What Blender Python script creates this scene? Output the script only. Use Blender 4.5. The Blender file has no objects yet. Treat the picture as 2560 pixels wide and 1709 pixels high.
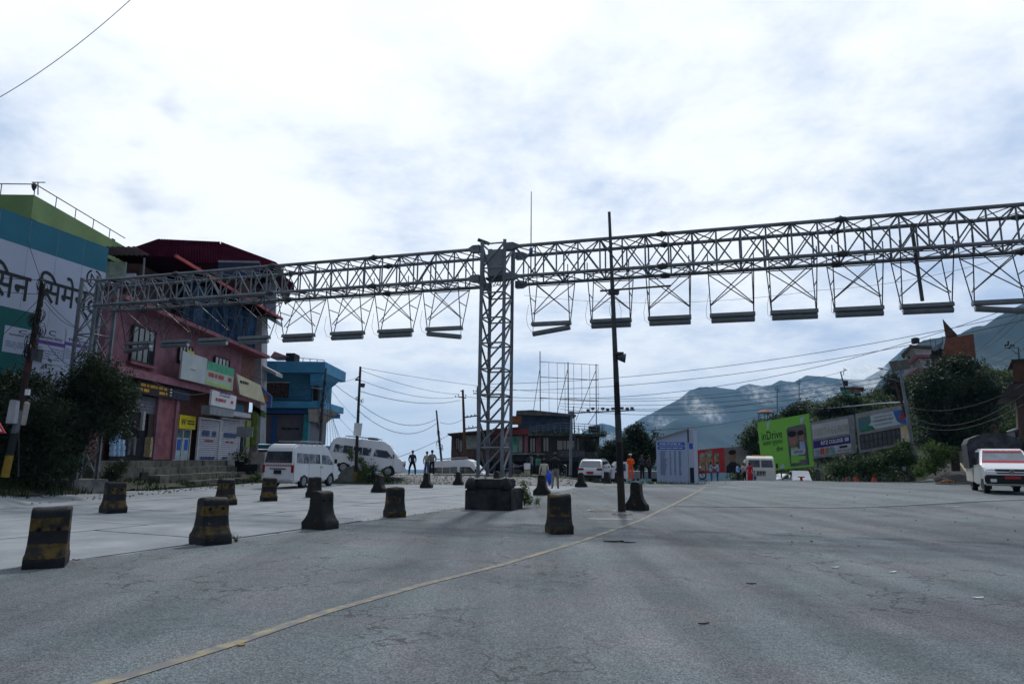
import bpy, bmesh, math, random
import numpy as np
from mathutils import Vector, Matrix, noise as mnoise
random.seed(7); RN = np.random.RandomState(11)
PI = math.pi; R = math.radians
SC = bpy.context.scene; COL = SC.collection

# ------------------------------------------------------------------ camera
CF = 1707.0; CH = 1.6; PITCH = math.atan(291.5 / CF); ROLL = R(0.6)
cam_d = bpy.data.cameras.new('camera'); cam_d.sensor_width = 36; cam_d.lens = CF / 2560 * 36
cam_d.clip_start = 0.1; cam_d.clip_end = 20000
cam = bpy.data.objects.new('camera', cam_d); COL.objects.link(cam)
cam.matrix_world = Matrix.Translation((0, 0, CH)) @ Matrix.Rotation(PI / 2 + PITCH, 4, 'X') @ Matrix.Rotation(ROLL, 4, 'Z')
SC.camera = cam

# ------------------------------------------------------------------ light, sky, exposure
SUN_EL, SUN_AZ = R(50), R(6)
sd = Vector((math.sin(SUN_AZ) * math.cos(SUN_EL), math.cos(SUN_AZ) * math.cos(SUN_EL), math.sin(SUN_EL)))
ld = bpy.data.lights.new('sun', 'SUN'); ld.energy = 2.0; ld.angle = R(3.0); ld.color = (1.0, 0.975, 0.95)
lo = bpy.data.objects.new('sun', ld); COL.objects.link(lo)
lo.rotation_euler = (-sd).to_track_quat('-Z', 'Y').to_euler(); lo.location = (0, 0, 60)
SC.view_settings.view_transform = 'Standard'; SC.view_settings.look = 'None'
SC.view_settings.exposure = 0.06; SC.view_settings.gamma = 1.0; SC.view_settings.use_curve_mapping = False
SC.cycles.use_denoising = True
SC.cycles.max_bounces = 6; SC.cycles.volume_bounces = 2; SC.cycles.transparent_max_bounces = 6
SC.cycles.sample_clamp_indirect = 4

W = bpy.data.worlds.new('World'); SC.world = W; W.use_nodes = True
nt = W.node_tree; nt.nodes.clear()
def wn(t, **k):
    n = nt.nodes.new(t)
    for a, b in k.items(): setattr(n, a, b)
    return n
def wl(a, b): nt.links.new(a, b)
def wmath(op, a, b=None, c=None, clamp=False):
    n = wn('ShaderNodeMath', operation=op); n.use_clamp = clamp
    for i, v in enumerate((a, b, c)):
        if v is None: continue
        if isinstance(v, (int, float)): n.inputs[i].default_value = v
        else: wl(v, n.inputs[i])
    return n.outputs[0]
out = wn('ShaderNodeOutputWorld'); bg = wn('ShaderNodeBackground'); bg.inputs[1].default_value = 0.1
wl(bg.outputs[0], out.inputs[0])
sky = wn('ShaderNodeTexSky', sky_type='NISHITA'); sky.sun_disc = False; sky.sun_elevation = SUN_EL; sky.sun_rotation = SUN_AZ
tc = wn('ShaderNodeTexCoord'); sep = wn('ShaderNodeSeparateXYZ'); wl(tc.outputs['Generated'], sep.inputs[0])
zz = wmath('ADD', wmath('MAXIMUM', sep.outputs[2], 0.0), 0.22)
comb = wn('ShaderNodeCombineXYZ'); wl(wmath('DIVIDE', sep.outputs[0], zz), comb.inputs[0]); wl(wmath('DIVIDE', sep.outputs[1], zz), comb.inputs[1])
def wnoise(scale, det, rough, loc, dist=0.0):
    m = wn('ShaderNodeMapping'); m.inputs['Location'].default_value = loc; wl(comb.outputs[0], m.inputs[0])
    n = wn('ShaderNodeTexNoise'); n.inputs['Scale'].default_value = scale; n.inputs['Detail'].default_value = det
    n.inputs['Roughness'].default_value = rough; n.inputs['Distortion'].default_value = dist; wl(m.outputs[0], n.inputs['Vector'])
    return n.outputs[0]
def ramp01(v, a, b):
    n = wn('ShaderNodeMapRange'); n.interpolation_type = 'SMOOTHSTEP'; n.inputs[1].default_value = a; n.inputs[2].default_value = b; wl(v, n.inputs[0]); return n.outputs[0]
nA = wnoise(1.05, 7, 0.55, (3.1, 1.7, 0.2), 0.35); nB = wnoise(3.4, 9, 0.62, (8.3, 2.2, 1.5), 0.15); nC = wnoise(0.5, 3, 0.5, (1.3, 5.2, 4))
vd = wn('ShaderNodeVectorMath', operation='DOT_PRODUCT'); wl(tc.outputs['Generated'], vd.inputs[0]); vd.inputs[1].default_value = tuple(sd)
glow = ramp01(vd.outputs['Value'], -0.4, 0.93)
sx = wmath('MULTIPLY', ramp01(sep.outputs[0], 0.1, 0.6), 0.15)
gk = wmath('SUBTRACT', wmath('ADD', wmath('MULTIPLY', nA, 0.85), wmath('MULTIPLY', nB, 0.55)), wmath('SUBTRACT', wmath('MULTIPLY', glow, 0.12), sx))
grey = ramp01(gk, 0.47, 0.90)
def wmix(f, a, b):
    n = wn('ShaderNodeMix', data_type='RGBA')
    if isinstance(f, (int, float)): n.inputs[0].default_value = f
    else: wl(f, n.inputs[0])
    for s, v in ((6, a), (7, b)):
        if isinstance(v, tuple): n.inputs[s].default_value = (*v, 1)
        else: wl(v, n.inputs[s])
    return n.outputs[2]
cl = wmix(grey, (10.6, 11.0, 11.4), (3.9, 5.3, 7.8))
cl = wmix(ramp01(vd.outputs['Value'], -0.2, 0.82), wmix(0.88, cl, (1.0, 1.35, 2.1)), cl)
hole = wmath('MULTIPLY', ramp01(wnoise(1.15, 5, 0.5, (6.4, 9.7, 2.2)), 0.66, 0.74), 0.8)
cl = wmix(hole, cl, sky.outputs[0])
# pale haze low over the valley
cl = wmix(wmath('MULTIPLY', wmath('SUBTRACT', 1.0, ramp01(sep.outputs[2], -0.02, 0.24)), 0.72), cl, (8.8, 9.5, 10.3))
wl(cl, bg.inputs[0])

# ------------------------------------------------------------------ picture point -> place in the world
def ray(px, py):
    u = px - 1280.0; v = -(py - 854.5); c, s = math.cos(ROLL), math.sin(ROLL)
    x = u * c - v * s; y = u * s + v * c
    return Vector((x, CF * math.cos(PITCH) - y * math.sin(PITCH), CF * math.sin(PITCH) + y * math.cos(PITCH)))
def atz(px, py, z):
    d = ray(px, py); return d * ((z - CH) / d.z) + Vector((0, 0, CH))
def aty(px, py, y):
    d = ray(px, py); return d * (y / d.y) + Vector((0, 0, CH))
def sm(a, b, v):
    t = min(1.0, max(0.0, (v - a) / (b - a))); return t * t * (3 - 2 * t)
def hgt(x, y):
    z = 0.0
    # raised shoulder and street behind the lot, then the drop to the valley
    wl_ = 1 - sm(2.5, 6.5, x)
    left = 0.45 * sm(42.0, 45.5, y) - 0.11 * max(0.0, y - 50.5)
    right = -0.085 * max(0.0, y - 52.0)
    wr = sm(-1.5, 1.5, x - 0.60 * y)
    up = 0.075 * max(0.0, y - 47.0)
    right = right * (1 - wr) + up * wr
    z = left * wl_ + right * (1 - wl_)
    z += 0.40 * sm(11, 19, x) * sm(19, 26, y) * (1 - 0.6 * sm(30, 46, y))
    # verge on the left
    z += (0.35 * sm(-16.0, -17.6, x) if x < -16 else 0) * sm(8, 14, y)
    far = sm(95, 900, y)
    z = max(z, -7.0) if y < 95 else max(z, -7.0) * (1 - far) - 150 * far
    if y >= 95 and x > 30: pass
    ax = max(abs(x) - 120, 0)
    if ax > 0: z = z * (1 - sm(0, 500, ax)) - 150 * sm(0, 500, ax)
    return z
def gpx(px, py):
    d = ray(px, py); f = lambda t: (d.z * t + CH) - hgt(d.x * t, d.y * t)
    a = b = 3.0 / d.y; st = 0.6 / d.y; lim = 300.0 / d.y
    while b < lim and f(b) > 0: a = b; b += st
    for _ in range(12):
        m_ = (a + b) / 2
        if f(m_) > 0: a = m_
        else: b = m_
    p = d * b + Vector((0, 0, CH)); p.z = hgt(p.x, p.y); return p

# ------------------------------------------------------------------ materials
MATS = {}
def mat(name, col, rough=0.7, var=0.25, scale=3.0, bump=0.0, bscale=40.0, metal=0.0, col2=None, spec=0.22, mixr=(0.4, 0.65), trans=0.0, detail=6, emis=None, coat=0.0, sx=(1, 1, 1)):
    if name in MATS: return MATS[name]
    m = bpy.data.materials.new(name); m.use_nodes = True; n = m.node_tree; p = n.nodes['Principled BSDF']
    tc = n.nodes.new('ShaderNodeTexCoord'); mp = n.nodes.new('ShaderNodeMapping'); n.links.new(tc.outputs['Object'], mp.inputs[0]); mp.inputs['Scale'].default_value = sx
    oi = n.nodes.new('ShaderNodeObjectInfo'); va = n.nodes.new('ShaderNodeVectorMath'); va.operation = 'ADD'
    n.links.new(mp.outputs[0], va.inputs[0]); sc_ = n.nodes.new('ShaderNodeMath'); sc_.operation = 'MULTIPLY'; sc_.inputs[1].default_value = 37.0
    n.links.new(oi.outputs['Random'], sc_.inputs[0]); n.links.new(sc_.outputs[0], va.inputs[1])
    t = n.nodes.new('ShaderNodeTexNoise'); t.inputs['Scale'].default_value = scale; t.inputs['Detail'].default_value = detail; t.inputs['Roughness'].default_value = 0.62
    n.links.new(va.outputs[0], t.inputs['Vector'])
    r = n.nodes.new('ShaderNodeValToRGB'); r.color_ramp.elements[0].position = mixr[0]; r.color_ramp.elements[1].position = mixr[1]
    a = tuple(c * (1 - var) for c in col); b = col2 if col2 else tuple(min(1, c * (1 + var * 0.6)) for c in col)
    r.color_ramp.elements[0].color = (*(a if not col2 else col), 1); r.color_ramp.elements[1].color = (*b, 1)
    n.links.new(t.outputs[0], r.inputs[0]); n.links.new(r.outputs[0], p.inputs['Base Color'])
    p.inputs['Roughness'].default_value = rough; p.inputs['Metallic'].default_value = metal
    p.inputs['Specular IOR Level'].default_value = spec; p.inputs['Coat Weight'].default_value = coat
    if bump:
        t2 = n.nodes.new('ShaderNodeTexNoise'); t2.inputs['Scale'].default_value = bscale; t2.inputs['Detail'].default_value = 4
        n.links.new(va.outputs[0], t2.inputs['Vector']); bp = n.nodes.new('ShaderNodeBump'); bp.inputs['Strength'].default_value = bump; bp.inputs['Distance'].default_value = 0.02
        n.links.new(t2.outputs[0], bp.inputs['Height']); n.links.new(bp.outputs[0], p.inputs['Normal'])
    if trans:
        tr = n.nodes.new('ShaderNodeBsdfTranslucent'); n.links.new(r.outputs[0], tr.inputs[0]); ms = n.nodes.new('ShaderNodeMixShader'); ms.inputs[0].default_value = trans
        o = n.nodes['Material Output']; n.links.new(p.outputs[0], ms.inputs[1]); n.links.new(tr.outputs[0], ms.inputs[2]); n.links.new(ms.outputs[0], o.inputs[0])
    MATS[name] = m; return m
def S(r, g, b):
    f = lambda c: (c / 255 / 12.92) if c / 255 <= 0.04045 else ((c / 255 + 0.055) / 1.055) ** 2.4
    return (f(r), f(g), f(b))
def glass_mat(name, col=(0.02, 0.025, 0.03), rough=0.08):
    return mat(name, col, rough, 0.3, 1.5, spec=0.8)

# ------------------------------------------------------------------ mesh building
def wloc(o):
    v = Vector((0, 0, 0))
    while o is not None: v += o.location; o = o.parent
    return v
class MB:
    def __init__(s): s.v = []; s.f = []; s.mi = []; s.cur = 0
    def face(s, pts):
        b = len(s.v); s.v += [tuple(p) for p in pts]; s.f.append(tuple(range(b, b + len(pts)))); s.mi.append(s.cur); return s
    def raw(s, vs, fs):
        b = len(s.v); s.v += [tuple(p) for p in vs]
        for f in fs: s.f.append(tuple(i + b for i in f)); s.mi.append(s.cur)
        return s
    def box(s, c, d, rz=0.0, M=None):
        x, y, z = d[0] / 2, d[1] / 2, d[2] / 2
        vs = [Vector((i * x, j * y, k * z)) for k in (-1, 1) for (i, j) in ((-1, -1), (1, -1), (1, 1), (-1, 1))]
        if M is None: M = Matrix.Translation(c) @ Matrix.Rotation(rz, 4, 'Z')
        else: M = Matrix.Translation(c) @ M
        return s.raw([M @ v for v in vs], [(3, 2, 1, 0), (4, 5, 6, 7), (0, 1, 5, 4), (1, 2, 6, 5), (2, 3, 7, 6), (3, 0, 4, 7)])
    def bar(s, a, b, r, n=6, r2=None, flat=None):
        a = Vector(a); b = Vector(b); d = (b - a)
        if d.length < 1e-6: return s
        q = d.normalized().to_track_quat('Z', 'Y'); r2 = r if r2 is None else r2
        ph = PI / 4 if n == 4 else 0
        vs = []
        for p, rr in ((a, r), (b, r2)):
            for i in range(n):
                t = 2 * PI * i / n + ph
                vs.append(p + q @ Vector((math.cos(t) * rr, math.sin(t) * rr * (flat or 1), 0)))
        fs = [(i, (i + 1) % n, n + (i + 1) % n, n + i) for i in range(n)] + [tuple(range(n - 1, -1, -1)), tuple(range(n, 2 * n))]
        return s.raw(vs, fs)
    def path(s, pts, r, n=5):
        for a, b in zip(pts, pts[1:]): s.bar(a, b, r, n)
        return s
    def prism(s, poly, vec):
        n = len(poly); vec = Vector(vec); poly = [Vector(p) for p in poly]
        vs = poly + [p + vec for p in poly]
        return s.raw(vs, [tuple(range(n - 1, -1, -1)), tuple(range(n, 2 * n))] + [(i, (i + 1) % n, n + (i + 1) % n, n + i) for i in range(n)])
    def lathe(s, prof, c=(0, 0, 0), n=12, axis='Z'):
        vs = []; c = Vector(c)
        for (r, z) in prof:
            for i in range(n):
                t = 2 * PI * i / n; p = Vector((r * math.cos(t), r * math.sin(t), z))
                if axis == 'Y': p = Vector((p.x, p.z, p.y))
                if axis == 'X': p = Vector((p.z, p.x, p.y))
                vs.append(p + c)
        fs = [(k * n + i, k * n + (i + 1) % n, (k + 1) * n + (i + 1) % n, (k + 1) * n + i) for k in range(len(prof) - 1) for i in range(n)]
        fs += [tuple(range(n - 1, -1, -1)), tuple(range((len(prof) - 1) * n, len(prof) * n))]
        return s.raw(vs, fs)
    def build(s, name, m, parent=None, kind=None, label=None, smooth=False, bevel=0.0, loc=None, group=None, cat=None):
        me = bpy.data.meshes.new(name); off = Vector((0, 0, 0)) if parent is None else (Vector((0, 0, 0)) if parent.get('_local') else wloc(parent))
        if loc is not None: off = Vector(loc)
        me.from_pydata([(v[0] - off[0], v[1] - off[1], v[2] - off[2]) for v in s.v], [], s.f)
        ms = m if isinstance(m, (list, tuple)) else [m]
        for q in ms: me.materials.append(q)
        if len(ms) > 1: me.polygons.foreach_set('material_index', s.mi)
        bm = bmesh.new(); bm.from_mesh(me)
        if smooth or bevel: bmesh.ops.remove_doubles(bm, verts=bm.verts, dist=1e-4)
        bmesh.ops.recalc_face_normals(bm, faces=bm.faces)
        if bevel:
            es = [e for e in bm.edges if len(e.link_faces) == 2 and e.calc_face_angle(0) > 0.5]
            bmesh.ops.bevel(bm, geom=es, offset=bevel, segments=2, affect='EDGES', clamp_overlap=True)
        bm.to_mesh(me); bm.free()
        if smooth: 
            for p in me.polygons: p.use_smooth = True
        o = bpy.data.objects.new(name, me); COL.objects.link(o)
        if parent is not None:
            o.parent = parent
            if parent.get('_local'): o['_local'] = 1
        elif loc is not None: o.location = loc
        if kind: o['kind'] = kind
        if label: o['label'] = label
        if cat: o['category'] = cat
        if group: o['group'] = group
        return o
def thing(name, label, cat, loc=(0, 0, 0), rz=0.0, group=None, local=False):
    o = bpy.data.objects.new(name, None); COL.objects.link(o); o.location = loc; o.rotation_euler = (0, 0, rz)
    o['label'] = label; o['category'] = cat; o.empty_display_size = 0.3
    if group: o['group'] = group
    if local: o['_local'] = 1
    return o
def box(name, m, parent, c, d, rz=0.0, **k): return MB().box(c, d, rz).build(name, m, parent, **k)
def copy_tree(o, parent=None):
    c = o.copy(); COL.objects.link(c)
    if parent is not None: c.parent = parent
    for ch in list(o.children): copy_tree(ch, c)
    return c
def np_mesh(name, V, F, m, parent=None, kind=None, smooth=False, loc=(0, 0, 0)):
    me = bpy.data.meshes.new(name); k = F.shape[1]
    me.vertices.add(len(V)); me.vertices.foreach_set('co', V.astype(np.float32).ravel())
    me.loops.add(F.size); me.loops.foreach_set('vertex_index', F.astype(np.int32).ravel())
    me.polygons.add(len(F)); me.polygons.foreach_set('loop_start', np.arange(0, F.size, k, dtype=np.int32))
    me.update(calc_edges=True); me.materials.append(m)
    if smooth: me.polygons.foreach_set('use_smooth', np.ones(len(F), dtype=bool))
    o = bpy.data.objects.new(name, me); COL.objects.link(o); o.location = loc
    if parent is not None: o.parent = parent
    if kind: o['kind'] = kind
    return o

def dev(s):
    out_ = []
    for ch in s:
        if ch == '\u093f' and out_: out_.insert(len(out_) - 1, ch)
        else: out_.append(ch)
    return ''.join(out_)
_tx = {}
BOLD = {'सिन': 0.012, 'सिमेन्ट': 0.012}
TMP = bpy.data.scenes.new('workbench')
def evaluated(o):
    TMP.collection.objects.link(o); vl = TMP.view_layers[0]; vl.update(); dg = vl.depsgraph; m = bpy.data.meshes.new_from_object(o.evaluated_get(dg)); bpy.data.objects.remove(o); return m
def text_geo(body, bold=0.0):
    if body in _tx: return _tx[body]
    c = bpy.data.curves.new('lettering', 'FONT'); c.body = dev(body); c.resolution_u = 2; c.extrude = 0.0; c.offset = BOLD.get(body, 0.006)
    o = bpy.data.objects.new('lettering', c)
    m = evaluated(o); vs = np.array([v.co[:] for v in m.vertices]); fs = [tuple(p.vertices) for p in m.polygons]
    bpy.data.meshes.remove(m)
    _tx[body] = (vs, fs); return vs, fs
class Plane:
    """vertical plane through two ground points; s runs along it, z up, n faces the camera"""
    def __init__(p, a, b):
        p.o = Vector((a[0], a[1], 0)); d = Vector((b[0] - a[0], b[1] - a[1], 0)); p.L = d.length; p.u = d.normalized()
        n = Vector((p.u.y, -p.u.x, 0)); p.n = n if n.dot(-p.o) > 0 else -n
    def sz(p, px, py):
        d = ray(px, py); c = Vector((0, 0, CH)); t = (p.o - c).dot(p.n) / d.dot(p.n); q = c + d * t
        return ((q - p.o).dot(p.u), q.z)
    def P(p, s, z, off=0.0): return p.o + p.u * s + p.n * off + Vector((0, 0, z))
    def poly(p, pts, off=0.0, th=0.1, mb=None):
        mb = mb or MB(); return mb.prism([p.P(s, z, off) for s, z in pts], -p.n * th)
    def rect(p, s0, z0, s1, z1, off=0.0, th=0.1, mb=None):
        return p.poly([(s0, z0), (s1, z0), (s1, z1), (s0, z1)], off, th, mb)
    def prect(p, x0, y0, x1, y1, off=0.0, th=0.1, mb=None):
        a = p.sz(x0, y0); b = p.sz(x1, y1); c = p.sz((x0 + x1) / 2, y0)[1]; d = p.sz((x0 + x1) / 2, y1)[1]
        return p.rect(min(a[0], b[0]), min(c, d), max(a[0], b[0]), max(c, d), off, th, mb)
    def ppoly(p, pts, off=0.0, th=0.1, mb=None): return p.poly([p.sz(*q) for q in pts], off, th, mb)
    def frame(p, s0, z0, s1, z1, w, off, th, mb=None):
        mb = mb or MB()
        p.rect(s0, z1 - w, s1, z1, off, th, mb); p.rect(s0, z0, s1, z0 + w, off, th, mb)
        p.rect(s0, z0 + w, s0 + w, z1 - w, off, th, mb); p.rect(s1 - w, z0 + w, s1, z1 - w, off, th, mb); return mb
    def text(p, body, s0, z0, s1, z1, off, m, parent, name='lettering', flip=None, slope=0.0, shear=0.0):
        vs, fs = text_geo(body)
        if len(vs) == 0: return
        mn = vs.min(0); mx = vs.max(0); w = mx[0] - mn[0]; h_ = mx[1] - mn[1]
        right = ray(1281, 900) - ray(1280, 900)
        rev = p.u.dot(right) < 0
        mb = MB(); P_ = []
        for v in vs:
            a = (v[0] - mn[0]) / w; b = (v[1] - mn[1]) / h_
            s_ = s0 + (s1 - s0) * ((1 - a) if rev else a); P_.append(p.P(s_, z0 + (z1 - z0) * b + slope * (s_ - s0), off))
        mb.raw(P_, fs); return mb.build(name, m, parent)
    def lines(p, s0, z0, s1, z1, n, off, m, parent, fill=0.5, jit=0.25, name='print_lines'):
        mb = MB(); h_ = (z1 - z0) / n
        for i in range(n):
            a = s0; zc = z1 - (i + 0.5) * h_
            while a < s1 - 0.02:
                w = random.uniform(0.08, 0.3) * (s1 - s0); e = min(s1, a + w)
                if random.random() > 0.1: p.rect(a, zc - h_ * fill / 2, e, zc + h_ * fill / 2, off, 0.002, mb)
                a = e + 0.04 * (s1 - s0)
            if random.random() < jit: pass
        return mb.build(name, m, parent, kind='stuff')

LEAF_Q = None
def leaves(name, blobs, n, size, m, parent=None, kind=None, shell=0.45, loc=(0, 0, 0), zsq=1.0):
    """leaf-sized faces spread through ellipsoids (cx,cy,cz,rx,ry,rz,weight)"""
    B = np.array([list(b[:6]) for b in blobs], float); w = B[:, 3] * B[:, 5]; w = w / w.sum()
    idx = RN.choice(len(B), n, p=w); d = RN.normal(size=(n, 3)); d /= np.linalg.norm(d, axis=1)[:, None]
    r = RN.uniform(0, 1, n) ** shell; r *= 1 + 0.18 * RN.normal(size=n) * (r > 0.8)
    ph_ = RN.uniform(0, 6, (len(B), 3)); lump = np.sin(4.3 * d[:, 0] + ph_[idx, 0]) * np.sin(4.1 * d[:, 1] + ph_[idx, 1]) + np.sin(4.7 * d[:, 2] + ph_[idx, 2]) * 0.7
    r *= 0.92 + 0.26 * lump
    C = B[idx, :3] + d * B[idx, 3:6] * r[:, None]
    # gather into small sprigs
    k = max(1, n // 6); anchor = C[RN.randint(0, k, n)] ; C = anchor + RN.normal(size=(n, 3)) * size * 1.6
    a = RN.normal(size=(n, 3)); a /= np.linalg.norm(a, axis=1)[:, None]
    b = np.cross(a, RN.normal(size=(n, 3))); b /= np.linalg.norm(b, axis=1)[:, None]
    s = size * RN.uniform(0.6, 1.3, n)[:, None]
    V = np.empty((n, 4, 3)); V[:, 0] = C - a * s; V[:, 1] = C - b * s * 0.45 + a * s * 0.1; V[:, 2] = C + a * s; V[:, 3] = C + b * s * 0.45 + a * s * 0.1
    V = V.reshape(-1, 3) - np.array(loc)
    F = np.arange(n * 4).reshape(-1, 4)
    return np_mesh(name, V, F, m, parent, kind)
def tree(name, label, base, blobs, n, size, lm, tm, group=None, trunks=1, r=0.15, cat='tree'):
    t = thing(name, label, cat, base, group=group); base = Vector(base)
    mb = MB()
    for k in range(trunks):
        b0 = base + Vector((random.uniform(-.3, .3) * (trunks > 1), random.uniform(-.2, .2) * (trunks > 1), -0.2))
        cx = sum(b[0] for b in blobs) / len(blobs); cy = sum(b[1] for b in blobs) / len(blobs); cz = sum(b[2] for b in blobs) / len(blobs)
        mid = b0.lerp(Vector((cx, cy, cz)), 0.55) + Vector((random.uniform(-.3, .3), 0, 0)); mb.bar(b0, mid, r, 7, r * 0.7)
        for b in blobs:
            e = Vector(b[:3]); q = mid.lerp(e, 0.5) + Vector((0, 0, 0.15)); mb.bar(mid, q, r * 0.45, 5, r * 0.28); mb.bar(q, e + Vector((0, 0, b[5] * 0.3)), r * 0.28, 5, r * 0.1)
    mb.build('trunk', tm, t)
    c = leaves('crown', blobs, n, size, lm, t, loc=tuple(base)); return t
def cable(p0, p1, sag, label, r=0.012, group='overhead cables', name='power_cable', n=14):
    p0 = Vector(p0); p1 = Vector(p1); pts = []
    for i in range(n + 1):
        t = i / n; q = p0.lerp(p1, t); q.z -= sag * 4 * t * (1 - t); pts.append(q)
    mb = MB(); k = 3; vs = []
    for i, q in enumerate(pts):
        d = (pts[min(i + 1, n)] - pts[max(i - 1, 0)]).normalized(); qt = d.to_track_quat('Z', 'Y')
        for j in range(k): t = 2 * PI * j / k; vs.append(q + qt @ Vector((math.cos(t) * r, math.sin(t) * r, 0)))
    mb.raw(vs, [(i * k + j, i * k + (j + 1) % k, (i + 1) * k + (j + 1) % k, (i + 1) * k + j) for i in range(n) for j in range(k)])
    o = mb.build(name, mat('cable black', (0.02, 0.02, 0.022), 0.6, 0.1), None, label=label, cat='cable', group=group, loc=p0, smooth=True); return o
# ================================================================== GROUND
def asphalt(name, base, light, blue):
    m = bpy.data.materials.new(name); m.use_nodes = True; n = m.node_tree; L = n.links.new; p = n.nodes['Principled BSDF']
    tc = n.nodes.new('ShaderNodeTexCoord')
    def noise(sc, det, ro=0.6, sx=None, di=0):
        t = n.nodes.new('ShaderNodeTexNoise'); t.inputs['Scale'].default_value = sc; t.inputs['Detail'].default_value = det; t.inputs['Roughness'].default_value = ro; t.inputs['Distortion'].default_value = di
        if sx:
            mp = n.nodes.new('ShaderNodeMapping'); mp.inputs['Rotation'].default_value = (0, 0, sx[3]); mp.inputs['Scale'].default_value = sx[:3]; L(tc.outputs['Object'], mp.inputs[0]); L(mp.outputs[0], t.inputs['Vector'])
        else: L(tc.outputs['Object'], t.inputs['Vector'])
        return t.outputs[0]
    def rp(v, a, b, ca, cb):
        r = n.nodes.new('ShaderNodeValToRGB'); r.color_ramp.elements[0].position = a; r.color_ramp.elements[1].position = b
        r.color_ramp.elements[0].color = (*ca, 1); r.color_ramp.elements[1].color = (*cb, 1); L(v, r.inputs[0]); return r.outputs[0]
    def mix(f, a, b, mode='MIX'):
        x = n.nodes.new('ShaderNodeMix'); x.data_type = 'RGBA'; x.blend_type = mode
        if isinstance(f, float): x.inputs[0].default_value = f
        else: L(f, x.inputs[0])
        L(a, x.inputs[6]); L(b, x.inputs[7]); return x.outputs[2]
    big = rp(noise(0.22, 5, 0.6), 0.36, 0.66, base, light)
    tint = rp(noise(0.5, 4, 0.55, di=0.6), 0.4, 0.62, (1, 1, 1), blue)
    c = mix(1.0, big, tint, 'MULTIPLY')
    # worn wheel tracks running with the traffic
    trk = rp(noise(1.0, 3, 0.55, (1.1, 0.06, 1, -0.42)), 0.38, 0.62, (0.80, 0.80, 0.81), (1.12, 1.12, 1.12)); c = mix(1.0, c, trk, 'MULTIPLY')
    # stone chips
    v = n.nodes.new('ShaderNodeTexVoronoi'); v.inputs['Scale'].default_value = 75; L(tc.outputs['Object'], v.inputs['Vector'])
    chip = rp(v.outputs['Color'], 0.2, 1.0, (0.55, 0.55, 0.56), (1.6, 1.6, 1.57)); c = mix(1.0, c, chip, 'MULTIPLY')
    v2 = n.nodes.new('ShaderNodeTexVoronoi'); v2.inputs['Scale'].default_value = 22; L(tc.outputs['Object'], v2.inputs['Vector'])
    spk = rp(v2.outputs['Distance'], 0.07, 0.15, (2.0, 2.0, 1.95), (1, 1, 1)); c = mix(1.0, c, spk, 'MULTIPLY')
    # dark oily stains and fine cracks
    st = rp(noise(0.9, 6, 0.7, di=0.8), 0.54, 0.72, (1, 1, 1), (0.66, 0.66, 0.68)); c = mix(1.0, c, st, 'MULTIPLY')
    v3 = n.nodes.new('ShaderNodeTexVoronoi'); v3.feature = 'DISTANCE_TO_EDGE'; v3.inputs['Scale'].default_value = 0.9
    mp = n.nodes.new('ShaderNodeVectorMath'); mp.operation = 'ADD'; L(tc.outputs['Object'], mp.inputs[0]); 
    nd = n.nodes.new('ShaderNodeTexNoise'); nd.inputs['Scale'].default_value = 2.2; nd.inputs['Detail'].default_value = 5; L(tc.outputs['Object'], nd.inputs['Vector']); L(nd.outputs['Color'], mp.inputs[1]); L(mp.outputs[0], v3.inputs['Vector'])
    cr = rp(v3.outputs['Distance'], 0.006, 0.024, (1, 1, 1), (0, 0, 0)); cm = rp(noise(0.28, 3, 0.5, di=0.4), 0.47, 0.56, (0, 0, 0), (0.6, 0.6, 0.6))
    f = n.nodes.new('ShaderNodeMath'); f.operation = 'MULTIPLY'; L(cr, f.inputs[0]); L(cm, f.inputs[1])
    dk = n.nodes.new('ShaderNodeRGB'); dk.outputs[0].default_value = (0.012, 0.012, 0.013, 1); c = mix(f.outputs[0], c, dk.outputs[0])
    L(c, p.inputs['Base Color']); p.inputs['Roughness'].default_value = 0.8; p.inputs['Specular IOR Level'].default_value = 0.16
    bp = n.nodes.new('ShaderNodeBump'); bp.inputs['Strength'].default_value = 0.55; bp.inputs['Distance'].default_value = 0.012; L(v.outputs['Distance'], bp.inputs['Height']); L(bp.outputs[0], p.inputs['Normal'])
    return m
M_ASPH = asphalt('asphalt old', (0.098, 0.105, 0.118), (0.165, 0.172, 0.185), (0.86, 1.0, 0.98))
M_ASPH2 = asphalt('asphalt newer', (0.125, 0.145, 0.152), (0.165, 0.182, 0.19), (0.93, 0.98, 1.0))
M_CONC = mat('lot concrete', (0.16, 0.178, 0.196), 0.8, 0.22, 0.9, 0.3, 30, col2=(0.26, 0.28, 0.296), spec=0.2, mixr=(0.35, 0.68), detail=9)
M_JOINT = mat('joint dirt', (0.035, 0.035, 0.035), 0.9, 0.3, 6)
M_SOIL = mat('terrain green', (0.035, 0.05, 0.02), 0.95, 0.3, 0.05, col2=(0.055, 0.06, 0.035), detail=8)
M_GRAVEL = mat('gravel', (0.10, 0.10, 0.10), 0.9, 0.3, 5, 0.8, 22, col2=(0.26, 0.26, 0.26))
M_YEL = mat('worn yellow paint', (0.26, 0.23, 0.145), 0.8, 0.1, 6, 0.2, 60, col2=(0.14, 0.14, 0.143), mixr=(0.38, 0.55), detail=10)

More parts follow.
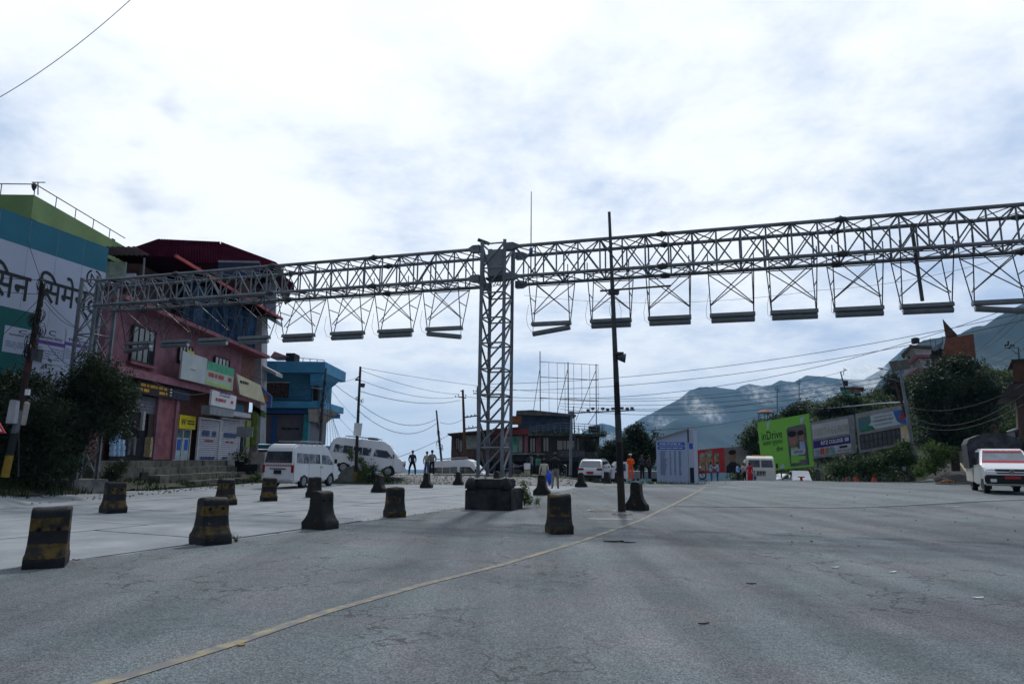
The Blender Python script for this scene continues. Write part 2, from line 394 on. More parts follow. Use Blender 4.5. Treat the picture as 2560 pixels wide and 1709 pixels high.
def axis(near0, near1, st, far0, far1):
    a = list(np.arange(near0, near1 + 1e-6, st)); s = st; x = near1
    while x < far1: s *= 1.22; x += s; a.append(min(x, far1))
    s = st; x = near0; b = []
    while x > far0: s *= 1.22; x -= s; b.append(max(x, far0))
    return sorted(set(b + a))
xs = axis(-40, 66, 1.0, -7000, 7000); ys = axis(-8, 100, 1.0, -260, 9000)
V = np.array([(x, y, hgt(x, y) - 0.07 + (0 if (abs(x) < 45 and y < 70) else 12 * (mnoise.noise(Vector((x / 300, y / 300, 0))) if y > 300 else 0))) for y in ys for x in xs])
nx = len(xs); F = np.array([(j * nx + i, j * nx + i + 1, (j + 1) * nx + i + 1, (j + 1) * nx + i) for j in range(len(ys) - 1) for i in range(nx - 1)])
np_mesh('terrain', V, F, M_SOIL, None, 'structure', True)

L1 = [(-14.5, -8), (-7.1, 9.9), (-5.65, 12.6), (-4.0, 17.0), (-1.85, 22.1), (0.9, 30), (3.6, 39), (5.5, 46), (6.5, 49)]
def interp(pts, y):
    for (a, b), (c, d) in zip(pts, pts[1:]):
        if b <= y <= d: return a + (c - a) * (y - b) / (d - b)
    return pts[0][0] if y < pts[0][1] else pts[-1][0]
def sheet(name, fl, fr, y0, y1, m, lift=0.0, dy=0.5, dx=0.6, kind='structure', edge=0.0, jag=0.0, parent=None):
    V = []; rows = []; y = y0; n = None; nr = int(round((y1 - y0) / dy)); cols = max(1, int((max(fr(y0), fr(y1)) - min(fl(y0), fl(y1))) / dx))
    for j in range(nr + 1):
        y = y0 + (y1 - y0) * j / nr; a = fl(y) + jag * mnoise.noise(Vector((y * 2.3, 0, 3))) + jag * .5 * mnoise.noise(Vector((y * 9.3, 0, 3))); b = fr(y)
        for i in range(cols + 1):
            x = a + (b - a) * i / cols; V.append((x, y, hgt(x, y) + lift))
    F = [(j * (cols + 1) + i, j * (cols + 1) + i + 1, (j + 1) * (cols + 1) + i + 1, (j + 1) * (cols + 1) + i) for j in range(nr) for i in range(cols)]
    if edge:
        b0 = len(V)
        for j in range(nr + 1): x, y, z = V[j * (cols + 1)]; V.append((x - 0.02, y, z - edge))
        F += [(j * (cols + 1), (j + 1) * (cols + 1), b0 + j + 1, b0 + j) for j in range(nr)]
        b1 = len(V)
        for i in range(cols + 1): x, y, z = V[i]; V.append((x, y - 0.02, z - edge))
        F += [(i, i + 1, b1 + i + 1, b1 + i) for i in range(cols)]
    return np_mesh(name, np.array(V), np.array(F), m, parent, kind, True)
road = sheet('road', lambda y: interp(L1, y), lambda y: 62.0, -7, 66, M_ASPH, 0.012, edge=0.06, jag=0.20)
OV = [(5.7, 24.4), (9.3, 34), (16.0, 50), (20, 66)]
sheet('road_overlay', lambda y: interp(OV, y), lambda y: 61.5, 24.5, 66, M_ASPH2, 0.028, edge=0.014, jag=0.05)
YL = [(-4.6, 2.2), (-2.83, 5.17), (-2.4, 6.11), (-1.94, 7.37), (-1.13, 9.02), (-0.15, 10.71), (1.37, 13.84), (3.45, 18.69), (6.6, 27.4), (8.91, 34.0), (12.0, 43)]
sheet('lane_line', lambda y: interp(YL, y) - 0.072, lambda y: interp(YL, y) + 0.072, 2.2, 43, M_YEL, 0.018, dy=0.25, dx=0.2)
# the lot of cast concrete slabs; joints stay open
sheet('lot_bed', lambda y: -19.0, lambda y: interp(L1, y) + 0.02, -7, 43, M_JOINT, -0.035)
lot = bpy.data.objects.new('concrete_lot', None); COL.objects.link(lot); lot['kind'] = 'structure'
def clip(poly, p, n):
    out_ = []; f = lambda q: (q[0] - p[0]) * n[0] + (q[1] - p[1]) * n[1]
    for a, b in zip(poly, poly[1:] + poly[:1]):
        fa, fb = f(a), f(b)
        if fa >= 0: out_.append(a)
        if fa * fb < 0: t = fa / (fa - fb); out_.append((a[0] + (b[0] - a[0]) * t, a[1] + (b[1] - a[1]) * t))
    return out_
uo = (-1.87, 22.1); uu = (0.389, 0.921); vv = (-0.921, 0.389)
for ci in range(-3, 6):
    for ri in range(-6, 7):
        g = 0.022; w = 3.75; l = 4.6; off = 1.3 if ci % 2 else 0
        c = [(ci * w + g, ri * l + off + g), (ci * w + w - g, ri * l + off + g), (ci * w + w - g, ri * l + off + l - g), (ci * w + g, ri * l + off + l - g)]
        q = [(uo[0] + uu[0] * b + vv[0] * a, uo[1] + uu[1] * b + vv[1] * a) for a, b in c]
        q = clip(q, (-18.4, 8), (35, -3.1)); q = clip(q, (0, 42.3), (0, -1)); q = clip(q, (0, 0.0), (0, 1))
        if ci < 0:
            for (p0, p1) in (((-1.85, 22.1), (0.9, 30)), ((0.9, 30), (3.6, 39)), ((3.6, 39), (5.5, 46))):
                q = clip(q, p0, (-(p1[1] - p0[1]), (p1[0] - p0[0]))) if len(q) > 2 else q
        else:
            q = clip(q, (-7.1, 9.9), (-17.2, 7.0)) if len(q) > 2 and ri < -1 else q
        if len(q) < 3: continue
        # split long edges so the corners can chip
        cx = sum(a for a, b in q) / len(q); cy = sum(b for a, b in q) / len(q)
        qq = []
        for a, b in zip(q, q[1:] + q[:1]):
            k = max(1, int(math.dist(a, b) / 0.45))
            for i in range(k):
                x = a[0] + (b[0] - a[0]) * i / k; y = a[1] + (b[1] - a[1]) * i / k
                j = (0.05 if i == 0 else 0.018) * random.random(); qq.append((x + (cx - x) * j * 0.3, y + (cy - y) * j * 0.3))
        dz = random.uniform(-0.006, 0.008)
        MB().prism([(x, y, hgt(x, y) + dz) for x, y in qq], (0, 0, -0.05)).build('slab', M_CONC, lot)
# gravel shoulder, raised street behind it, kerb
sheet('gravel_shoulder', lambda y: -16.5, lambda y: 7.0, 42.25, 46.2, M_GRAVEL, 0.02, dy=0.25, dx=0.4)
sheet('back_street', lambda y: -14.5, lambda y: 4.4, 45.8, 62, mat('street dust', (0.2, 0.205, 0.21), 0.85, 0.2, 1.5, 0.3, 30, col2=(0.3, 0.3, 0.3)), 0.035)
sheet('kerb', lambda y: -5.0, lambda y: 4.6, 45.4, 45.75, mat('kerb concrete', (0.32, 0.33, 0.33), 0.8, 0.25, 4), 0.12, dx=0.3, edge=0.1)
sheet('verge', lambda y: -34.0, lambda y: -16.6 + 0.05 * (y - 26) + 0.2 * mnoise.noise(Vector((y, 0, 0))), 3, 44, mat('verge soil', (0.03, 0.035, 0.02), 0.95, 0.3, 1.5, 0.6, 12, col2=(0.07, 0.065, 0.05)), 0.06, edge=0.1)
# stones scattered on the shoulder, grass
M_STONE = mat('rubble stone', (0.16, 0.155, 0.15), 0.85, 0.3, 5, 0.5, 15, col2=(0.33, 0.32, 0.31))
V = []; F = []
for i in range(1100):
    if i < 520: x = random.uniform(-9, 4.5); y = random.uniform(42.2, 45.9); s = random.uniform(0.02, 0.09)
    elif i < 800: x = random.uniform(-17.5, -14.5); y = random.uniform(22, 42); s = random.uniform(0.02, 0.07)
    else:
        t = random.uniform(-6, 24); x = uo[0] + uu[0] * t + random.gauss(0.05, 0.25); y = uo[1] + uu[1] * t + random.gauss(0, .3); s = random.uniform(0.008, 0.022)
    z = hgt(x, y) + 0.03; b = len(V); q = Matrix.Rotation(random.uniform(0, 6), 3, Vector((random.random(), random.random(), 1)))
    for d in ((1, 0, 0), (0, 1, 0), (-1, 0, 0), (0, -1, 0), (0, 0, 0.7), (0, 0, -0.7)): V.append(Vector((x, y, z)) + (q @ Vector(d)) * s * random.uniform(0.7, 1.3))
    F += [(b, b + 1, b + 4), (b + 1, b + 2, b + 4), (b + 2, b + 3, b + 4), (b + 3, b, b + 4), (b + 1, b, b + 5), (b + 2, b + 1, b + 5), (b + 3, b + 2, b + 5), (b, b + 3, b + 5)]
np_mesh('rubble', np.array([v[:] for v in V]), np.array(F), M_STONE, None, 'stuff')
M_GRASS = mat('grass', (0.035, 0.075, 0.02), 0.7, 0.3, 0.8, col2=(0.09, 0.14, 0.04), trans=0.3)
M_GRASSD = mat('verge weeds', (0.016, 0.034, 0.012), 0.75, 0.3, 0.8, col2=(0.045, 0.07, 0.025), trans=0.2)
def grass(name, pts, m, hmin, hmax):
    n = len(pts); V = np.empty((n, 3, 3)); 
    for i, (x, y) in enumerate(pts):
        h_ = random.uniform(hmin, hmax); a = random.uniform(0, 6.3); z = hgt(x, y) + 0.02; w = h_ * 0.09 + .006
        V[i, 0] = (x - w * math.cos(a), y - w * math.sin(a), z); V[i, 1] = (x + w * math.cos(a), y + w * math.sin(a), z)
        V[i, 2] = (x + random.gauss(0, h_ * 0.35), y + random.gauss(0, h_ * 0.35), z + h_)
    return np_mesh(name, V.reshape(-1, 3), np.arange(n * 3).reshape(-1, 3), m, None, 'stuff')
pts = []
while len(pts) < 14000:
    y = random.uniform(14, 43); x = random.uniform(-24, -16.2 + 0.05 * (y - 26))
    if mnoise.noise(Vector((x * .7, y * .7, 0))) > -0.15: pts.append((x, y))
grass('weeds', pts, M_GRASSD, 0.06, 0.38)
pts = []
for c in [(-9.5, 42.8, 2.2, .5, 900), (-14, 42.0, 2.5, .5, 900), (0.6, 45.2, 2.2, .3, 700), (9.5, 47.6, 1.8, .25, 500)]:
    for i in range(c[4]): pts.append((random.gauss(c[0], c[2]), random.gauss(c[1], c[3])))
grass('grass', pts, M_GRASS, 0.04, 0.25)
# grass bank by the side road on the right
pts = []
for i in range(9000):
    t = random.random(); a = gpx(2262 + t * 78, 1205 - t * 24 - random.random() ** 2 * 34); pts.append((a.x, a.y))
grass('roadside_grass', pts, M_GRASS, 0.1, 0.5)
sheet('side_lane_shaded', lambda y: 0.60 * y - 1.0 + 1.5 * sm(60, 50, y), lambda y: 0.60 * y + 11, 47, 90, mat('lane asphalt painted shade', (0.035, 0.036, 0.036), 0.9, 0.3, 1.2, 0.4, 20, col2=(0.06, 0.058, 0.052), spec=0.1), 0.06)  # lane sheet over the road; tree shade is put into its darker asphalt colour
sheet('side_road_line', lambda y: 0.60 * y + 3.1, lambda y: 0.60 * y + 3.3, 48, 75, mat('side line', (0.35, 0.3, 0.14), 0.8, 0.2, 3, col2=(0.2, 0.18, 0.12)), 0.075, dx=0.1)

# ================================================================== MOUNTAINS
M_MTN = mat('mountain forest', (0.012, 0.028, 0.030), 0.95, 0.3, 0.004, col2=(0.022, 0.042, 0.04), detail=10)
def ridge(name, pts, D, depth, foot=-150, rough=9.0, seed=0, back=500):
    prof = [aty(px, py, D) for px, py in pts]; xs_ = [p.x for p in prof]; zs_ = [p.z for p in prof]
    n = 260; rows = 34; V = []
    for j in range(-6, rows + 1):
        for i in range(n + 1):
            x = xs_[0] + (xs_[-1] - xs_[0]) * i / n; zt = float(np.interp(x, xs_, zs_))
            fine = mnoise.fractal(Vector((x / 60, j * .3 + seed, 1)), 1.0, 2.0, 5) * rough * 0.35
            if j < 0: y = D - j * back / 6; z = zt + (foot - zt) * (-j / 6) ** 1.2
            else:
                t = j / rows; y = D - depth * t; g = mnoise.fractal(Vector((x / 260, t * 1.6 + seed, 7)), 1.0, 2.1, 5)
                z = zt + (foot - zt) * t ** 0.85 + g * 60 * math.sin(PI * min(1, t * 1.5)) * (1 if t < .66 else 1) * (0.9 if t > 0 else 0)
                z = max(z, foot - 5)
            V.append((x, y, z + fine * (1 if j == 0 else 0.6)))
    m_ = n + 1; F = [(j * m_ + i, j * m_ + i + 1, (j + 1) * m_ + i + 1, (j + 1) * m_ + i) for j in range(rows + 6) for i in range(n)]
    return np_mesh(name, np.array(V), np.array(F), M_MTN, None, 'structure', True)
ridge('mountain_ridge', [(1400, 1190), (1500, 1120), (1605, 1044), (1650, 1022), (1700, 996), (1722, 977), (1750, 967), (1790, 967), (1838, 974), (1852, 965), (1873, 959), (1905, 965), (1930, 960), (1950, 951), (1985, 955), (2015, 938), (2060, 941), (2100, 947), (2160, 948), (2200, 925), (2260, 870), (2330, 850), (2400, 880), (2500, 1000)], 3400, 1500, seed=1, back=900)
ridge('mountain_spur', [(1560, 1160), (1610, 1090), (1650, 1068), (1690, 1050), (1740, 1054), (1790, 1060), (1850, 1045), (1930, 1040), (2010, 1030), (2100, 1010), (2250, 960), (2400, 930)], 2600, 1100, seed=4)
ridge('mountain_shoulder', [(1760, 1190), (1800, 1140), (1850, 1110), (1890, 1075), (1960, 1030), (2040, 1010), (2150, 1000), (2300, 960)], 1900, 800, seed=9)
ridge('far_hill', [(1380, 1120), (1450, 1085), (1485, 1062), (1505, 1058), (1530, 1063), (1560, 1078), (1600, 1110), (1640, 1150)], 4300, 1200, seed=6)
ridge('low_hill', [(1440, 1160), (1490, 1125), (1515, 1112), (1545, 1118), (1600, 1135), (1660, 1165)], 2000, 500, seed=12, back=300)
ridge('near_mountain', [(2180, 1000), (2240, 900), (2290, 862), (2310, 850), (2345, 846), (2370, 836), (2400, 834), (2430, 818), (2462, 812), (2490, 795), (2520, 778), (2545, 765), (2575, 750), (2640, 725), (2760, 680), (2900, 650), (3100, 640)], 1500, 900, seed=15, rough=10)
# valley hills to the left, fading into the air
ridge('valley_hill', [(-900, 1165), (-300, 1158), (200, 1168), (600, 1172), (900, 1172), (1020, 1176), (1140, 1185), (1300, 1190)], 5200, 1500, seed=21, back=700, rough=5)
# ================================================================== GANTRY
M_STEEL = mat('galvanised steel', (0.17, 0.195, 0.225), 0.5, 0.25, 1.7, 0.15, 60, metal=0.3, col2=(0.085, 0.085, 0.09), mixr=(.35, .75))
M_STEELD = mat('steel dark', (0.055, 0.06, 0.07), 0.5, 0.25, 6, metal=0.3)
M_CDARK = mat('stained concrete', (0.013, 0.013, 0.015), 0.85, 0.3, 2.5, 0.5, 12, col2=(0.040, 0.040, 0.042))
G0 = Vector((-1.1, 22.2, 0)); gu = Vector((1, -0.303, 0)).normalized(); gn = Vector((-gu.y, gu.x, 0))     # gn points away from the camera
if gn.y < 0: gn = -gn
def GP(s, d, z): return G0 + gu * s + gn * d + Vector((0, 0, z))
ZT, ZB, GD = 8.56, 7.53, 1.12
gantry = thing('sign_gantry', 'grey steel lattice gantry with two truss beams spanning the road from a square central tower', 'gantry', GP(0.6, 0.4, 0))
SL, SR = -16.55, 17.6          # ends of the two beams (the right one runs out of the picture)
_unit = {}
def unit_bar(r):
    if r not in _unit:
        mb = MB(); mb.bar((0, 0, 0), (0, 0, 1), r, 5); o = mb.build('brace', M_STEEL); _unit[r] = o.data; bpy.data.objects.remove(o)
    return _unit[r]
def brace(a, b, r, parent):
    a = Vector(a); b = Vector(b); o = bpy.data.objects.new('brace', unit_bar(r)); COL.objects.link(o); o.parent = parent
    q = (b - a).to_track_quat('Z', 'Y'); o.matrix_basis = Matrix.Translation(a - wloc(parent)) @ q.to_matrix().to_4x4() @ Matrix.Diagonal((1, 1, (b - a).length, 1)); return o
def beam(s0, s1, bays, single):
    cp = MB(); root = None
    root = MB(); 
    for d in (0, GD):
        for z in (ZT, ZB): root.bar(GP(s0, d, z), GP(s1, d, z), 0.062, 8)
    tb = root.build('truss_beam', M_STEEL, gantry, smooth=False)
    segs = []
    for i in range(bays + 1):
        s = s0 + (s1 - s0) * i / bays; e = s0 + (s1 - s0) * (i + 1) / bays
        for d in (0, GD): segs.append((GP(s, d, ZB), GP(s, d, ZT), 0.028))
        if i % 2 == 0: segs.append((GP(s, 0, ZT), GP(s, GD, ZT), 0.026)); segs.append((GP(s, 0, ZB), GP(s, GD, ZB), 0.026))
        if i < bays:
            f = i % 2 == 0
            segs.append((GP(s, 0, ZT if f else ZB), GP(e, 0, ZB if f else ZT), 0.027))
            if i % 5 != 4: segs.append((GP(s, 0, ZB if f else ZT), GP(e, 0, ZT if f else ZB), 0.019))
            segs.append((GP(s, GD, ZB if f else ZT), GP(e, GD, ZT if f else ZB), 0.025))
            for z in (ZT, ZB):
                segs.append((GP(s, 0 if f else GD, z), GP(e, GD if f else 0, z), 0.022))
                if z == ZB or i % 3: segs.append((GP(s, GD if f else 0, z), GP(e, 0 if f else GD, z), 0.018))
    if single:
        for a, b, r in segs: brace(a, b, r, tb)
    else:
        mb = MB()
        for a, b, r in segs: mb.bar(a, b, r, 5)
        mb.build('bracing', M_STEEL, tb, kind='stuff')
    return tb
bl = beam(SL, -0.25, 24, False); br = beam(1.2, SR, 23, True); bx = beam(SR, 26.0, 12, False)
# bolted couplings along the beams
for s, bm_ in ((-12.6, bl), (-8.2, bl), (-4.0, bl), (6.0, br), (11.1, br), (15.9, br)):
    for d in (0, GD):
        for z in (ZT, ZB):
            mb = MB(); c = GP(s, d, z); a = gu
            mb.bar(c - a * 0.16, c - a * 0.02, 0.065, 8, 0.095); mb.bar(c - a * 0.02, c + a * 0.02, 0.115, 8); mb.bar(c + a * 0.02, c + a * 0.16, 0.095, 8, 0.065)
            mb.build('coupling', M_STEELD, bm_)
def tower(s0, w, dep, z0, z1, bays, single, px=0.0, plinth=None):
    t = MB(); P_ = [(s0, 0 + px), (s0 + w, 0 + px), (s0 + w, dep + px), (s0, dep + px)]
    box_ = plinth
    tw = bpy.data.objects.new('tower', None); COL.objects.link(tw); tw.parent = gantry; tw.location = GP(s0 + w / 2, dep / 2 + px, 0) - gantry.location
    for s, d in P_: MB().bar(GP(s, d, z0), GP(s, d, z1), 0.080, 4).build('leg', M_STEEL, tw)
    segs = []
    for i in range(bays):
        za = z0 + 0.1 + (z1 - z0 - 0.2) * i / bays; zb = z0 + 0.1 + (z1 - z0 - 0.2) * (i + 1) / bays
        for k in range(4):
            a = P_[k]; b = P_[(k + 1) % 4]
            segs.append((GP(*a, zb), GP(*b, zb), 0.03))
            if single: segs.append((GP(*(a if k != 2 else b), za), GP(*(b if k != 2 else a), zb), 0.036))
            else:
                segs.append((GP(*a, za), GP(*b, zb), 0.028)); segs.append((GP(*b, za), GP(*a, zb), 0.028))
    for a, b, r in segs: brace(a, b, r, tw)
    return tw
TW = 0.80
tc_ = tower(0.06, TW, 0.92, 1.0, 8.82, 9, True)
tl_ = tower(-17.42, 0.86, 0.95, 0.62, 8.75, 7, False, 0.1)
tower(26.0, 0.8, 0.92, 0.3, 8.75, 7, False)
# plinths
def GB(name, m, parent, s0, s1, d0, d1, z0, z1, bevel=0.03, **k):
    mb = MB(); vs = [GP(s, d, z) for z in (z0, z1) for s, d in ((s0, d0), (s1, d0), (s1, d1), (s0, d1))]
    mb.raw(vs, [(3, 2, 1, 0), (4, 5, 6, 7), (0, 1, 5, 4), (1, 2, 6, 5), (2, 3, 7, 6), (3, 0, 4, 7)]); return mb.build(name, m, parent, bevel=bevel, **k)
GB('plinth', M_CDARK, gantry, -0.28, 1.24, -0.26, 1.15, -0.05, 0.66, 0.05)
GB('plinth', M_CDARK, gantry, -0.08, 1.0, -0.14, 1.1, 0.66, 0.95, 0.04)
GB('plinth', mat('old pale concrete', (0.10, 0.10, 0.10), 0.9, 0.3, 3, 0.4, 15, col2=(0.2, 0.2, 0.19)), gantry, -17.75, -16.25, -0.25, 1.4, 0.0, 0.62, 0.05)
for (s, d) in ((-0.12, -0.14), (1.02, -0.1)): MB().lathe([(0.2, 0.66), (0.19, 0.82), (0.10, 0.98), (0.02, 1.0)], GP(s, d, 0), 9).build('concrete_lump', M_CDARK, gantry, smooth=True)
# brackets where the beams meet the tower, and the steel box between them
for s, dr in ((0.0, -1), (0.93, 1)):
    for d in (0, GD):
        for z in (ZT, ZB):
            mb = MB(); c = GP(s, d, z); mb.bar(c, c + gu * dr * 0.24, 0.165, 4); mb.bar(c + gu * dr * 0.24, c + gu * dr * 0.42, 0.165, 4, 0.07); mb.build('bracket', M_STEEL, gantry)
M_BOX = mat('grey enamel box', (0.22, 0.24, 0.26), 0.5, 0.12, 3)
GB('control_box', M_BOX, gantry, 0.22, 0.76, 0.12, 0.42, 7.62, 8.55, 0.015)
GB('box_shelf', M_STEELD, gantry, 0.18, 0.80, 0.05, 0.5, 7.50, 7.58, 0.01)
mb = MB()
for i in range(7):
    a = GP(0.3 + i * .09, 0.1, 7.5); pts = [a, a + Vector((.06, 0, -.16 - random.random() * .12)), a + Vector((.16, .05, -.2)), a + Vector((.24, 0, -.02))]; mb.path(pts, 0.012, 4)
mb.build('loose_wiring', M_STEELD, gantry, kind='stuff')
a = aty(1327, 700, 21.9); MB().bar(Vector((a.x, a.y, 7.55)), Vector((a.x, a.y, 10.5)), 0.022, 6, 0.012).build('whip_mast', M_STEELD, gantry)
MB().box(Vector((a.x, a.y, 8.42)), (0.09, 0.09, 0.2), 0.4).build('blue_rag', mat('blue rag', (0.03, 0.16, 0.5), 0.8), gantry)
MB().bar(GP(-0.1, 0, 8.9), GP(0.25, 0.2, 8.78), 0.06, 6).build('camera', M_STEELD, gantry)
# sloping strut of the far right
MB().bar(aty(2278, 560, 19.0), aty(2306, 752, 18.9), 0.05, 6).build('strut', M_STEELD, gantry)

# ------------------------------------------------------------------ hanging twin-tube sign lights
M_LAMP = mat('lamp housing', (0.13, 0.148, 0.16), 0.45, 0.15, 5, metal=0.2); M_LAMPE = mat('lamp end cap', (0.5, 0.52, 0.52), 0.5, 0.1)
def hang_light(name_label, s, w, droop, group='hanging sign lights under the gantry'):
    root = thing('hanging_light', name_label, 'hanging light', GP(s, GD / 2, ZB), group=group)
    zl = 6.02; m_ = GD * 0.42
    L_ = []
    a0, a1 = s - w / 2, s + w / 2
    for d, b in ((0.0, m_ - 0.03), (GD, m_ + 0.1)):
        L_ += [(GP(a0, d, ZB - 0.08), GP(a0 + .04, b, zl)), (GP(a1, d, ZB - 0.08), GP(a1 - .04, b, zl)), (GP(a0, d, ZB - 0.08), GP(a1 - .04, b, zl + .3)), (GP(a1, d, ZB - 0.08), GP(a0 + .04, b, zl + .3))]
        for a in (a0, a1): L_.append((GP(a, d, ZB - 0.1), GP(a, d, ZB + 0.28)))
        L_.append((GP(a0, d, ZB - 0.09), GP(a1, d, ZB - 0.09)))
    for a in (a0 + .02, a1 - .02): L_.append((GP(a, GD * .21, zl + .8), GP(a, GD * .72, zl + .8)))
    for a, b in L_: MB().bar(a, b, 0.017, 5).build('hanger_rod', M_STEELD, root)
    c = GP(s, m_, zl - 0.02)
    up = MB(); v0 = GP(a0, m_, zl); e = gu * w
    up.prism([v0 + gn * -.13 + Vector((0, 0, -.1)), v0 + gn * .13 + Vector((0, 0, -.1)), v0 + gn * .09 + Vector((0, 0, .02)), v0 + gn * -.09 + Vector((0, 0, .02))], e)
    up.build('lamp_trough', M_LAMP, root, bevel=0.008)
    lo0 = GP(a0 + .05, m_ - 0.02, zl - .20); lo1 = GP(a1 - .03, m_ - 0.02, zl - .20)
    if droop < 0: lo0.z += droop
    else: lo1.z -= droop
    tb = MB().bar(lo0, lo1, 0.085, 10).build('lamp_tube', M_LAMP, root, smooth=False)
    du = (lo1 - lo0).normalized()
    MB().bar(lo0 - du * .012, lo0, 0.07, 10).build('end_cap', M_LAMPE, tb); MB().bar(lo1, lo1 + du * .012, 0.07, 10).build('end_cap', M_LAMPE, tb)
    cpts = [GP(a0 - .01, 0.1, zl + .55), GP(a0 - .1, 0.15, zl + .1), GP(a0 - .08, 0.3, zl - .14), lo0]
    MB().path(cpts, 0.006, 3).build('flex', M_STEELD, root)
    if abs(droop) > 0.05: p_ = lo0 if droop < 0 else lo1; MB().bar(Vector((p_.x, p_.y, zl - .1)) , p_, 0.012, 4).build('drop_rod', M_STEELD, root)
    return root
def s_of(px, py=800):
    # where along the gantry a picture column falls
    q = Plane(GP(0, GD * .42, 0), GP(1, GD * .42, 0)); s, z = q.sz(px, py)
    return (q.P(s, 0) - GP(0, GD * .42, 0)).dot(gu)
lights = [(343, 887, -0.16, 'hanging twin light nearest the left lattice tower, its lower tube sagging on one side'),
 (437, 870, 0, 'hanging twin light in front of the upper left part of the pink shop building'),
 (533, 862, 0, 'hanging twin light in front of the middle of the pink shop building'),
 (634, 860, 0, 'hanging twin light in front of the grey corner strip of the pink building'),
 (745, 850, 0, 'hanging twin light above the flat roof of the blue building'),
 (868, 845, 0, 'hanging twin light above the lamp post left of the central tower'),
 (988, 838, 0, 'second hanging twin light to the left of the central tower'),
 (1110, 828, 0.16, 'hanging twin light just left of the central tower with its lower tube tilting down'),
 (1378, 812, -0.17, 'hanging twin light just right of the central tower with its lower tube drooping'),
 (1527, 808, 0, 'hanging twin light partly crossed by the tall dark pole'),
 (1674, 802, 0, 'hanging twin light just right of the tall dark pole'),
 (1831, 790, 0, 'hanging twin light between the first two pipe couplings of the right beam'),
 (1985, 780, 0, 'hanging twin light above the green billboard'),
 (2146, 772, 0, 'hanging twin light under the second coupling of the right beam'),
 (2317, 762, 0, 'hanging twin light with a thick dark strut running down into it'),
 (2500, 752, 0.14, 'last hanging twin light at the right edge, lower tube tilting down')]
for px, py, dr, lb in lights: hang_light(lb, s_of(px, py), 1.32, dr)

# ================================================================== BARRIERS
def barrier_mat(name, y0, y1, amt, rusty):
    m = bpy.data.materials.new(name); m.use_nodes = True; n = m.node_tree; L = n.links.new; p = n.nodes['Principled BSDF']
    tc = n.nodes.new('ShaderNodeTexCoord'); oi = n.nodes.new('ShaderNodeObjectInfo'); va = n.nodes.new('ShaderNodeVectorMath'); va.operation = 'ADD'
    k = n.nodes.new('ShaderNodeMath'); k.operation = 'MULTIPLY'; k.inputs[1].default_value = 50; L(oi.outputs['Random'], k.inputs[0]); L(tc.outputs['Object'], va.inputs[0]); L(k.outputs[0], va.inputs[1])
    def noise(sc, d=6, ro=.65):
        t = n.nodes.new('ShaderNodeTexNoise'); t.inputs['Scale'].default_value = sc; t.inputs['Detail'].default_value = d; t.inputs['Roughness'].default_value = ro; L(va.outputs[0], t.inputs['Vector']); return t.outputs[0]
    sp = n.nodes.new('ShaderNodeSeparateXYZ'); L(tc.outputs['Object'], sp.inputs[0])
    ns = noise(14); j = n.nodes.new('ShaderNodeMath'); j.operation = 'MULTIPLY_ADD'; L(ns, j.inputs[0]); j.inputs[1].default_value = 0.06; L(sp.outputs[2], j.inputs[2])
    r = n.nodes.new('ShaderNodeValToRGB'); r.color_ramp.interpolation = 'CONSTANT'; e = r.color_ramp.elements; bk = (0.012, 0.014, 0.019, 1); ye = (0.095, 0.062, 0.016, 1)
    e[0].position = 0; e[0].color = bk if y0 else ye; cuts = [0.17, 0.36, 0.54, 0.72] if y0 else [0.2, 0.4, 0.62, 0.8]; c = bool(y0)
    e[1].position = cuts[0]; e[1].color = ye if c else bk
    for q in cuts[1:]: c = not c; x = e.new(q); x.color = ye if c else bk
    L(j.outputs[0], r.inputs[0])
    def mx(f, a, b):
        x = n.nodes.new('ShaderNodeMix'); x.data_type = 'RGBA'; L(f, x.inputs[0]); L(a, x.inputs[6])
        if isinstance(b, tuple): x.inputs[7].default_value = (*b, 1)
        else: L(b, x.inputs[7])
        return x.outputs[2]
    def th(v, a, b):
        t = n.nodes.new('ShaderNodeMapRange'); t.inputs[1].default_value = a; t.inputs[2].default_value = b; L(v, t.inputs[0]); return t.outputs[0]
    c1 = mx(th(noise(5), 0.62 - amt, 0.74 - amt), r.outputs[0], (0.020, 0.020, 0.019))
    c2 = mx(th(noise(9), 0.66, 0.72), c1, (0.11, 0.105, 0.095)); c3 = mx(th(noise(3.1), 0.5, 0.72), c2, (0.014, 0.014, 0.014))
    L(c3, p.inputs['Base Color']); p.inputs['Specular IOR Level'].default_value = 0.15; p.inputs['Roughness'].default_value = 0.7
    bp = n.nodes.new('ShaderNodeBump'); bp.inputs['Strength'].default_value = 0.6; bp.inputs['Distance'].default_value = 0.02; L(noise(16), bp.inputs['Height']); L(bp.outputs[0], p.inputs['Normal'])
    return m
MBAR = [barrier_mat('barrier stripes', 1, 0, 0.17, 0), barrier_mat('barrier stripes low', 0, 0, 0.23, 0), barrier_mat('barrier worn', 1, 0, 0.31, 0)]
M_HOLE = mat('hole dark', (0.004, 0.004, 0.004), 0.9, 0.0)
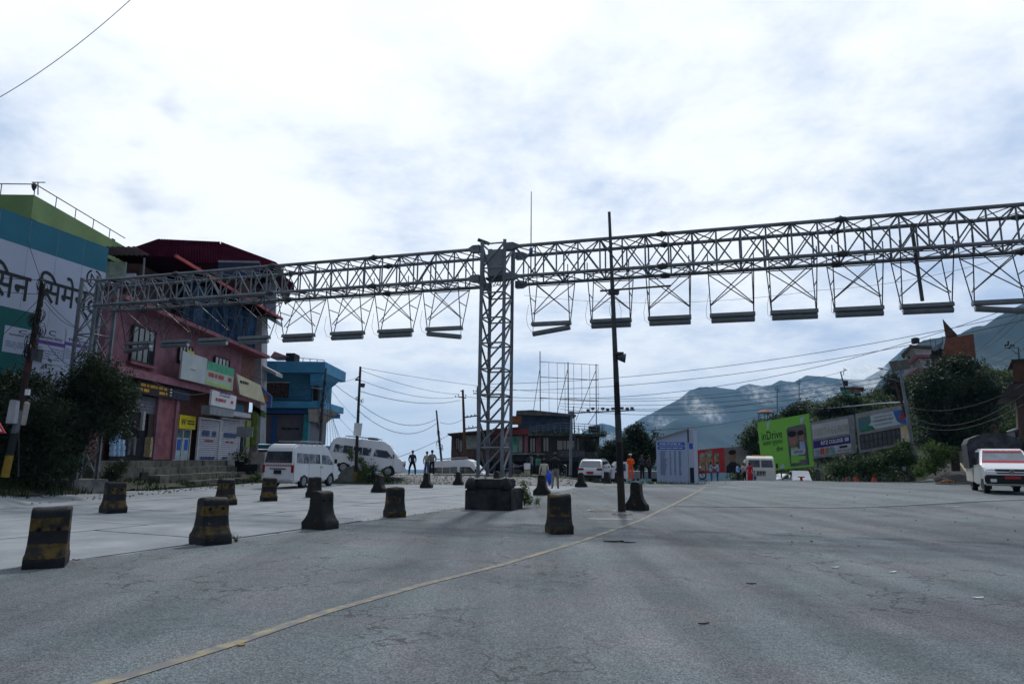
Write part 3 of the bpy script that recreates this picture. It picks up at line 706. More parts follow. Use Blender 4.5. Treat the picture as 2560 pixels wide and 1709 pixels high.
def barrier_mesh(mi, seed):
    random.seed(seed); prof = [(-.33, 0), (-.34, .05), (-.335, .17), (-.28, .22), (-.20, .33), (-.155, .48), (-.145, .68), (-.14, .76), (-.12, .805), (-.07, .835), (0, .845)]
    prof = prof + [(-x, z) for x, z in reversed(prof[:-1])]
    L_ = 0.48; n = 9; V = []; F = []; m_ = len(prof)
    for i in range(n):
        x = -L_ / 2 + L_ * i / (n - 1); e = 0.965 if i in (0, n - 1) else 1.0
        for (y, z) in prof:
            d = 0.022 * mnoise.noise(Vector((x * 4 + seed * 5, y * 4, z * 4))) + 0.01 * mnoise.noise(Vector((x * 13 + seed * 5, y * 13, z * 13)))
            chip = -0.07 * max(0, mnoise.noise(Vector((x * 3 + seed, y * 3, z * 3 + 9))) - 0.18) * (1.6 if z < .25 else 0.8)
            V.append((x * (1 + (0.05 if z < .2 else 0)), y * e * (1 + (d + chip) * 3), z * (1 if z else 1) * (0.99 if e < 1 else 1) + d * (z > 0)))
    for i in range(n - 1):
        for k in range(m_ - 1): F.append((i * m_ + k, i * m_ + k + 1, (i + 1) * m_ + k + 1, (i + 1) * m_ + k))
    F.append(tuple(range(m_))); F.append(tuple(range((n - 1) * m_ + m_ - 1, (n - 1) * m_ - 1, -1)))
    mb = MB().raw(V, F); o = mb.build('barrier_body', MBAR[mi]); random.seed(7 + seed)
    for p in o.data.polygons: p.use_smooth = len(p.vertices) == 4
    return o
bars = [(115, 1418, -6, 0, 'nearest black and yellow concrete barrier at the far left of the road, wide side facing', 1.0),
 (525, 1362, 26, 0, 'chipped black and yellow barrier beside a dry weed', 1.0),
 (800, 1325, 52, 2, 'worn concrete barrier turned end on with a sharp flared foot, third along the asphalt edge', 1.0),
 (986, 1295, 16, 1, 'dark round-topped barrier on the asphalt edge, nearest one left of the tower plinth', .95),
 (282, 1284, 20, 0, 'yellow banded barrier standing on the concrete lot behind the nearest one', 1.0),
 (562, 1264, 28, 0, 'barrier with two holes on the lot, directly behind the chipped one', 1.0),
 (671, 1254, 12, 0, 'yellow topped barrier on the lot in front of the rear bumper of the nearer van', .98),
 (785, 1245, 25, 2, 'barrier on the lot in front of the front wheel of the nearer van', .95),
 (947, 1233, 60, 2, 'stained barrier below the front wheel of the farther van', .95),
 (1066, 1222, 74, 2, 'mossy barrier standing below the two men at the edge of the drop', .95),
 (1146, 1215, 74, 2, 'pale barrier nearest the tilted van, left of the lattice tower', .92),
 (1242, 1212, 74, 2, 'barrier seen through the feet of the lattice tower', .9),
 (1355, 1240, 80, 2, 'barrier in front of the woman with the blue bag', 1.08),
 (1398, 1336, 13, 1, 'round-topped dark barrier alone on the asphalt beside the yellow line', 1.0),
 (1592, 1278, 80, 2, 'dark flared barrier right behind the tall striped pole', 1.08),
 (1453, 1220, 80, 2, 'barrier in front of the tail light of the white car', 1.0),
 (1518, 1211, 76, 2, 'smaller barrier at the right rear corner of the white car', .95),
 (1545, 1210, 60, 2, 'barrier mostly hidden behind the tall striped pole', .9)]
bmesh_cache = {}
for i, (px, py, ang, mi, lb, sc) in enumerate(bars):
    p = gpx(px, py - 3); az = math.atan2(p.x, p.y)
    body = barrier_mesh(mi, i + 1)
    t = thing('concrete_barrier', lb, 'barrier', p, R(ang) - az, group='short concrete barriers dividing the lanes')
    t.scale = (sc, sc, sc); body.parent = t; t['label'] = lb
    if mi == 0 or i == 2:
        for x in (-.12, .12):
            for sy in (-1,):
                z_ = 0.64 if i != 0 else 0.53; MB().lathe([(0.0, 0), (0.028, 0), (0.028, 0.02), (0, 0.02)], (x, -.165, z_), 9, 'Y').build('lifting_hole', M_HOLE, None).parent = t
random.seed(99)

# ================================================================== TALL POLE IN THE ROAD
def stripe_mat(name, bands):
    m = bpy.data.materials.new(name); m.use_nodes = True; n = m.node_tree; L = n.links.new; p = n.nodes['Principled BSDF']; tc = n.nodes.new('ShaderNodeTexCoord'); sp = n.nodes.new('ShaderNodeSeparateXYZ'); L(tc.outputs['Object'], sp.inputs[0])
    t = n.nodes.new('ShaderNodeTexNoise'); t.inputs['Scale'].default_value = 9; t.inputs['Detail'].default_value = 6; L(tc.outputs['Object'], t.inputs['Vector'])
    a = n.nodes.new('ShaderNodeMath'); a.operation = 'MULTIPLY_ADD'; L(t.outputs[0], a.inputs[0]); a.inputs[1].default_value = 0.12; L(sp.outputs[2], a.inputs[2]); d = n.nodes.new('ShaderNodeMath'); d.operation = 'DIVIDE'; L(a.outputs[0], d.inputs[0]); d.inputs[1].default_value = 10.0
    r = n.nodes.new('ShaderNodeValToRGB'); r.color_ramp.interpolation = 'CONSTANT'; e = r.color_ramp.elements; e[0].color = (*bands[0][1], 1); e[1].position = bands[1][0] / 10; e[1].color = (*bands[1][1], 1)
    for z, c in bands[2:]: x = e.new(z / 10); x.color = (*c, 1)
    L(d.outputs[0], r.inputs[0]); x = n.nodes.new('ShaderNodeMix'); x.data_type = 'RGBA'; x.blend_type = 'MULTIPLY'; x.inputs[0].default_value = 0.6; L(r.outputs[0], x.inputs[6]); L(t.outputs[0], x.inputs[7]); L(x.outputs[2], p.inputs['Base Color']); p.inputs['Specular IOR Level'].default_value = 0.2; p.inputs['Roughness'].default_value = 0.6; return m
pb = gpx(1555, 1286); pt = aty(1523, 530, pb.y)
M_POLE = stripe_mat('painted pole', [(0, (0.035, 0.028, 0.022)), (1.15, (0.012, 0.012, 0.014)), (2.15, (0.055, 0.06, 0.066)), (3.0, (0.012, 0.012, 0.015)), (3.95, (0.05, 0.055, 0.062)), (5, (0.075, 0.085, 0.095))])
pole = thing('signal_pole', 'tall leaning dark pole standing in the road with a cross arm and horn speaker', 'pole', pb)
d_ = (pt - pb); mb = MB(); mb.bar(pb - d_.normalized() * .1, pb + d_ * .47, 0.118, 12, 0.082); mb.bar(pb + d_ * .47, pb + d_ * .76, 0.080, 12, 0.064)
mb.bar(pb + d_ * .76, pt, 0.056, 12, 0.046); mb.build('shaft', M_POLE, pole, smooth=False)
yP = pb.y
MB().bar(aty(1500, 727, yP), aty(1677, 714, yP - 0.3), 0.033, 8).build('cross_arm', M_STEELD, pole)
c = aty(1534, 730, yP); MB().box(c, (0.32, 0.2, 0.16)).build('junction_box', M_STEELD, pole, bevel=0.01)
c = aty(1550, 893, yP - .1); 
mb = MB(); mb.box(c + Vector((-.02, 0, .12)), (0.24, 0.2, 0.07)); mb.bar(c + Vector((-.08, 0, .0)), c + Vector((.16, -.05, -.03)), 0.07, 12, 0.15); mb.build('horn_speaker', M_STEELD, pole)
for k in range(2): MB().path([aty(1530 + k * 12, 740, yP), aty(1523 + k * 30, 775, yP - .1), aty(1530 + k * 22, 800, yP - .1)], 0.006, 3).build('loose_wire', M_STEELD, pole)
MB().lathe([(0.32, 0.02), (0.28, 0.045), (0.12, 0.09), (0.1, 0.1)], pb, 14).build('base_mound', M_GRAVEL, pole)
# manhole and cement patch
mh = gpx(1505, 1277); t = thing('manhole_cover', 'round iron manhole cover flush with the asphalt left of the tall pole', 'manhole cover', mh)
MB().lathe([(0.47, 0.0), (0.47, 0.028), (0.39, 0.028), (0.39, 0.02)], mh, 28).build('rim', mat('manhole rim', (0.3, 0.3, 0.29), 0.8, .2), t)
MB().lathe([(0.37, 0.0), (0.37, 0.034), (0.26, 0.034), (0.26, 0.028), (0.2, 0.028), (0.2, 0.034), (0, 0.034)], mh, 28).build('lid', mat('manhole lid', (0.06, 0.06, 0.06), 0.6, .2), t)
def blotch(name, c, rx, ry, th, m, **k):
    pts = [(c.x + rx * math.cos(a) * (1 + .3 * mnoise.noise(Vector((math.cos(a) * 1.5, math.sin(a) * 1.5, c.x)))), c.y + ry * math.sin(a) * (1 + .3 * mnoise.noise(Vector((math.cos(a) * 2, math.sin(a) * 2, c.y)))), c.z + 0.014) for a in [2 * PI * i / 26 for i in range(26)]]
    return MB().prism(pts, (0, 0, th)).build(name, m, None, **k)
blotch('cement_patch', gpx(1527, 1298), 0.6, 0.34, 0.004, mat('cement patch', (0.2, 0.2, 0.2), 0.8, .2, 3, .3), kind='structure')
# ================================================================== LEFT SIDE BUILDINGS
M_PINK = mat('pink render', (0.18, 0.088, 0.112), 0.85, 0.2, 1.2, 0.2, 20, col2=(0.27, 0.135, 0.165), spec=0.05, mixr=(.38, .66))
M_PINKD = mat('pink ledge', (0.19, 0.065, 0.08), 0.8, 0.3, 2.0, 0.2, 20, col2=(0.28, 0.11, 0.125))
M_BRICK = mat('brown brick', (0.13, 0.06, 0.05), 0.85, 0.3, 5, 0.5, 18, col2=(0.20, 0.10, 0.085))
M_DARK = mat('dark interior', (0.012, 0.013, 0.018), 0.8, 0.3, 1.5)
M_REDR = mat('maroon roof sheet', (0.019, 0.0025, 0.008), 0.9, 0.25, 0.8, col2=(0.030, 0.005, 0.012), spec=0.0)
M_REDT = mat('red ridge trim', (0.38, 0.05, 0.05), 0.6, 0.3, 3)
M_SHUT = mat('shutter steel', (0.36, 0.36, 0.42), 0.5, 0.12, 2, col2=(0.42, 0.42, 0.48), metal=0.1)
M_SHUTD = mat('shutter grey', (0.13, 0.13, 0.16), 0.6, 0.15, 2)
M_BGLASS = mat('blue mirror glass', (0.006, 0.018, 0.04), 0.9, 0.3, 0.45, col2=(0.05, 0.09, 0.16), spec=0.0)
M_GLASS = glass_mat('window glass'); M_WFR = mat('window frame dark', (0.03, 0.025, 0.025), 0.6)
M_WALLC = mat('cream wall', (0.30, 0.28, 0.26), 0.8, 0.2, 1.5); M_WHITEP = mat('white paint', (0.62, 0.64, 0.66), 0.6, 0.12, 3)
M_STEP = mat('step stone', (0.075, 0.075, 0.065), 0.9, 0.35, 2.2, 0.7, 10, col2=(0.15, 0.145, 0.12))
M_INK = mat('black lettering', (0.015, 0.02, 0.022), 0.6, 0.05); M_WINK = mat('white lettering', (0.75, 0.75, 0.75), 0.6, 0.05)
M_BLUEINK = mat('blue lettering', (0.06, 0.09, 0.19), 0.6, 0.05); M_REDINK = mat('red lettering', (0.27, 0.05, 0.055), 0.6, 0.05)
M_YEL2 = mat('yellow panel', (0.62, 0.5, 0.02), 0.6, 0.1, 3); M_GREY = mat('grey panel', (0.22, 0.24, 0.25), 0.7, 0.15, 2)

# ---- teal advertising wall
bt0 = atz(-80, 489, 11.0); bt1 = atz(272, 620, 11.0)
adv = thing('advertising_wall', 'huge teal and white cement advertisement board with black Devanagari lettering', 'billboard', (bt1.x, bt1.y, 0))
PA = Plane(bt0, bt1); LA = PA.L
PA.rect(-3, 1.2, LA, 11.0, -0.12, 0.25).build('frame', M_STEELD, adv)
M_TEAL = mat('teal print', (0.015, 0.13, 0.19), 0.55, 0.08, 0.8); M_WPR = mat('white print', (0.36, 0.40, 0.50), 0.6, 0.06, 0.7); M_GRNP = mat('green print', (0.008, 0.10, 0.10), 0.55, 0.1, 0.8)
zb = PA.sz(268, 683)[1]; 
PA.rect(-3, zb, LA, 11.0, 0, 0.1).build('teal_band', M_TEAL, adv)
PA.rect(-3, 2.8, LA, zb - 0.003, 0, 0.1).build('white_panel', M_WPR, adv)
PA.rect(-3, 1.2, LA, 2.797, 0, 0.1).build('green_base_band', M_GRNP, adv)
for i in range(1, 5): 
    s = LA * i / 5; PA.rect(s - .006, 1.2, s + .006, 11, 0.004, 0.004).build('sheet_seam', M_GREY, adv)
def ptext(P_, body, x0, y0, x1, y1, off, m, parent, name='lettering'):
    """lettering filling the picture box: left edge x0 from y0(top) .. y1(bottom)"""
    a = P_.sz(x0, y0); b = P_.sz(x0, y1); c = P_.sz(x1, y1)
    return P_.text(body, a[0], b[1], c[0], a[1], off, m, parent, name)
def padv(body, x0, ytop, ybot, x1, m, parent, P_=PA, off=0.01):
    a = P_.sz(x0, ytop); b = P_.sz(x0, ybot); c = P_.sz(x1, ybot); return P_.text(body, a[0], b[1], c[0], a[1], off, m, parent)
padv('सिन', -28, 638, 733, 74, M_INK, adv); padv('सिमेन्ट', 100, 672, 775, 244, M_INK, adv)
# round emblem
e0 = PA.sz(235, 697); mb = MB()
for i in range(22):
    if i in (5, 6, 16, 17): continue
    a = 2 * PI * i / 22; b = 2 * PI * (i + 1) / 22
    PA.poly([(e0[0] + .42 * math.cos(a), e0[1] + .42 * math.sin(a)), (e0[0] + .42 * math.cos(b), e0[1] + .42 * math.sin(b)), (e0[0] + .34 * math.cos(b), e0[1] + .34 * math.sin(b)), (e0[0] + .34 * math.cos(a), e0[1] + .34 * math.sin(a))], 0.01, 0.008, mb)
mb.build('emblem_ring', M_INK, adv); PA.text('N', e0[0] - .2, e0[1] - .2, e0[0] + .2, e0[1] + .2, 0.012, M_INK, adv, 'emblem_letter')
# smaller printed boards inside it
s0, z0 = PA.sz(8, 765); s1 = PA.sz(95, 795)[0]
PA.rect(-1.2, 3.2, s1, z0, 0.012, 0.01).build('green_inset', M_GRNP, adv)
def inset(x0, y0, x1, y1, hdr=None):
    a = PA.sz(x0, y0); b = PA.sz(x1, y1); o = PA.rect(a[0], b[1], b[0], a[1], 0.022, 0.009).build('inset_panel', M_WPR, adv)
    return a[0], b[1], b[0], a[1], o
M_PUR = mat('purple print', (0.10, 0.05, 0.22), 0.6, .05)
for (x0, y0, x1, y1) in ((12, 812, 92, 892), (94, 812, 156, 915), (164, 822, 224, 915)):
    a, b, c, d, o = inset(x0, y0, x1, y1)
    if x0 > 50: PA.rect(a, b + (d - b) * .52, c, b + (d - b) * .62, 0.028, 0.005).build('purple_bar', M_PUR, o)
    PA.text('C', a + (c - a) * .38, b + (d - b) * .78, a + (c - a) * .62, b + (d - b) * .93, 0.028, M_INK, o); PA.text('स्वास्तिक सिमेन्ट' if x0 < 150 else 'सिमेन्ट', a + (c - a) * .12, b + (d - b) * .64, a + (c - a) * .88, b + (d - b) * .75, 0.028, M_INK, o)
    PA.lines(a + .1, b + .15, c - .1, b + (d - b) * .45, 5, 0.028, M_BLUEINK, o, 0.28)
# ---- green building
g0 = atz(85, 487, 15.2); g1 = atz(310, 617, 15.2); gl = Vector((g0.x - 9, g0.y + 0.3, 0))
M_GRN = mat('green wall paint', (0.13, 0.22, 0.09), 0.8, 0.15, 0.6, col2=(0.19, 0.28, 0.12)); M_GRNB = mat('reddish soffit', (0.15, 0.07, 0.06), 0.85, 0.2, 1)
gb = thing('green_building', 'tall green building with roof railing behind the cement advertisement', 'building', (g0.x, g0.y, 0))
PG = Plane(g0, g1); PGl = Plane(gl, g0)
def loop_box(name, pts, z0, z1, m, parent, **k):
    return MB().prism([(x, y, z0) for x, y in pts], (0, 0, z1 - z0)).build(name, m, parent, **k)
ex = 0.7
o_ = [(gl.x, g0.y), (g0.x, g0.y), (g1.x, g1.y + 4), (gl.x, g1.y + 4)]
loop_box('parapet', o_, 13.9, 15.2, M_GRN, gb)
loop_box('wall', [(gl.x, g0.y + ex), (g0.x - ex, g0.y + ex), (g1.x - ex, g1.y + 4), (gl.x, g1.y + 4)], 0.2, 13.897, M_GRNB, gb)
for k in range(3): PG.rect(1.5 + 2.6 * k, 11.4, 2.7 + 2.6 * k, 13.0, -ex + .03, .05).build('window', M_GLASS, gb)
mb = MB()
for a, b in (((gl.x, g0.y), (g0.x, g0.y)), ((g0.x, g0.y), (g1.x, g1.y))):
    a = Vector((*a, 15.8)); b = Vector((*b, 15.8)); mb.bar(a, b, 0.03, 5); n = 5
    for i in range(n): q = a.lerp(b, i / n); mb.bar(q, q - Vector((0, 0, .62)), 0.025, 5)
mb.build('roof_railing', M_STEELD, gb)
q = aty(95, 487, g0.y + .3); MB().bar(q, aty(95, 455, g0.y + .3), .03, 5).bar(aty(80, 456, g0.y + .3), aty(113, 456, g0.y + .3), .03, 4).build('aerial', M_STEELD, gb)
q = aty(85, 468, g0.y); mb = MB(); mb.lathe([(.03, -.2), (.12, 0), (.13, .15), (.03, .26)], q, 7); mb.build('roof_lantern', M_STEELD, gb)
PG.rect(7.6, 13.5, 7.9, 15.3, 0.06, .08).build('drain_pipe', M_STEELD, gb)

# ---- pink shop building
pk = thing('pink_shop_building', 'pink shop building under a maroon metal roof with mirrored blue glass upstairs', 'building', (-19, 34, 0))
FX = -19.05; PF = Plane((FX, 30), (FX, 52.5))      # facade; s = y - 30
Y = lambda y: y - 30
def FR(name, m, x0, y0, x1, y1, off=0.0, th=0.2, parent=pk, **k): return PF.prect(x0, y0, x1, y1, off, th).build(name, m, parent, **k)
def FS(name, m, s0, z0, s1, z1, off=0.0, th=0.2, parent=pk, **k): return PF.rect(s0, z0, s1, z1, off, th).build(name, m, parent, **k)
sL = PF.sz(262, 900)[0]; sR = PF.sz(600, 1000)[0]; sE = PF.sz(634, 1000)[0]
# body
box('wall', M_PINK, pk, (-24.3, 30 + (sL + sR) / 2, 7.25), (10.3, sR - sL, 3.2), label='pink rendered first floor wall')
box('lower_wall', M_BRICK, pk, (-24.25, 30 + (sL + sE) / 2, 3.4), (9.8, sE - sL, 4.4))
box('corner_wall', M_BRICK, pk, (-24.3, 30 + (sR + sE) / 2 + .02, 7.25), (10.26, sE - sR - .04, 3.2))
box('upper_wall', mat('dark brick', (0.06, 0.03, 0.028), .85, .3, 4), pk, (-24.6, 30 + (sL + 3.2 + sE) / 2, 10.3), (9.8, sE - sL - 3.3, 2.5))
box('floor_slab', M_PINKD, pk, (-24.0, 30 + (sL + sE) / 2, 5.62), (11.3, sE - sL + .5, 0.2))
box('floor_slab', M_PINKD, pk, (-24.0, 30 + (sL + sE) / 2, 8.93), (11.6, sE - sL + .7, 0.22))
box('ledge_trim', M_PINK, pk, (-18.33, 30 + (sL + sE) / 2, 5.46), (0.12, sE - sL + .4, 0.3))
# mirrored glazing of the second floor
s0 = PF.sz(452, 790)[0]; 
n = 9
for i in range(n):
    a = s0 + (sE - .8 - s0) * i / n; b = s0 + (sE - .8 - s0) * (i + 1) / n - .05; FS('glass_pane', M_BGLASS, a, 9.06, b, 11.75, 0.1 + (0.03 if i % 2 else 0), 0.06)
FS('terrace_rail', M_WFR, sL + .2, 9.9, s0 - .1, 9.96, .5, .05); FS('terrace_rail', M_WFR, sL + .2, 9.5, s0 - .1, 9.56, .5, .05)
for i in range(6): a = s0 - .3 - i * 1.0; FS('terrace_post', M_WFR, a, 9.05, a + .06, 9.95, .5, .05)
# lean-to roof and its red edge
eL = sL - .2
def corr(name, a, b, c, d, m, parent, n=46, amp=0.03):
    """corrugated sheet: a-b lower edge, d-c upper edge"""
    a, b, c, d = map(Vector, (a, b, c, d)); nr = (b - a).cross(d - a).normalized(); V = []
    for i in range(n + 1):
        t = i / n; o = nr * (amp if i % 2 else -amp)
        V += [a.lerp(b, t) + o, d.lerp(c, t) + o]
    return MB().raw(V, [(2 * i, 2 * i + 2, 2 * i + 3, 2 * i + 1) for i in range(n)]).build(name, m, parent)
corr('lean_to_roof', (-17.9, 35.0, 12.0), (-17.9, 52, 12.1), (-21.5, 52, 12.2), (-21.5, 35.0, 12.1), M_REDR, pk, 90)
MB().prism([(-17.85, 35, 11.93), (-17.85, 52.2, 12.03), (-17.85, 52.2, 12.2), (-17.85, 35, 12.1)], (-.12, 0, 0)).build('eaves_trim', M_REDT, pk)
corr('awning_roof', (-19.0, 34.7, 11.95), (-23.0, 34.7, 11.9), (-23.0, 33.2, 11.9), (-19.0, 33.2, 11.95), mat('grey sheet', (0.2, 0.2, 0.21), .6, .2), pk, 30)
MB().bar(aty(361, 645, 34), aty(357, 702, 34), .05, 4).build('awning_post', M_STEEL, pk)
a = aty(268, 655, 34.2); b = aty(312, 700, 34.2); MB().box(((a.x + b.x) / 2, 34.2, (a.z + b.z) / 2), (b.x - a.x, .1, a.z - b.z)).build('notice_panel', mat('pale green notice', (0.25, 0.33, 0.27), .7, .3, 3), pk)
a = aty(313, 683, 34.2); b = aty(336, 706, 34.2); MB().box(((a.x + b.x) / 2, 34.25, (a.z + b.z) / 2), (b.x - a.x, .1, a.z - b.z)).build('side_panel', M_WPR, pk)
# big maroon roof
def AY(px, py, y): return aty(px, py, y)
rt = [AY(272, 640, 44), AY(300, 624, 44.2), AY(395, 597, 45), AY(550, 604, 46), AY(690, 656, 47.5)]
lowL = AY(272, 662, 43); lowR = AY(700, 664, 46.5)
mb = MB(); top = [rt[0], rt[2], rt[3], rt[4]]
corr('main_roof', AY(395, 656, 43), AY(552, 656, 44), AY(550, 604, 46), AY(395, 597, 45), M_REDR, pk, 46, .02)
MB().prism([AY(270, 640, 44), AY(270, 668, 43.2), AY(395, 656, 43), AY(395, 597, 45)], (0, .12, 0)).build('roof_slope', M_REDR, pk)
MB().prism([AY(552, 604, 46), AY(552, 656, 44), AY(690, 662, 46.2), AY(690, 655, 47.5)], (0, .12, 0)).build('roof_slope', M_REDR, pk)
MB().prism([AY(690, 655, 47.5), AY(700, 664, 47.2), AY(722, 735, 47.6), AY(712, 760, 47.6), AY(682, 690, 47.6)], (0, .3, 0)).build('roof_slope', mat('dark roof side', (0.05, 0.02, 0.025), .7), pk)
box('attic_wall', mat('dark brick', (0.06, 0.03, 0.028), .85, .3, 4), pk, (-24.2, 49.8, 13.2), (9.3, 4.5, 2.4)); 
MB().prism([AY(395, 602, 50), AY(550, 609, 50), AY(684, 668, 50), AY(684, 690, 50), AY(300, 690, 50), AY(300, 650, 50)], (0, 5, 0)).build('attic_infill', M_REDR, pk)
P46 = Plane((-30, 43.4), (-10, 43.9))
for x0, x1, nm in ((546, 590, 1), (591, 628, 1), (629, 648, 1)): P46.prect(x0, 657, x1, 690, 0, .1).build('tarpaulin', mat('dark blue tarp', (0.02, 0.035, 0.09), .5, .2, 2), pk)
P46.prect(546, 652, 648, 657, .05, .1).build('gutter', M_GREY, pk)
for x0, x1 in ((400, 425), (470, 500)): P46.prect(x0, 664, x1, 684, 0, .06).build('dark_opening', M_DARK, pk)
# first floor windows
for (x0, y0, x1, y1, st) in ((333, 823, 381, 900, 0), (449, 866, 477, 900, 1), (537, 897, 570, 938, 2)):
    a = PF.sz(x0, y0); b = PF.sz(x1, y1); s_, e_ = a[0], b[0]; zt_, zb_ = min(8.5, (a[1] + PF.sz(x1, y0)[1]) / 2 + .05), max(5.9, PF.sz(x0, y1)[1])
    w = FS('window', M_GLASS, s_, zb_, e_, zt_, .03, .04)
    PF.frame(s_ - .06, zb_ - .06, e_ + .06, zt_ + .06, .08, .07, .06).build('frame', M_WFR, w)
    mb = MB()
    for k in range(1, 4): x = s_ + (e_ - s_) * k / 4; PF.rect(x - .02, zb_, x + .02, zt_, .06, .03, mb)
    mb.build('glazing_bars', M_WFR, w)
    if st: q = PF.sz(x0 + (15 if st == 1 else 8), y0 + (16 if st == 1 else 27)); PF.rect(q[0], q[1] - .5, q[0] + .9, q[1] + (.2 if st == 1 else 0), .09, .01).build('yellow_notice', M_YEL2, w)
    if st == 0: FS('sill', M_PINKD, s_ - .15, zb_ - .22, e_ + .15, zb_ - .08, .16, .2, w)
# pink pillars of the ground floor
for x0, x1, m in ((376, 384, M_PINK), (384, 424, M_PINKD), (423, 431, M_PINK)):
    a = PF.sz(x0, 1070)[0]; b = PF.sz(x1, 1070)[0]; FS('pillar', m, a, 1.35, b, 5.3, .3 if m is M_PINK else .2, .6)
# shop interior, shutters, door
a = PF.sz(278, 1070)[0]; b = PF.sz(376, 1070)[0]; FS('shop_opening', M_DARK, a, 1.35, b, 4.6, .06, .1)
def shutter(s0, s1, z0, z1, m, off=0.1, parent=pk, n=None):
    n = n or int((z1 - z0) / .13); mb = MB(); V = []
    for i in range(n * 2 + 1):
        z = z0 + (z1 - z0) * i / (2 * n); o = off + (.03 if i % 2 else 0); V += [PF.P(s0, z, o), PF.P(s1, z, o)]
    mb.raw(V, [(2 * i, 2 * i + 1, 2 * i + 3, 2 * i + 2) for i in range(n * 2)]); return mb.build('roller_shutter', m, parent)
shutter(a + .3, b, 3.7, 4.6, M_SHUTD, .12)
sh = []
for x0, x1 in ((488, 540), (544, 591)):
    a = PF.sz(x0, 1100)[0]; b = PF.sz(x1, 1100)[0]; zb_ = 0.95; zt_ = PF.sz((x0 + x1) / 2, 1050)[1]
    o = shutter(a, b, zb_, zt_, M_SHUT, .14); PF.frame(a - .08, zb_, b + .08, zt_ + .12, .08, .22, .12).build('frame', M_WHITEP, o)
    PF.lines(a + .5, 2.75, b - .5, 3.15, 1, .2, M_BLUEINK, o, .8); PF.lines(a + .9, 2.4, b - .9, 2.6, 1, .2, M_REDINK, o, .6); PF.lines(a + .5, 1.3, b - .5, 1.6, 1, .2, M_BLUEINK, o, .6)
a = PF.sz(430, 1100)[0]; b = PF.sz(470, 1100)[0]; zt_ = PF.sz(450, 1070)[1]
dr = FS('glass_door', mat('door glass', (0.12, 0.2, 0.22), .2, .3, 1), a, 1.2, b, zt_, .08, .05); PF.frame(a - .05, 1.2, b + .05, zt_, .1, .14, .1).build('frame', mat('cream frame', (0.5, 0.48, 0.4), .6), dr)
FS('stile', mat('cream frame', (0.5, 0.48, 0.4)), (a + b) / 2 - .05, 1.3, (a + b) / 2 + .05, zt_ - .1, .15, .08, dr); FS('lower_panel', mat('pale blue film', (0.35, 0.45, 0.5), .5), a + .1, 1.3, b - .1, 2.6, .1, .02, dr)
for k in (0.22, .68): FS('poster', mat('blue poster', (0.03, 0.12, 0.5), .6), a + (b - a) * k, 1.9, a + (b - a) * (k + .2), 2.5, .13, .02, dr)
# sign boards
def sign(name, m, quad, off, th, lab=None, parent=pk):
    return PF.ppoly(quad, off, th).build(name, m, parent, label=lab)
a = PF.sz(408, 920)[0]; b = PF.sz(474, 925)[0]; c = PF.sz(545, 950)[0]
sb = FS('sign_board', mat('blank white board', (0.36, 0.40, 0.40), .6, .12, 1), a, 5.72, b, 7.25, 1.0, .1, label='blank off-white sign board'); PF.lines(a + 1, 6.3, b - 1.4, 6.45, 1, 1.01, M_GREY, sb)
sb = FS('sign_board', mat('green white board', (0.33, 0.38, 0.32), .6, .12, 1), b + .02, 5.72, c, 7.15, 1.0, .1, label='green topped sign board'); FS('green_band', mat('board green', (0.04, 0.28, 0.16), .6), b + .02, 6.65, c, 7.15, 1.01, .01, sb)
PF.lines(b + .3, 6.2, c - .3, 6.55, 1, 1.012, M_REDINK, sb, .7); FS('lime_band', mat('board lime', (0.3, 0.45, 0.1), .6), b + .02, 5.8, c, 5.95, 1.012, .01, sb)
sb = sign('sign_board', mat('cream board', (0.46, 0.44, 0.30), .6, .12, 1), [(550, 934), (613, 962), (626, 1007), (559, 985)], 1.1, .1, 'tilted cream sign board'); p_ = PF.sz(556, 953); PF.lines(p_[0] + .1, p_[1] - .1, p_[0] + 1.6, p_[1] + .15, 1, 1.12, M_INK, sb, .7)
sb = sign('sign_board', mat('white office board', (0.58, 0.58, 0.60), .6, .08, 1), [(467, 973), (533, 990), (529, 1023), (463, 1011)], 1.5, .12, 'white sign board with red and blue writing')
a = PF.sz(470, 990); b = PF.sz(528, 1006); PF.lines(a[0] + .3, b[1] - .15, b[0] - .3, b[1] + .12, 1, 1.52, M_REDINK, sb, .7); PF.lines(a[0] + .8, b[1] + .2, b[0] - .8, b[1] + .5, 2, 1.52, M_BLUEINK, sb, .5)
sign('sign_box', M_GREY, [(463, 1012), (528, 1024), (526, 1042), (462, 1034)], 1.45, .5)
a = PF.sz(434, 1050)[0]; b = PF.sz(475, 1050)[0]; z = PF.sz(455, 1055)[1]; sb = FS('sign_board', M_YEL2, a, z - .38, b, z + .38, .35, .08, label='yellow sign with a black W'); PF.text('W', a + .15, z - .18, a + .75, z + .18, .37, M_INK, sb); PF.lines(a + .9, z - .15, b - .15, z + .15, 2, .37, M_INK, sb, .5)
a = PF.sz(316, 985)[0]; b = PF.sz(411, 985)[0]; M_BLKB = mat('black fascia', (0.02, 0.018, 0.02), .6, .2)
sb = FS('sign_board', M_BLKB, a, 4.62, b, 5.28, .5, .1, label='black shop fascia with yellow writing'); M_AMB = mat('amber lettering', (0.6, 0.32, 0.02), .6)
PF.lines(a + .3, 4.7, a + 3.0, 5.2, 2, .51, M_AMB, sb, .6); PF.lines(a + 3.3, 4.72, b - .2, 5.2, 3, .51, M_WINK, sb, .5)
FS('sign_board', mat('navy fascia', (0.025, 0.035, 0.07), .6, .2), b + .05, 4.66, PF.sz(455, 990)[0], 5.25, .48, .1)
a = PF.sz(533, 1015)[0]; b = PF.sz(600, 1020)[0]; FS('sign_board', mat('teal faded', (0.06, 0.16, 0.22), .7, .2), a, 4.55, b, 5.1, .3, .1); FS('canopy', M_SHUT, a, 4.2, b, 4.5, .8, .7)
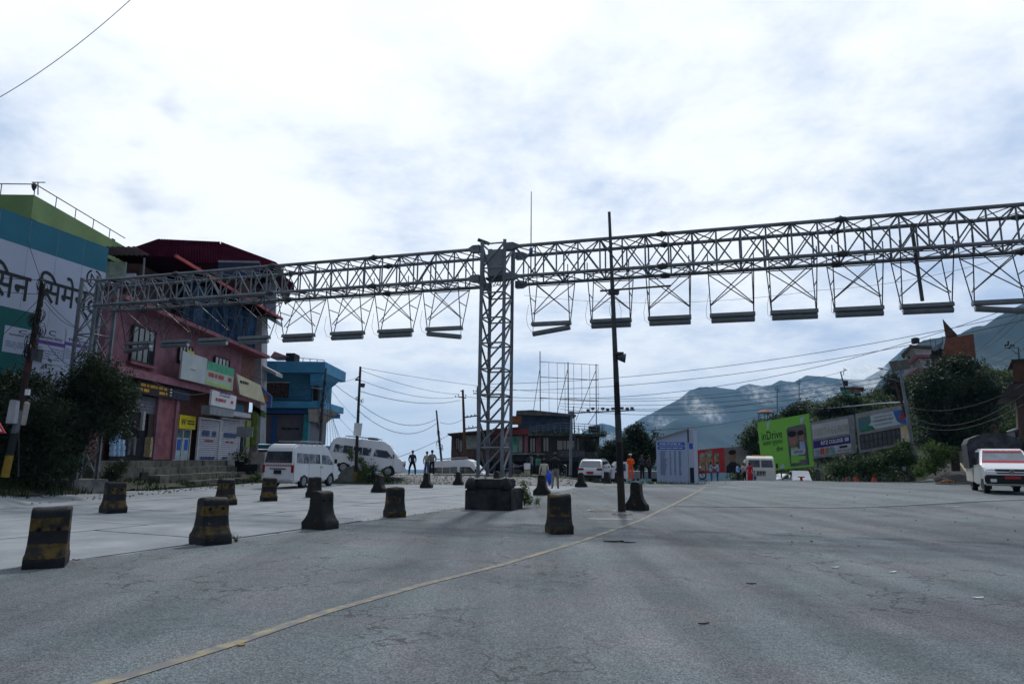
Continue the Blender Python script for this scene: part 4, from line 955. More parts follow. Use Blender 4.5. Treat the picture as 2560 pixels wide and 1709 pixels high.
a = PF.sz(592, 1100)[0]; FS('cream_wall', M_WALLC, a + .3, 1.0, sE - .2, 4.15, .02, .2); FS('green_banner', mat('lime poster', (0.2, 0.3, 0.06), .6), sE - 1.3, 2.2, sE - .5, 4.1, .12, .05)
# corner strip, balconies to the right of the facade
PE = Plane((-19.6, 51.2), (-16.4, 51.6))
M_PALE = mat('pale corner', (0.33, 0.34, 0.37), .75, .2, 1.5)
MB().prism([AY(634, 780, 51), AY(656, 765, 51), AY(650, 1108, 51), AY(630, 1108, 51)], (0, 1.2, 0)).build('corner_pier', M_PALE, pk)
PE2 = Plane((-25, 52.2), (-10, 52.6))
for (y0, y1) in ((762, 800), (905, 930)): MB().prism([AY(640, y0, 51.2), AY(690, y1, 51.2), AY(690, y1 + 9, 51.2), AY(640, y1 - 20, 51.2)], (0, 1.5, 0)).build('balcony_slab', M_PALE, pk)
MB().prism([AY(656, 690, 52), AY(690, 705, 52), AY(688, 800, 52), AY(655, 780, 52)], (0, .2, 0)).build('balcony_screen', M_WPR, pk)
MB().prism([AY(632, 1012, 51), AY(665, 1030, 51), AY(663, 1045, 51), AY(630, 1030, 51)], (0, .1, 0)).build('green_poster', M_GRN, pk)
MB().prism([AY(630, 1025, 50.9), AY(645, 1032, 50.9), AY(640, 1112, 50.9), AY(628, 1112, 50.9)], (0, .15, 0)).build('green_poster', mat('lime poster', (0.2, 0.3, 0.06), .6), pk)
sb = MB().prism([AY(655, 968, 51), AY(679, 990, 51), AY(677, 1017, 51), AY(652, 1000, 51)], (0, .2, 0)).build('blade_sign', mat('blue blade sign', (0.12, 0.17, 0.42), .6, .3, 2), pk); MB().prism([AY(661, 985, 50.98), AY(669, 990, 50.98), AY(668, 1005, 50.98), AY(660, 1000, 50.98)], (0, .015, 0)).build('orange_patch', mat('orange print', (0.6, 0.25, 0.05), .6), sb)
MB().prism([AY(606, 1030, 51.4), AY(642, 1030, 51.4), AY(642, 1150, 51.4), AY(600, 1150, 51.4)], (0, .3, 0)).build('return_wall', M_WALLC, pk); FS('window', M_GLASS, PF.sz(597, 1100)[0], 1.9, PF.sz(604, 1100)[0], 3.6, .12, .05)
# grey sign on post, display board, potted things
t = thing('post_sign', 'small grey sign on a single post before the shutters of the pink building', 'sign', (AY(610, 1150, 45).x, 45, 1))
MB().box(AY(612, 1079, 45), (1.05, .08, .66)).build('sign_panel', M_GREY, t); MB().bar(AY(615, 1092, 45), AY(613, 1160, 45), .05, 6).build('post', M_STEEL, t)
t = thing('display_board', 'white display board leaning against the right hand shutter', 'board', AY(578, 1163, 44.6)); MB().box(AY(578, 1147, 44.6), (.52, .1, .78), 0, Matrix.Rotation(R(-10), 4, 'X')).build('panel', M_WHITEP, t); MB().prism([AY(570, 1135, 44.5), AY(586, 1135, 44.5), AY(586, 1136.5, 44.5), AY(570, 1136.5, 44.5)], (0, .02, 0)).build('top_line', M_GRN, t)
# steps and stone platform
st = thing('stone_steps', 'long weathered stone steps and retaining wall below the shop fronts', 'steps', (-17, 38, 0))
for k, (x, z, y0, y1) in enumerate([(-18.45, 1.32, 30.3, 47.5), (-17.55, .98, 31.2, 48.4), (-16.85, .62, 33.5, 49.2), (-16.3, .30, 36, 44.5)]):
    yy = y0
    while yy < y1 - .3:
        l = random.uniform(1.1, 2.3); e_ = min(y1, yy + l); dx = random.uniform(-.03, .03)
        MB().box((x - .5 + dx, (yy + e_) / 2, z / 2), (1.0 if k else 1.6, e_ - yy - .02, z + random.uniform(-.02, .02))).build('step_stone', M_STEP, st, bevel=.025); yy = e_
for (a, b) in ((aty(310, 1160, 32.5), .3), (aty(360, 1186, 32), .35)): MB().box(a, (.1, .6, .22)).build('drain_hole', M_DARK, st)
box('stone_slab', M_STEP, st, (-16.0, 45.8, .2), (.5, 9.0, .14), R(-3)); 
# goods in the open shop
M_BOT = mat('water bottles', (0.22, 0.38, 0.55), .25, .25, 12, col2=(0.5, 0.62, 0.75))
for k in range(11):
    c = k % 3; r = k // 3; p = AY(282 + c * 11 + (r % 2) * 1, 1133 - r * 14, 31.7 + c * .2)
    t = MB().box(p, (.22, .25, .25)); t.build('bottle_pack', M_BOT, None, label='shrink-wrapped pack of water bottles stacked outside the open shop', cat='bottles', group='water bottle packs stacked at the shop', loc=p, bevel=.03)
for i, (px, py, w_, h_, cm, lb) in enumerate([(371, 1117, .3, .95, (0.30, 0.25, 0.14), 'tall tan carton stack by the pink pillar of the open shop'), (357, 1052, .12, .9, (0.3, 0.3, 0.3), 'string of hanging sachets in the open shop doorway')]):
    p = AY(px, py, 33.6); MB().box(p, (w_, .2, h_)).build('shop_goods', mat('goods%d' % i, cm, .7, .5, 14), None, label=lb, cat='goods', loc=p)
FR('brown_door', mat('brown door', (0.05, 0.03, 0.025), .6), 365, 1036, 376, 1138, .18, .05)
t = thing('plant_pots', 'dark potted clutter beside the right end of the steps', 'pots', AY(612, 1165, 44)); 
for (px, py, r_) in ((592, 1158, .16), (603, 1160, .2), (616, 1150, .16)): MB().lathe([(r_ * .7, -.2), (r_, .15), (r_ * .95, .17)], AY(px, py, 44), 10).build('pot', M_DARK, t)
leaves('pot_foliage', [(*AY(606, 1140, 44), .7, .3, .35)], 260, .09, M_GRASSD, t, loc=tuple(t.location))
box('low_wall', M_CDARK, t, AY(620, 1185, 44.5), (1.3, .4, 1.3)); box('side_wall', M_WALLC, t, AY(645, 1172, 45.5), (.9, .4, 2.2))

# ---- blue building
bb = thing('blue_building', 'bright blue concrete house with flat roof, grilled window and dark shutters', 'building', AY(720, 1110, 56))
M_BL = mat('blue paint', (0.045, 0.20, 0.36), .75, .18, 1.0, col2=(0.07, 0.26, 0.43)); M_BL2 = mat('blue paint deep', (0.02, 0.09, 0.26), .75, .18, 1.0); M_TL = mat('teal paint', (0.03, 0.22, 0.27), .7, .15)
D_ = 56
def BB(name, m, x0, y0, x1, y1, dep, y=D_, parent=bb, **k):
    a = AY(x0, y0, y); b = AY(x1, y1, y); return MB().box(((a.x + b.x) / 2, y + dep / 2, (a.z + b.z) / 2), (abs(b.x - a.x), dep, abs(a.z - b.z))).build(name, m, parent, **k)
BB('parapet', M_BL, 640, 902, 812, 931, 7, D_ - 1.2); BB('wall', mat('blue wall', (0.04, 0.17, 0.27), .8, .15), 640, 932, 776, 1000, 6.5, D_)
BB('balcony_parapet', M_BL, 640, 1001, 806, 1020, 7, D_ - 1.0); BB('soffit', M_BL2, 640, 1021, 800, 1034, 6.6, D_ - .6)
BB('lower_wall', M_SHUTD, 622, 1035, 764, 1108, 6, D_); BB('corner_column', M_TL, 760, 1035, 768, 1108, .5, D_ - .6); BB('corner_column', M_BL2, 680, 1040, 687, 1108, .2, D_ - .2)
BB('plinth', M_TL, 618, 1110, 790, 1122, 6.5, D_ - .8); BB('base_wall', M_BRICK, 612, 1122.5, 800, 1175, 6.2, D_ - .6)
MB().prism([AY(770, 1022, 55), AY(808, 1021, 55), AY(772, 1052, 55)], (0, 5, 0)).build('bracket', M_WALLC, bb); MB().prism([AY(775, 933, 55), AY(812, 932, 55), AY(800, 945, 55), AY(776, 962, 55)], (0, 5, 0)).build('bracket', M_BL, bb)
w = BB('window', M_GLASS, 669, 957, 720, 993, .1, D_ - .12); mb = MB()
for k in range(9): x = 669 + 51 * k / 8; a = AY(x, 957, D_ - .16); b = AY(x, 993, D_ - .16); mb.bar(a, b, .025, 4)
for k in range(5): y = 957 + 36 * k / 4; mb.bar(AY(669, y, D_ - .18), AY(720, y, D_ - .18), .025, 4)
mb.build('grille', M_WFR, w); BB('lintel', M_PALE, 666, 953, 723, 957, .3, D_ - .3)
for x0, x1 in ((645, 679), (689, 758)):
    o = BB('roller_shutter', M_SHUTD, x0, 1044, x1, 1106, .08, D_ - .1); mb = MB()
    for k in range(14): y = 1047 + 58 * k / 14; mb.bar(AY(x0, y, D_ - .12), AY(x1, y, D_ - .12), .02, 4)
    mb.build('ribs', M_SHUTD, o); 
    if x0 > 680: P_ = Plane(AY(689, 1070, D_ - .16), AY(758, 1070, D_ - .16)); q0 = P_.sz(704, 1074); q1 = P_.sz(748, 1068); P_.lines(q0[0], q0[1], q1[0], q1[1], 1, .01, M_INK, o, .8)
MB().prism([AY(674, 893, 58), AY(686, 878, 58), AY(724, 892, 58)], (0, 2, 0)).build('roof_gable', mat('pink tile', (0.4, 0.2, 0.2), .8), bb); BB('water_tank_box', M_DARK, 715, 882, 735, 902, 1.5, 58)
mb = MB()
for a, b in ((735, 812),):
    mb.bar(AY(735, 893, 55), AY(811, 900, 55), .03, 4)
    for k in range(5): x = 740 + 17.6 * k; mb.bar(AY(x, 894 + k * 1.5, 55), AY(x, 906, 55), .03, 4)
mb.build('roof_rail', M_STEELD, bb)
BB('balcony_planter', M_DARK, 784, 965, 794, 1000, .6, D_); mb = MB(); mb.bar(AY(778, 968, 55), AY(806, 972, 55), .03, 4); mb.build('balcony_rail', M_WHITEP, bb)
# ================================================================== CENTRE BUILDING
D_ = 78.0
cb = thing('brick_roadhouse', 'dark brick roadside building with a balcony roof terrace and a blue shed on top', 'building', AY(1320, 1200, D_))
def CB(name, m, x0, y0, x1, y1, dep=.2, y=D_, parent=None, **k): return BB(name, m, x0, y0, x1, y1, dep, y, parent if parent is not None else cb, **k)
M_BRD = mat('old dark brick', (0.075, 0.045, 0.042), .85, .35, 3, .4, 10, col2=(0.14, 0.085, 0.075)); M_GRW = mat('grey weathered wall', (0.07, 0.07, 0.075), .85, .3, 1.5, col2=(0.12, 0.115, 0.11))
M_RFAS = mat('red fascia', (0.22, 0.035, 0.04), .7, .2, 2); M_WOOD = mat('timber brown', (0.09, 0.045, 0.03), .8, .3, 2)
CB('wall', M_BRD, 1129, 1082, 1280, 1240, 9); CB('wall', M_GRW, 1281, 1084, 1500, 1240, 9, label='grey rendered right hand wall')
MB().prism([AY(1119, 1083, D_ - 1), AY(1300, 1066, D_ - 1), AY(1300, 1070, D_ - 1), AY(1119, 1087, D_ - 1)], (0, 11, 0)).build('roof_sheet', M_WOOD, cb)
CB('fascia', M_RFAS, 1232, 1070, 1322, 1086, .6, D_ - .7); CB('red_pillar', mat('faded red pillar', (0.28, 0.11, 0.13), .8, .2), 1311, 1087, 1320, 1134, .4, D_ - .5); CB('red_pillar', mat('faded red pillar', (0.28, 0.11, 0.13)), 1340, 1090, 1352, 1134, .4, D_ - .3)
CB('balcony_slab', M_GRW, 1322, 1082, 1516, 1090, 3.0, D_ - 2.6); CB('canopy', M_GREY, 1270, 1132, 1362, 1136, 1.8, D_ - 1.9); CB('canopy', M_WOOD, 1129, 1142, 1268, 1150, 1.5, D_ - 1.6)
CB('roof_room', mat('blue sheet wall', (0.03, 0.055, 0.10), .6, .3, 1.5, col2=(0.06, 0.10, 0.17)), 1296, 1036, 1432, 1082, 5, D_ + .6); MB().prism([AY(1291, 1026, D_ - .4), AY(1330, 1024, D_ - .4), AY(1440, 1036, D_ - .4), AY(1440, 1041, D_ - .4), AY(1291, 1036, D_ - .4)], (0, 7, 0)).build('shed_roof', M_GRW, cb)
CB('rusty_panel', mat('rust sheet', (0.20, 0.07, 0.035), .8, .3, 3), 1277, 1039, 1304, 1061, .2, D_ - .5)
for x0, y0, x1, y1, m, nm in ((1164, 1088, 1194, 1122, mat('pale poster', (0.28, 0.30, 0.27), .7, .3, 2), 'poster'), (1280, 1090, 1296, 1130, mat('green poster', (0.05, 0.22, 0.16), .7, .4, 2, col2=(0.25, 0.4, 0.35)), 'poster'), (1262, 1090, 1278, 1130, mat('pale poster', (0.28, 0.30, 0.27)), 'poster'), (1297, 1088, 1306, 1130, M_WALLC, 'poster'), (1149, 1100, 1155, 1128, M_WALLC, 'poster')): CB(nm, m, x0, y0, x1, y1, .05, D_ - .12)
for x0, y0, x1, y1 in ((1325, 1094, 1338, 1130), (1358, 1092, 1372, 1128), (1392, 1100, 1440, 1124), (1462, 1096, 1490, 1128), (1208, 1090, 1226, 1124), (1140, 1094, 1148, 1124)):
    w = CB('window', M_GLASS, x0, y0, x1, y1, .06, D_ - .08); mb = MB()
    for x in (x0, (x0 + x1) / 2, x1): mb.bar(AY(x, y0, D_ - .12), AY(x, y1, D_ - .12), .05, 4)
    for y in (y0, y1): mb.bar(AY(x0, y, D_ - .12), AY(x1, y, D_ - .12), .05, 4)
    mb.build('frame', M_WFR, w)
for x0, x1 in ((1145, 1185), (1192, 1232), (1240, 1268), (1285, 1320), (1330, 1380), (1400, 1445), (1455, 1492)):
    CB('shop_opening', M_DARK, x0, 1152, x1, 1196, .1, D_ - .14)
for x in (1186, 1234, 1276, 1325, 1388, 1450, 1497): CB('post', M_STEELD, x, 1140, x + 2.5, 1200, .2, D_ - 1.6)
CB('counter_board', mat('pale blue board', (0.16, 0.18, 0.24), .7, .2), 1232, 1178, 1318, 1194, .1, D_ - 1.8); CB('timber_slats', mat('faded slats', (0.16, 0.16, 0.18), .8, .3, 4), 1395, 1125, 1462, 1142, .1, D_ - .6); CB('cream_pillar', M_WALLC, 1442, 1094, 1447, 1124, .3, D_ - .4)
mb = MB()
yb = D_ - 2.6
for z0, pts in ((0, [(1322, 1067), (1400, 1056), (1470, 1060), (1512, 1064)]),): 
    for dy in (0, 6, 12): mb.path([AY(x, y + dy, yb) for x, y in pts], .045, 4)
for x in range(1326, 1514, 15): mb.bar(AY(x, 1062 if x > 1350 else 1066, yb), AY(x, 1083, yb), .035, 4)
mb.build('terrace_rail', M_STEEL, cb)
_tp = leaves('terrace_plants', [(*AY(x, 1083, yb), 1.4, .3, .22) for x in (1350, 1380, 1410, 1440, 1480, 1500)], 700, .12, M_GRASSD, cb, loc=tuple(cb.location)); _tp['kind'] = 'stuff'
CB('tank', M_DARK, 1474, 1064, 1500, 1080, 1.2, D_ - 1)
t = thing('billboard_frame', 'bare steel billboard frame standing on the roof of the brick roadhouse', 'billboard frame', AY(1425, 1060, D_))
for x, y0, y1, r_ in ((1350, 878, 1075, .07), (1420, 905, 1040, .08), (1490, 910, 1064, .07)): MB().bar(AY(x, y0, D_), AY(x + 1, y1, D_), r_, 4).build('upright', M_STEELD, t)
for x in (1372, 1393, 1412, 1434, 1454, 1474, 1495): MB().bar(AY(x, 905 + (x - 1350) * .05, D_ - .1), AY(x + 1, 1035, D_ - .1), .028, 4).build('mullion', M_STEELD, t)
for y in (904, 942, 994): MB().bar(AY(1349, y, D_ - .12), AY(1496, y + 8, D_ - .12), .05 if y > 910 else .035, 4).build('rail', M_STEELD, t)
for a, b in (((1420, 920), (1392, 1035)), ((1490, 925), (1440, 1050)), ((1349, 925), (1333, 1030)), ((1497, 1020), (1470, 1060))): MB().bar(AY(*a, D_ + .2), AY(*b, D_ + 2), .035, 4).build('stay', M_STEELD, t)

# ================================================================== VEHICLES
M_CARW = mat('white car paint', (0.62, 0.64, 0.67), 0.25, 0.06, .8, spec=0.5, coat=0.4); M_TYRE = mat('tyre rubber', (0.014, 0.014, 0.015), .8, .2, 8); M_RIM = mat('wheel rim', (0.25, 0.26, 0.27), .4, .2, 5, metal=.5)
M_TAIL = mat('tail lamp', (0.25, 0.01, 0.02), .2, .1); M_HEAD = mat('head lamp', (0.55, 0.58, 0.6), .1, .1, spec=.9); M_TRIM = mat('black trim', (0.014, 0.014, 0.016), .5, .1); M_CGL = mat('car glass', (0.012, 0.016, 0.02), .06, .3, 1.0, spec=.9, col2=(0.05, 0.06, 0.07))
M_PLATE = mat('red plate', (0.35, 0.02, 0.03), .5, .05); M_BLKP = mat('black plate', (0.02, 0.02, 0.02), .5)
def vehicle(name, label, cat, loc, ang, tilt=0.0, group=None):
    o = thing(name, label, cat, loc, group=group, local=True); o.rotation_euler = (0, tilt, ang); return o
class Car:
    """x forward, y left, z up"""
    def __init__(s, root, prof, hw, belt, tum, top, paint, bev=.05):
        s.r = root; s.hw = hw; s.belt = belt; s.tum = tum; s.top = top
        vs = []; n = len(prof)
        for sg in (1, -1): vs += [(x, sg * s.w(z), z) for x, z in prof]
        fs = [tuple(range(n)), tuple(range(2 * n - 1, n - 1, -1))] + [(i, n + i, n + (i + 1) % n, (i + 1) % n) for i in range(n)]
        mb = MB().raw(vs, fs); s.body = mb.build('body', paint, root, bevel=bev)
        for p in s.body.data.polygons: p.use_smooth = True
        try: s.body.data.set_sharp_from_angle(angle=R(35))
        except Exception: pass
    def w(s, z): return s.hw - (max(0, z - s.belt) / (s.top - s.belt)) * s.tum - max(0, .55 - z) * .06
    def side(s, name, poly, m, off=.006, both=True, th=.02, parent=None):
        for sg in ((1, -1) if both else (both or 1,)):
            mb = MB(); a = [Vector((x, sg * (s.w(z) + off), z)) for x, z in poly]; mb.prism(a, (0, -sg * th, 0)); mb.build(name, m, parent or s.r)
    def quad(s, name, pts, m, th=.02, parent=None):
        a = [Vector(p) for p in pts]; nrm = (a[1] - a[0]).cross(a[2] - a[0]).normalized(); return MB().prism(a, -nrm * th).build(name, m, parent or s.r)
    def wheels(s, xs_, r, y, steer=0, wd=.2):
        for x in xs_:
            for sg in (1, -1):
                mb = MB(); mb.lathe([(r * .62, -wd / 2), (r * .93, -wd / 2), (r, -wd / 2 + .03), (r, wd / 2 - .03), (r * .93, wd / 2), (r * .62, wd / 2)], (x, sg * y, r), 22, 'Y'); t = mb.build('wheel', M_TYRE, s.r)
                MB().lathe([(r * .1, 0), (r * .62, .01), (r * .64, .05), (0.02, .06)] if sg > 0 else [(0.02, -.06), (r * .64, -.05), (r * .62, -.01), (r * .1, 0)], (x, sg * (y + wd / 2 - .05), r), 14, 'Y').build('rim', M_RIM, t)
                # dark arch
                pa = [(x + (r + .09) * math.cos(a), .0 + r + (r + .09) * math.sin(a)) for a in [PI * (-.13) + PI * 1.26 * i / 14 for i in range(15)]]
                yy = s.w(r); mb = MB().prism([Vector((px, sg * (yy + .004), max(.2, pz))) for px, pz in pa], (0, -sg * .25, 0)); mb.build('wheel_arch', M_TRIM, s.r)
def van(label, loc, ang, tilt, rear_deco, roofbox, glass=M_CGL, group=None):
    r = vehicle('minibus', label, 'van', loc, ang, tilt, group)
    P_ = [(-2.42, .42), (-2.45, .95), (-2.42, 1.25), (-2.30, 1.95), (-2.18, 2.16), (-1.9, 2.24), (.9, 2.24), (1.25, 2.16), (1.75, 1.62), (1.98, 1.30), (2.30, 1.14), (2.42, .95), (2.45, .45), (2.35, .28), (-2.3, .28)]
    c = Car(r, P_, .88, 1.15, .12, 2.24, M_CARW, .09)
    for poly in ([(-2.12, 1.28), (-.92, 1.24), (-.92, 1.74), (-2.06, 1.78)], [(-.86, 1.24), (.28, 1.22), (.28, 1.72), (-.86, 1.74)], [(.44, 1.22), (1.55, 1.16), (1.72, 1.2), (1.28, 1.66), (.50, 1.70)]): c.side('side_window', poly, glass, .008)
    for x in (-1.55, -.3): c.side('window_bar', [(x, 1.25), (x + .03, 1.25), (x + .03, 1.75), (x, 1.75)], M_CARW, .014)
    for x in (-.90, .36, 1.75): c.side('door_gap', [(x, .45), (x + .012, .45), (x + .012, 1.2), (x, 1.2)], M_TRIM, .004)
    for x in (.3, .5): c.side('door_handle', [(x - .06, 1.02), (x + .06, 1.02), (x + .06, 1.05), (x - .06, 1.05)], M_TRIM, .03)
    W1 = c.w(1.7) - .12; W2 = c.w(1.3) - .1
    c.quad('rear_window', [(-2.44, -W2, 1.28), (-2.35, -W1, 1.85), (-2.35, W1, 1.85), (-2.44, W2, 1.28)][::-1], M_CGL)
    c.quad('windscreen', [(1.99, -W2, 1.33), (1.99, W2, 1.33), (1.36, W1, 2.06), (1.36, -W1, 2.06)], M_CGL)
    for sg in (1, -1):
        MB().box((-2.43, sg * .80, .98), (.06, .13, .38)).build('tail_light', M_TAIL, r, bevel=.01); MB().box((2.36, sg * .68, .98), (.16, .34, .2)).build('headlight', M_HEAD, r, bevel=.03)
        MB().box((1.75, sg * 1.02, 1.35), (.08, .16, .24)).build('mirror', M_TRIM, r, bevel=.02)
    MB().box((-2.46, 0, .5), (.14, 1.7, .2)).build('rear_bumper', M_CARW, r, bevel=.04); MB().box((2.42, 0, .5), (.16, 1.7, .28)).build('front_bumper', M_CARW, r, bevel=.04); MB().box((2.45, 0, .85), (.04, 1.0, .14)).build('grille', M_TRIM, r)
    MB().box((-2.47, 0, .82), (.02, .42, .2)).build('number_plate', M_BLKP, r); MB().box((-2.465, 0, .98), (.03, .9, .05)).build('plate_garnish', M_TRIM, r)
    if rear_deco:
        for (z, y0, y1, h_) in ((1.36, -.6, .55, .05), (1.14, -.72, .7, .07)):
            mb = MB(); y = y0
            while y < y1: w_ = random.uniform(.03, .12); mb.box((-2.475 + (z - .95) * .12 - .02 + .03 * (z < 1.2), y + w_ / 2, z), (.012, w_, h_)); y += w_ + .03
            mb.build('red_print', M_REDINK, r)
    c.wheels((-1.35, 1.5), .34, .78)
    mb = MB()
    for y in (-.62, .62): mb.bar((-1.5, y, 2.38), (.7, y, 2.38), .028, 5)
    for x in (-1.5, -.95, -.4, .15, .7):
        mb.bar((x, -.62, 2.38), (x, .62, 2.38), .022, 5)
        for y in (-.62, .62): mb.bar((x, y, 2.38), (x, y * 1.17, 2.16), .013, 4)
    mb.build('roof_rack', M_STEEL, r)
    if roofbox: MB().lathe([(.3, 2.28), (.36, 2.30), (.36, 2.42), (.2, 2.45), (.1, 2.4)], (.2, 0, 0), 16).build('spare_tyre', M_TYRE, r)
    return r
pA = (gpx(738, 1216) + gpx(820, 1211)) / 2; az = math.atan2(pA.x, pA.y)
van('white minibus seen from behind with red writing on its back window', Vector((-11.25, 37.6, hgt(-11.25, 37.6))), R(90 - 13), 0, True, False, mat('tinted side glass', (0.05, 0.06, 0.08), .08, .5, 1.6, col2=(0.3, 0.33, 0.38), spec=.9))
pB = aty(918, 1184, 43.6); _vb = van('white minibus standing side on with a spare tyre on its roof', Vector((pB.x - .1, 43.6, 0.55)), R(4), R(5), False, True, mat('side glass painted see through', (0.025, 0.03, 0.04), .08, .5, 1.5, col2=(0.42, 0.46, 0.5), spec=.6, mixr=(.5, .56))); _vb.scale = (.96, .94, .94)  # pale patches in the glass colour paint the bright view through the windows
pC = aty(1146, 1184, 52.5); van('white minibus tilted on the downhill street behind the lattice tower', Vector((pC.x, 52.5, pC.z - 1.2)), R(-14), R(-4), False, False)
# SUV
p = gpx(1492, 1203); r = vehicle('hatchback_suv', 'white sport utility car seen from behind on the right of the lot', 'car', p, R(90 - 20))
P_ = [(-2.1, .35), (-2.15, .75), (-2.05, 1.05), (-1.72, 1.52), (-1.5, 1.60), (.1, 1.62), (.5, 1.54), (1.05, 1.14), (1.85, 1.02), (2.1, .85), (2.15, .4), (2.0, .25), (-2.0, .25)]
c = Car(r, P_, .90, .95, .18, 1.62, M_CARW, .06); W1 = c.w(1.45) - .1; W2 = c.w(1.1) - .08
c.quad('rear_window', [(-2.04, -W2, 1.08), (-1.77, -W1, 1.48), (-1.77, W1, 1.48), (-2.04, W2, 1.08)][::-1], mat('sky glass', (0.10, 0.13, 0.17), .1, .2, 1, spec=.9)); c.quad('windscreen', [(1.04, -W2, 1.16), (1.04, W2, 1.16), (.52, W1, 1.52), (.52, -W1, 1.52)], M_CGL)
for poly in ([(-1.6, 1.06), (-.75, 1.04), (-.75, 1.46), (-1.45, 1.46)], [(-.68, 1.04), (.1, 1.04), (.1, 1.46), (-.68, 1.48)], [(.16, 1.04), (.8, 1.06), (.42, 1.44), (.16, 1.46)]): c.side('side_window', poly, M_CGL, .008)
for sg in (1, -1): MB().box((-2.09, sg * .68, .92), (.12, .42, .16)).build('tail_light', M_TAIL, r, bevel=.03); MB().box((.8, sg * 1.0, 1.1), (.14, .2, .14)).build('mirror', M_TRIM, r, bevel=.03); MB().box((2.05, sg * .65, .78), (.2, .34, .16)).build('headlight', M_HEAD, r, bevel=.03); MB().bar((-1.4, sg * .66, 1.66), (.1, sg * .66, 1.66), .02, 5).build('roof_rail', M_STEEL, r)
MB().box((-2.14, 0, .40), (.14, 1.7, .22)).build('rear_bumper', M_TRIM, r, bevel=.04); MB().box((-2.17, 0, .68), (.02, .5, .16)).build('number_plate', M_PLATE, r); c.wheels((-1.3, 1.32), .34, .78)
# pickup with canvas hood
p = Vector((20.5, 29.0, 0)); p.z = hgt(p.x, p.y - 2); az = math.atan2(p.x, p.y)
r = vehicle('pickup_truck', 'white pickup truck facing forward with a tall black canvas hood over its bed', 'pickup truck', p, R(270) - az + R(8))
P_ = [(-1.0, .55), (-1.0, 1.1), (-.95, 1.72), (-.75, 1.82), (.25, 1.82), (.5, 1.78), (1.22, 1.22), (2.2, 1.08), (2.36, .95), (2.4, .75), (2.4, .42), (2.25, .35), (-.9, .35)]
c = Car(r, P_, .88, 1.15, .16, 1.82, M_CARW, .05); W1 = c.w(1.7) - .1; W2 = c.w(1.26) - .06
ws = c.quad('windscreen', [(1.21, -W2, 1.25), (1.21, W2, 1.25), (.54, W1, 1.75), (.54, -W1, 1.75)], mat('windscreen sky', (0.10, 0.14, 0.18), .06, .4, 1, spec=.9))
def lerp3(a, b, t): return tuple(a[i] + (b[i] - a[i]) * t for i in range(3))
bl_, br_, tr_, tl2 = (1.225, -W2, 1.255), (1.225, W2, 1.255), (.555, W1, 1.755), (.555, -W1, 1.755)
M_REDF = mat('red film', (0.5, 0.03, 0.05), .4, .05)
c.quad('red_film', [lerp3(bl_, tl2, .82), lerp3(br_, tr_, .82), tr_, tl2], M_REDF, .01, ws); c.quad('red_film', [bl_, br_, lerp3(br_, tr_, .16), lerp3(bl_, tl2, .16)], M_REDF, .01, ws)
def ctext(body, org, ux, uz, w_, h_, m, parent, name='lettering'):
    vs, fs = text_geo(body); mn = vs.min(0); mx = vs.max(0); o = Vector(org); ux = Vector(ux).normalized() * w_; uz = Vector(uz).normalized() * h_
    MB().raw([o + ux * ((v[0] - mn[0]) / (mx[0] - mn[0]) - .5) + uz * ((v[1] - mn[1]) / (mx[1] - mn[1]) - .5) for v in vs], fs).build(name, m, parent)
up_ = Vector(tl2) - Vector(bl_)
mb = MB(); y = -.56
while y < .6: w_ = random.uniform(.03, .09); q = Vector(lerp3(bl_, tl2, .91)); mb.box((q.x + .012, y, q.z + .01), (.02, w_, .04)); y += w_ + .03
mb.build('white_print', M_WINK, ws)
c.side('side_window', [(-.85, 1.2), (.1, 1.18), (.1, 1.68), (-.78, 1.68)], M_CGL, .008); c.side('side_window', [(.16, 1.18), (1.0, 1.2), (.42, 1.66), (.16, 1.68)], M_CGL, .008)
MB().box((2.36, 0, .60), (.2, 1.78, .34)).build('front_bumper', M_TRIM, r, bevel=.05); g = MB().prism([(2.34, -.5, .80), (2.34, .5, .80), (2.27, .56, 1.0), (2.27, -.56, 1.0)], (.06, 0, 0)).build('grille', M_TRIM, r, bevel=.02)
MB().box((2.37, 0, .99), (.03, .9, .03)).build('chrome_bar', M_RIM, g); MB().lathe([(.08, 0), (.08, .03), (.05, .03), (.05, 0)], (2.4, 0, .92), 14, 'X').build('emblem', M_RIM, g)
for sg in (1, -1):
    MB().prism([(2.3, sg * .56, .84), (2.2, sg * .87, .86), (2.1, sg * .87, 1.06), (2.26, sg * .6, 1.0)], (.06, 0, 0)).build('headlight', M_HEAD, r); MB().box((2.47, sg * .62, .56), (.02, .2, .12)).build('fog_lamp', M_HEAD, r); MB().box((.95, sg * 1.04, 1.28), (.1, .2, .26)).build('mirror', M_TRIM, r, bevel=.03)
pl = MB().box((2.475, 0, .68), (.02, .5, .12)).build('number_plate', M_PLATE, r); mb = MB()
for k in range(9): mb.box((2.488, -.24 + k * .06, .68), (.004, .035, .06))
mb.build('plate_print', M_REDINK, pl)
for z in (.3,): MB().bar((.5, -.62, 1.21), (1.19, .1, 1.27), .012, 4).build('wiper', M_TRIM, ws)
MB().box((-2.0, 0, .72), (2.1, 1.84, .62)).build('cargo_bed', mat('bed panel cream', (0.45, 0.44, 0.38), .5, .12, 2), r, bevel=.02); MB().box((-1.6, 0, .42), (3.0, 1.5, .2)).build('chassis', M_TRIM, r)
hood = [(-.98, 1.0), (-1.0, 2.05), (-.88, 2.28), (-.45, 2.46), (0, 2.54), (.45, 2.46), (.88, 2.28), (1.0, 2.05), (.98, 1.0)]
M_CANV = mat('black canvas', (0.02, 0.022, 0.03), .6, .3, 3, .4, 8, col2=(0.05, 0.055, 0.07))
mb = MB(); n = 8; V = []
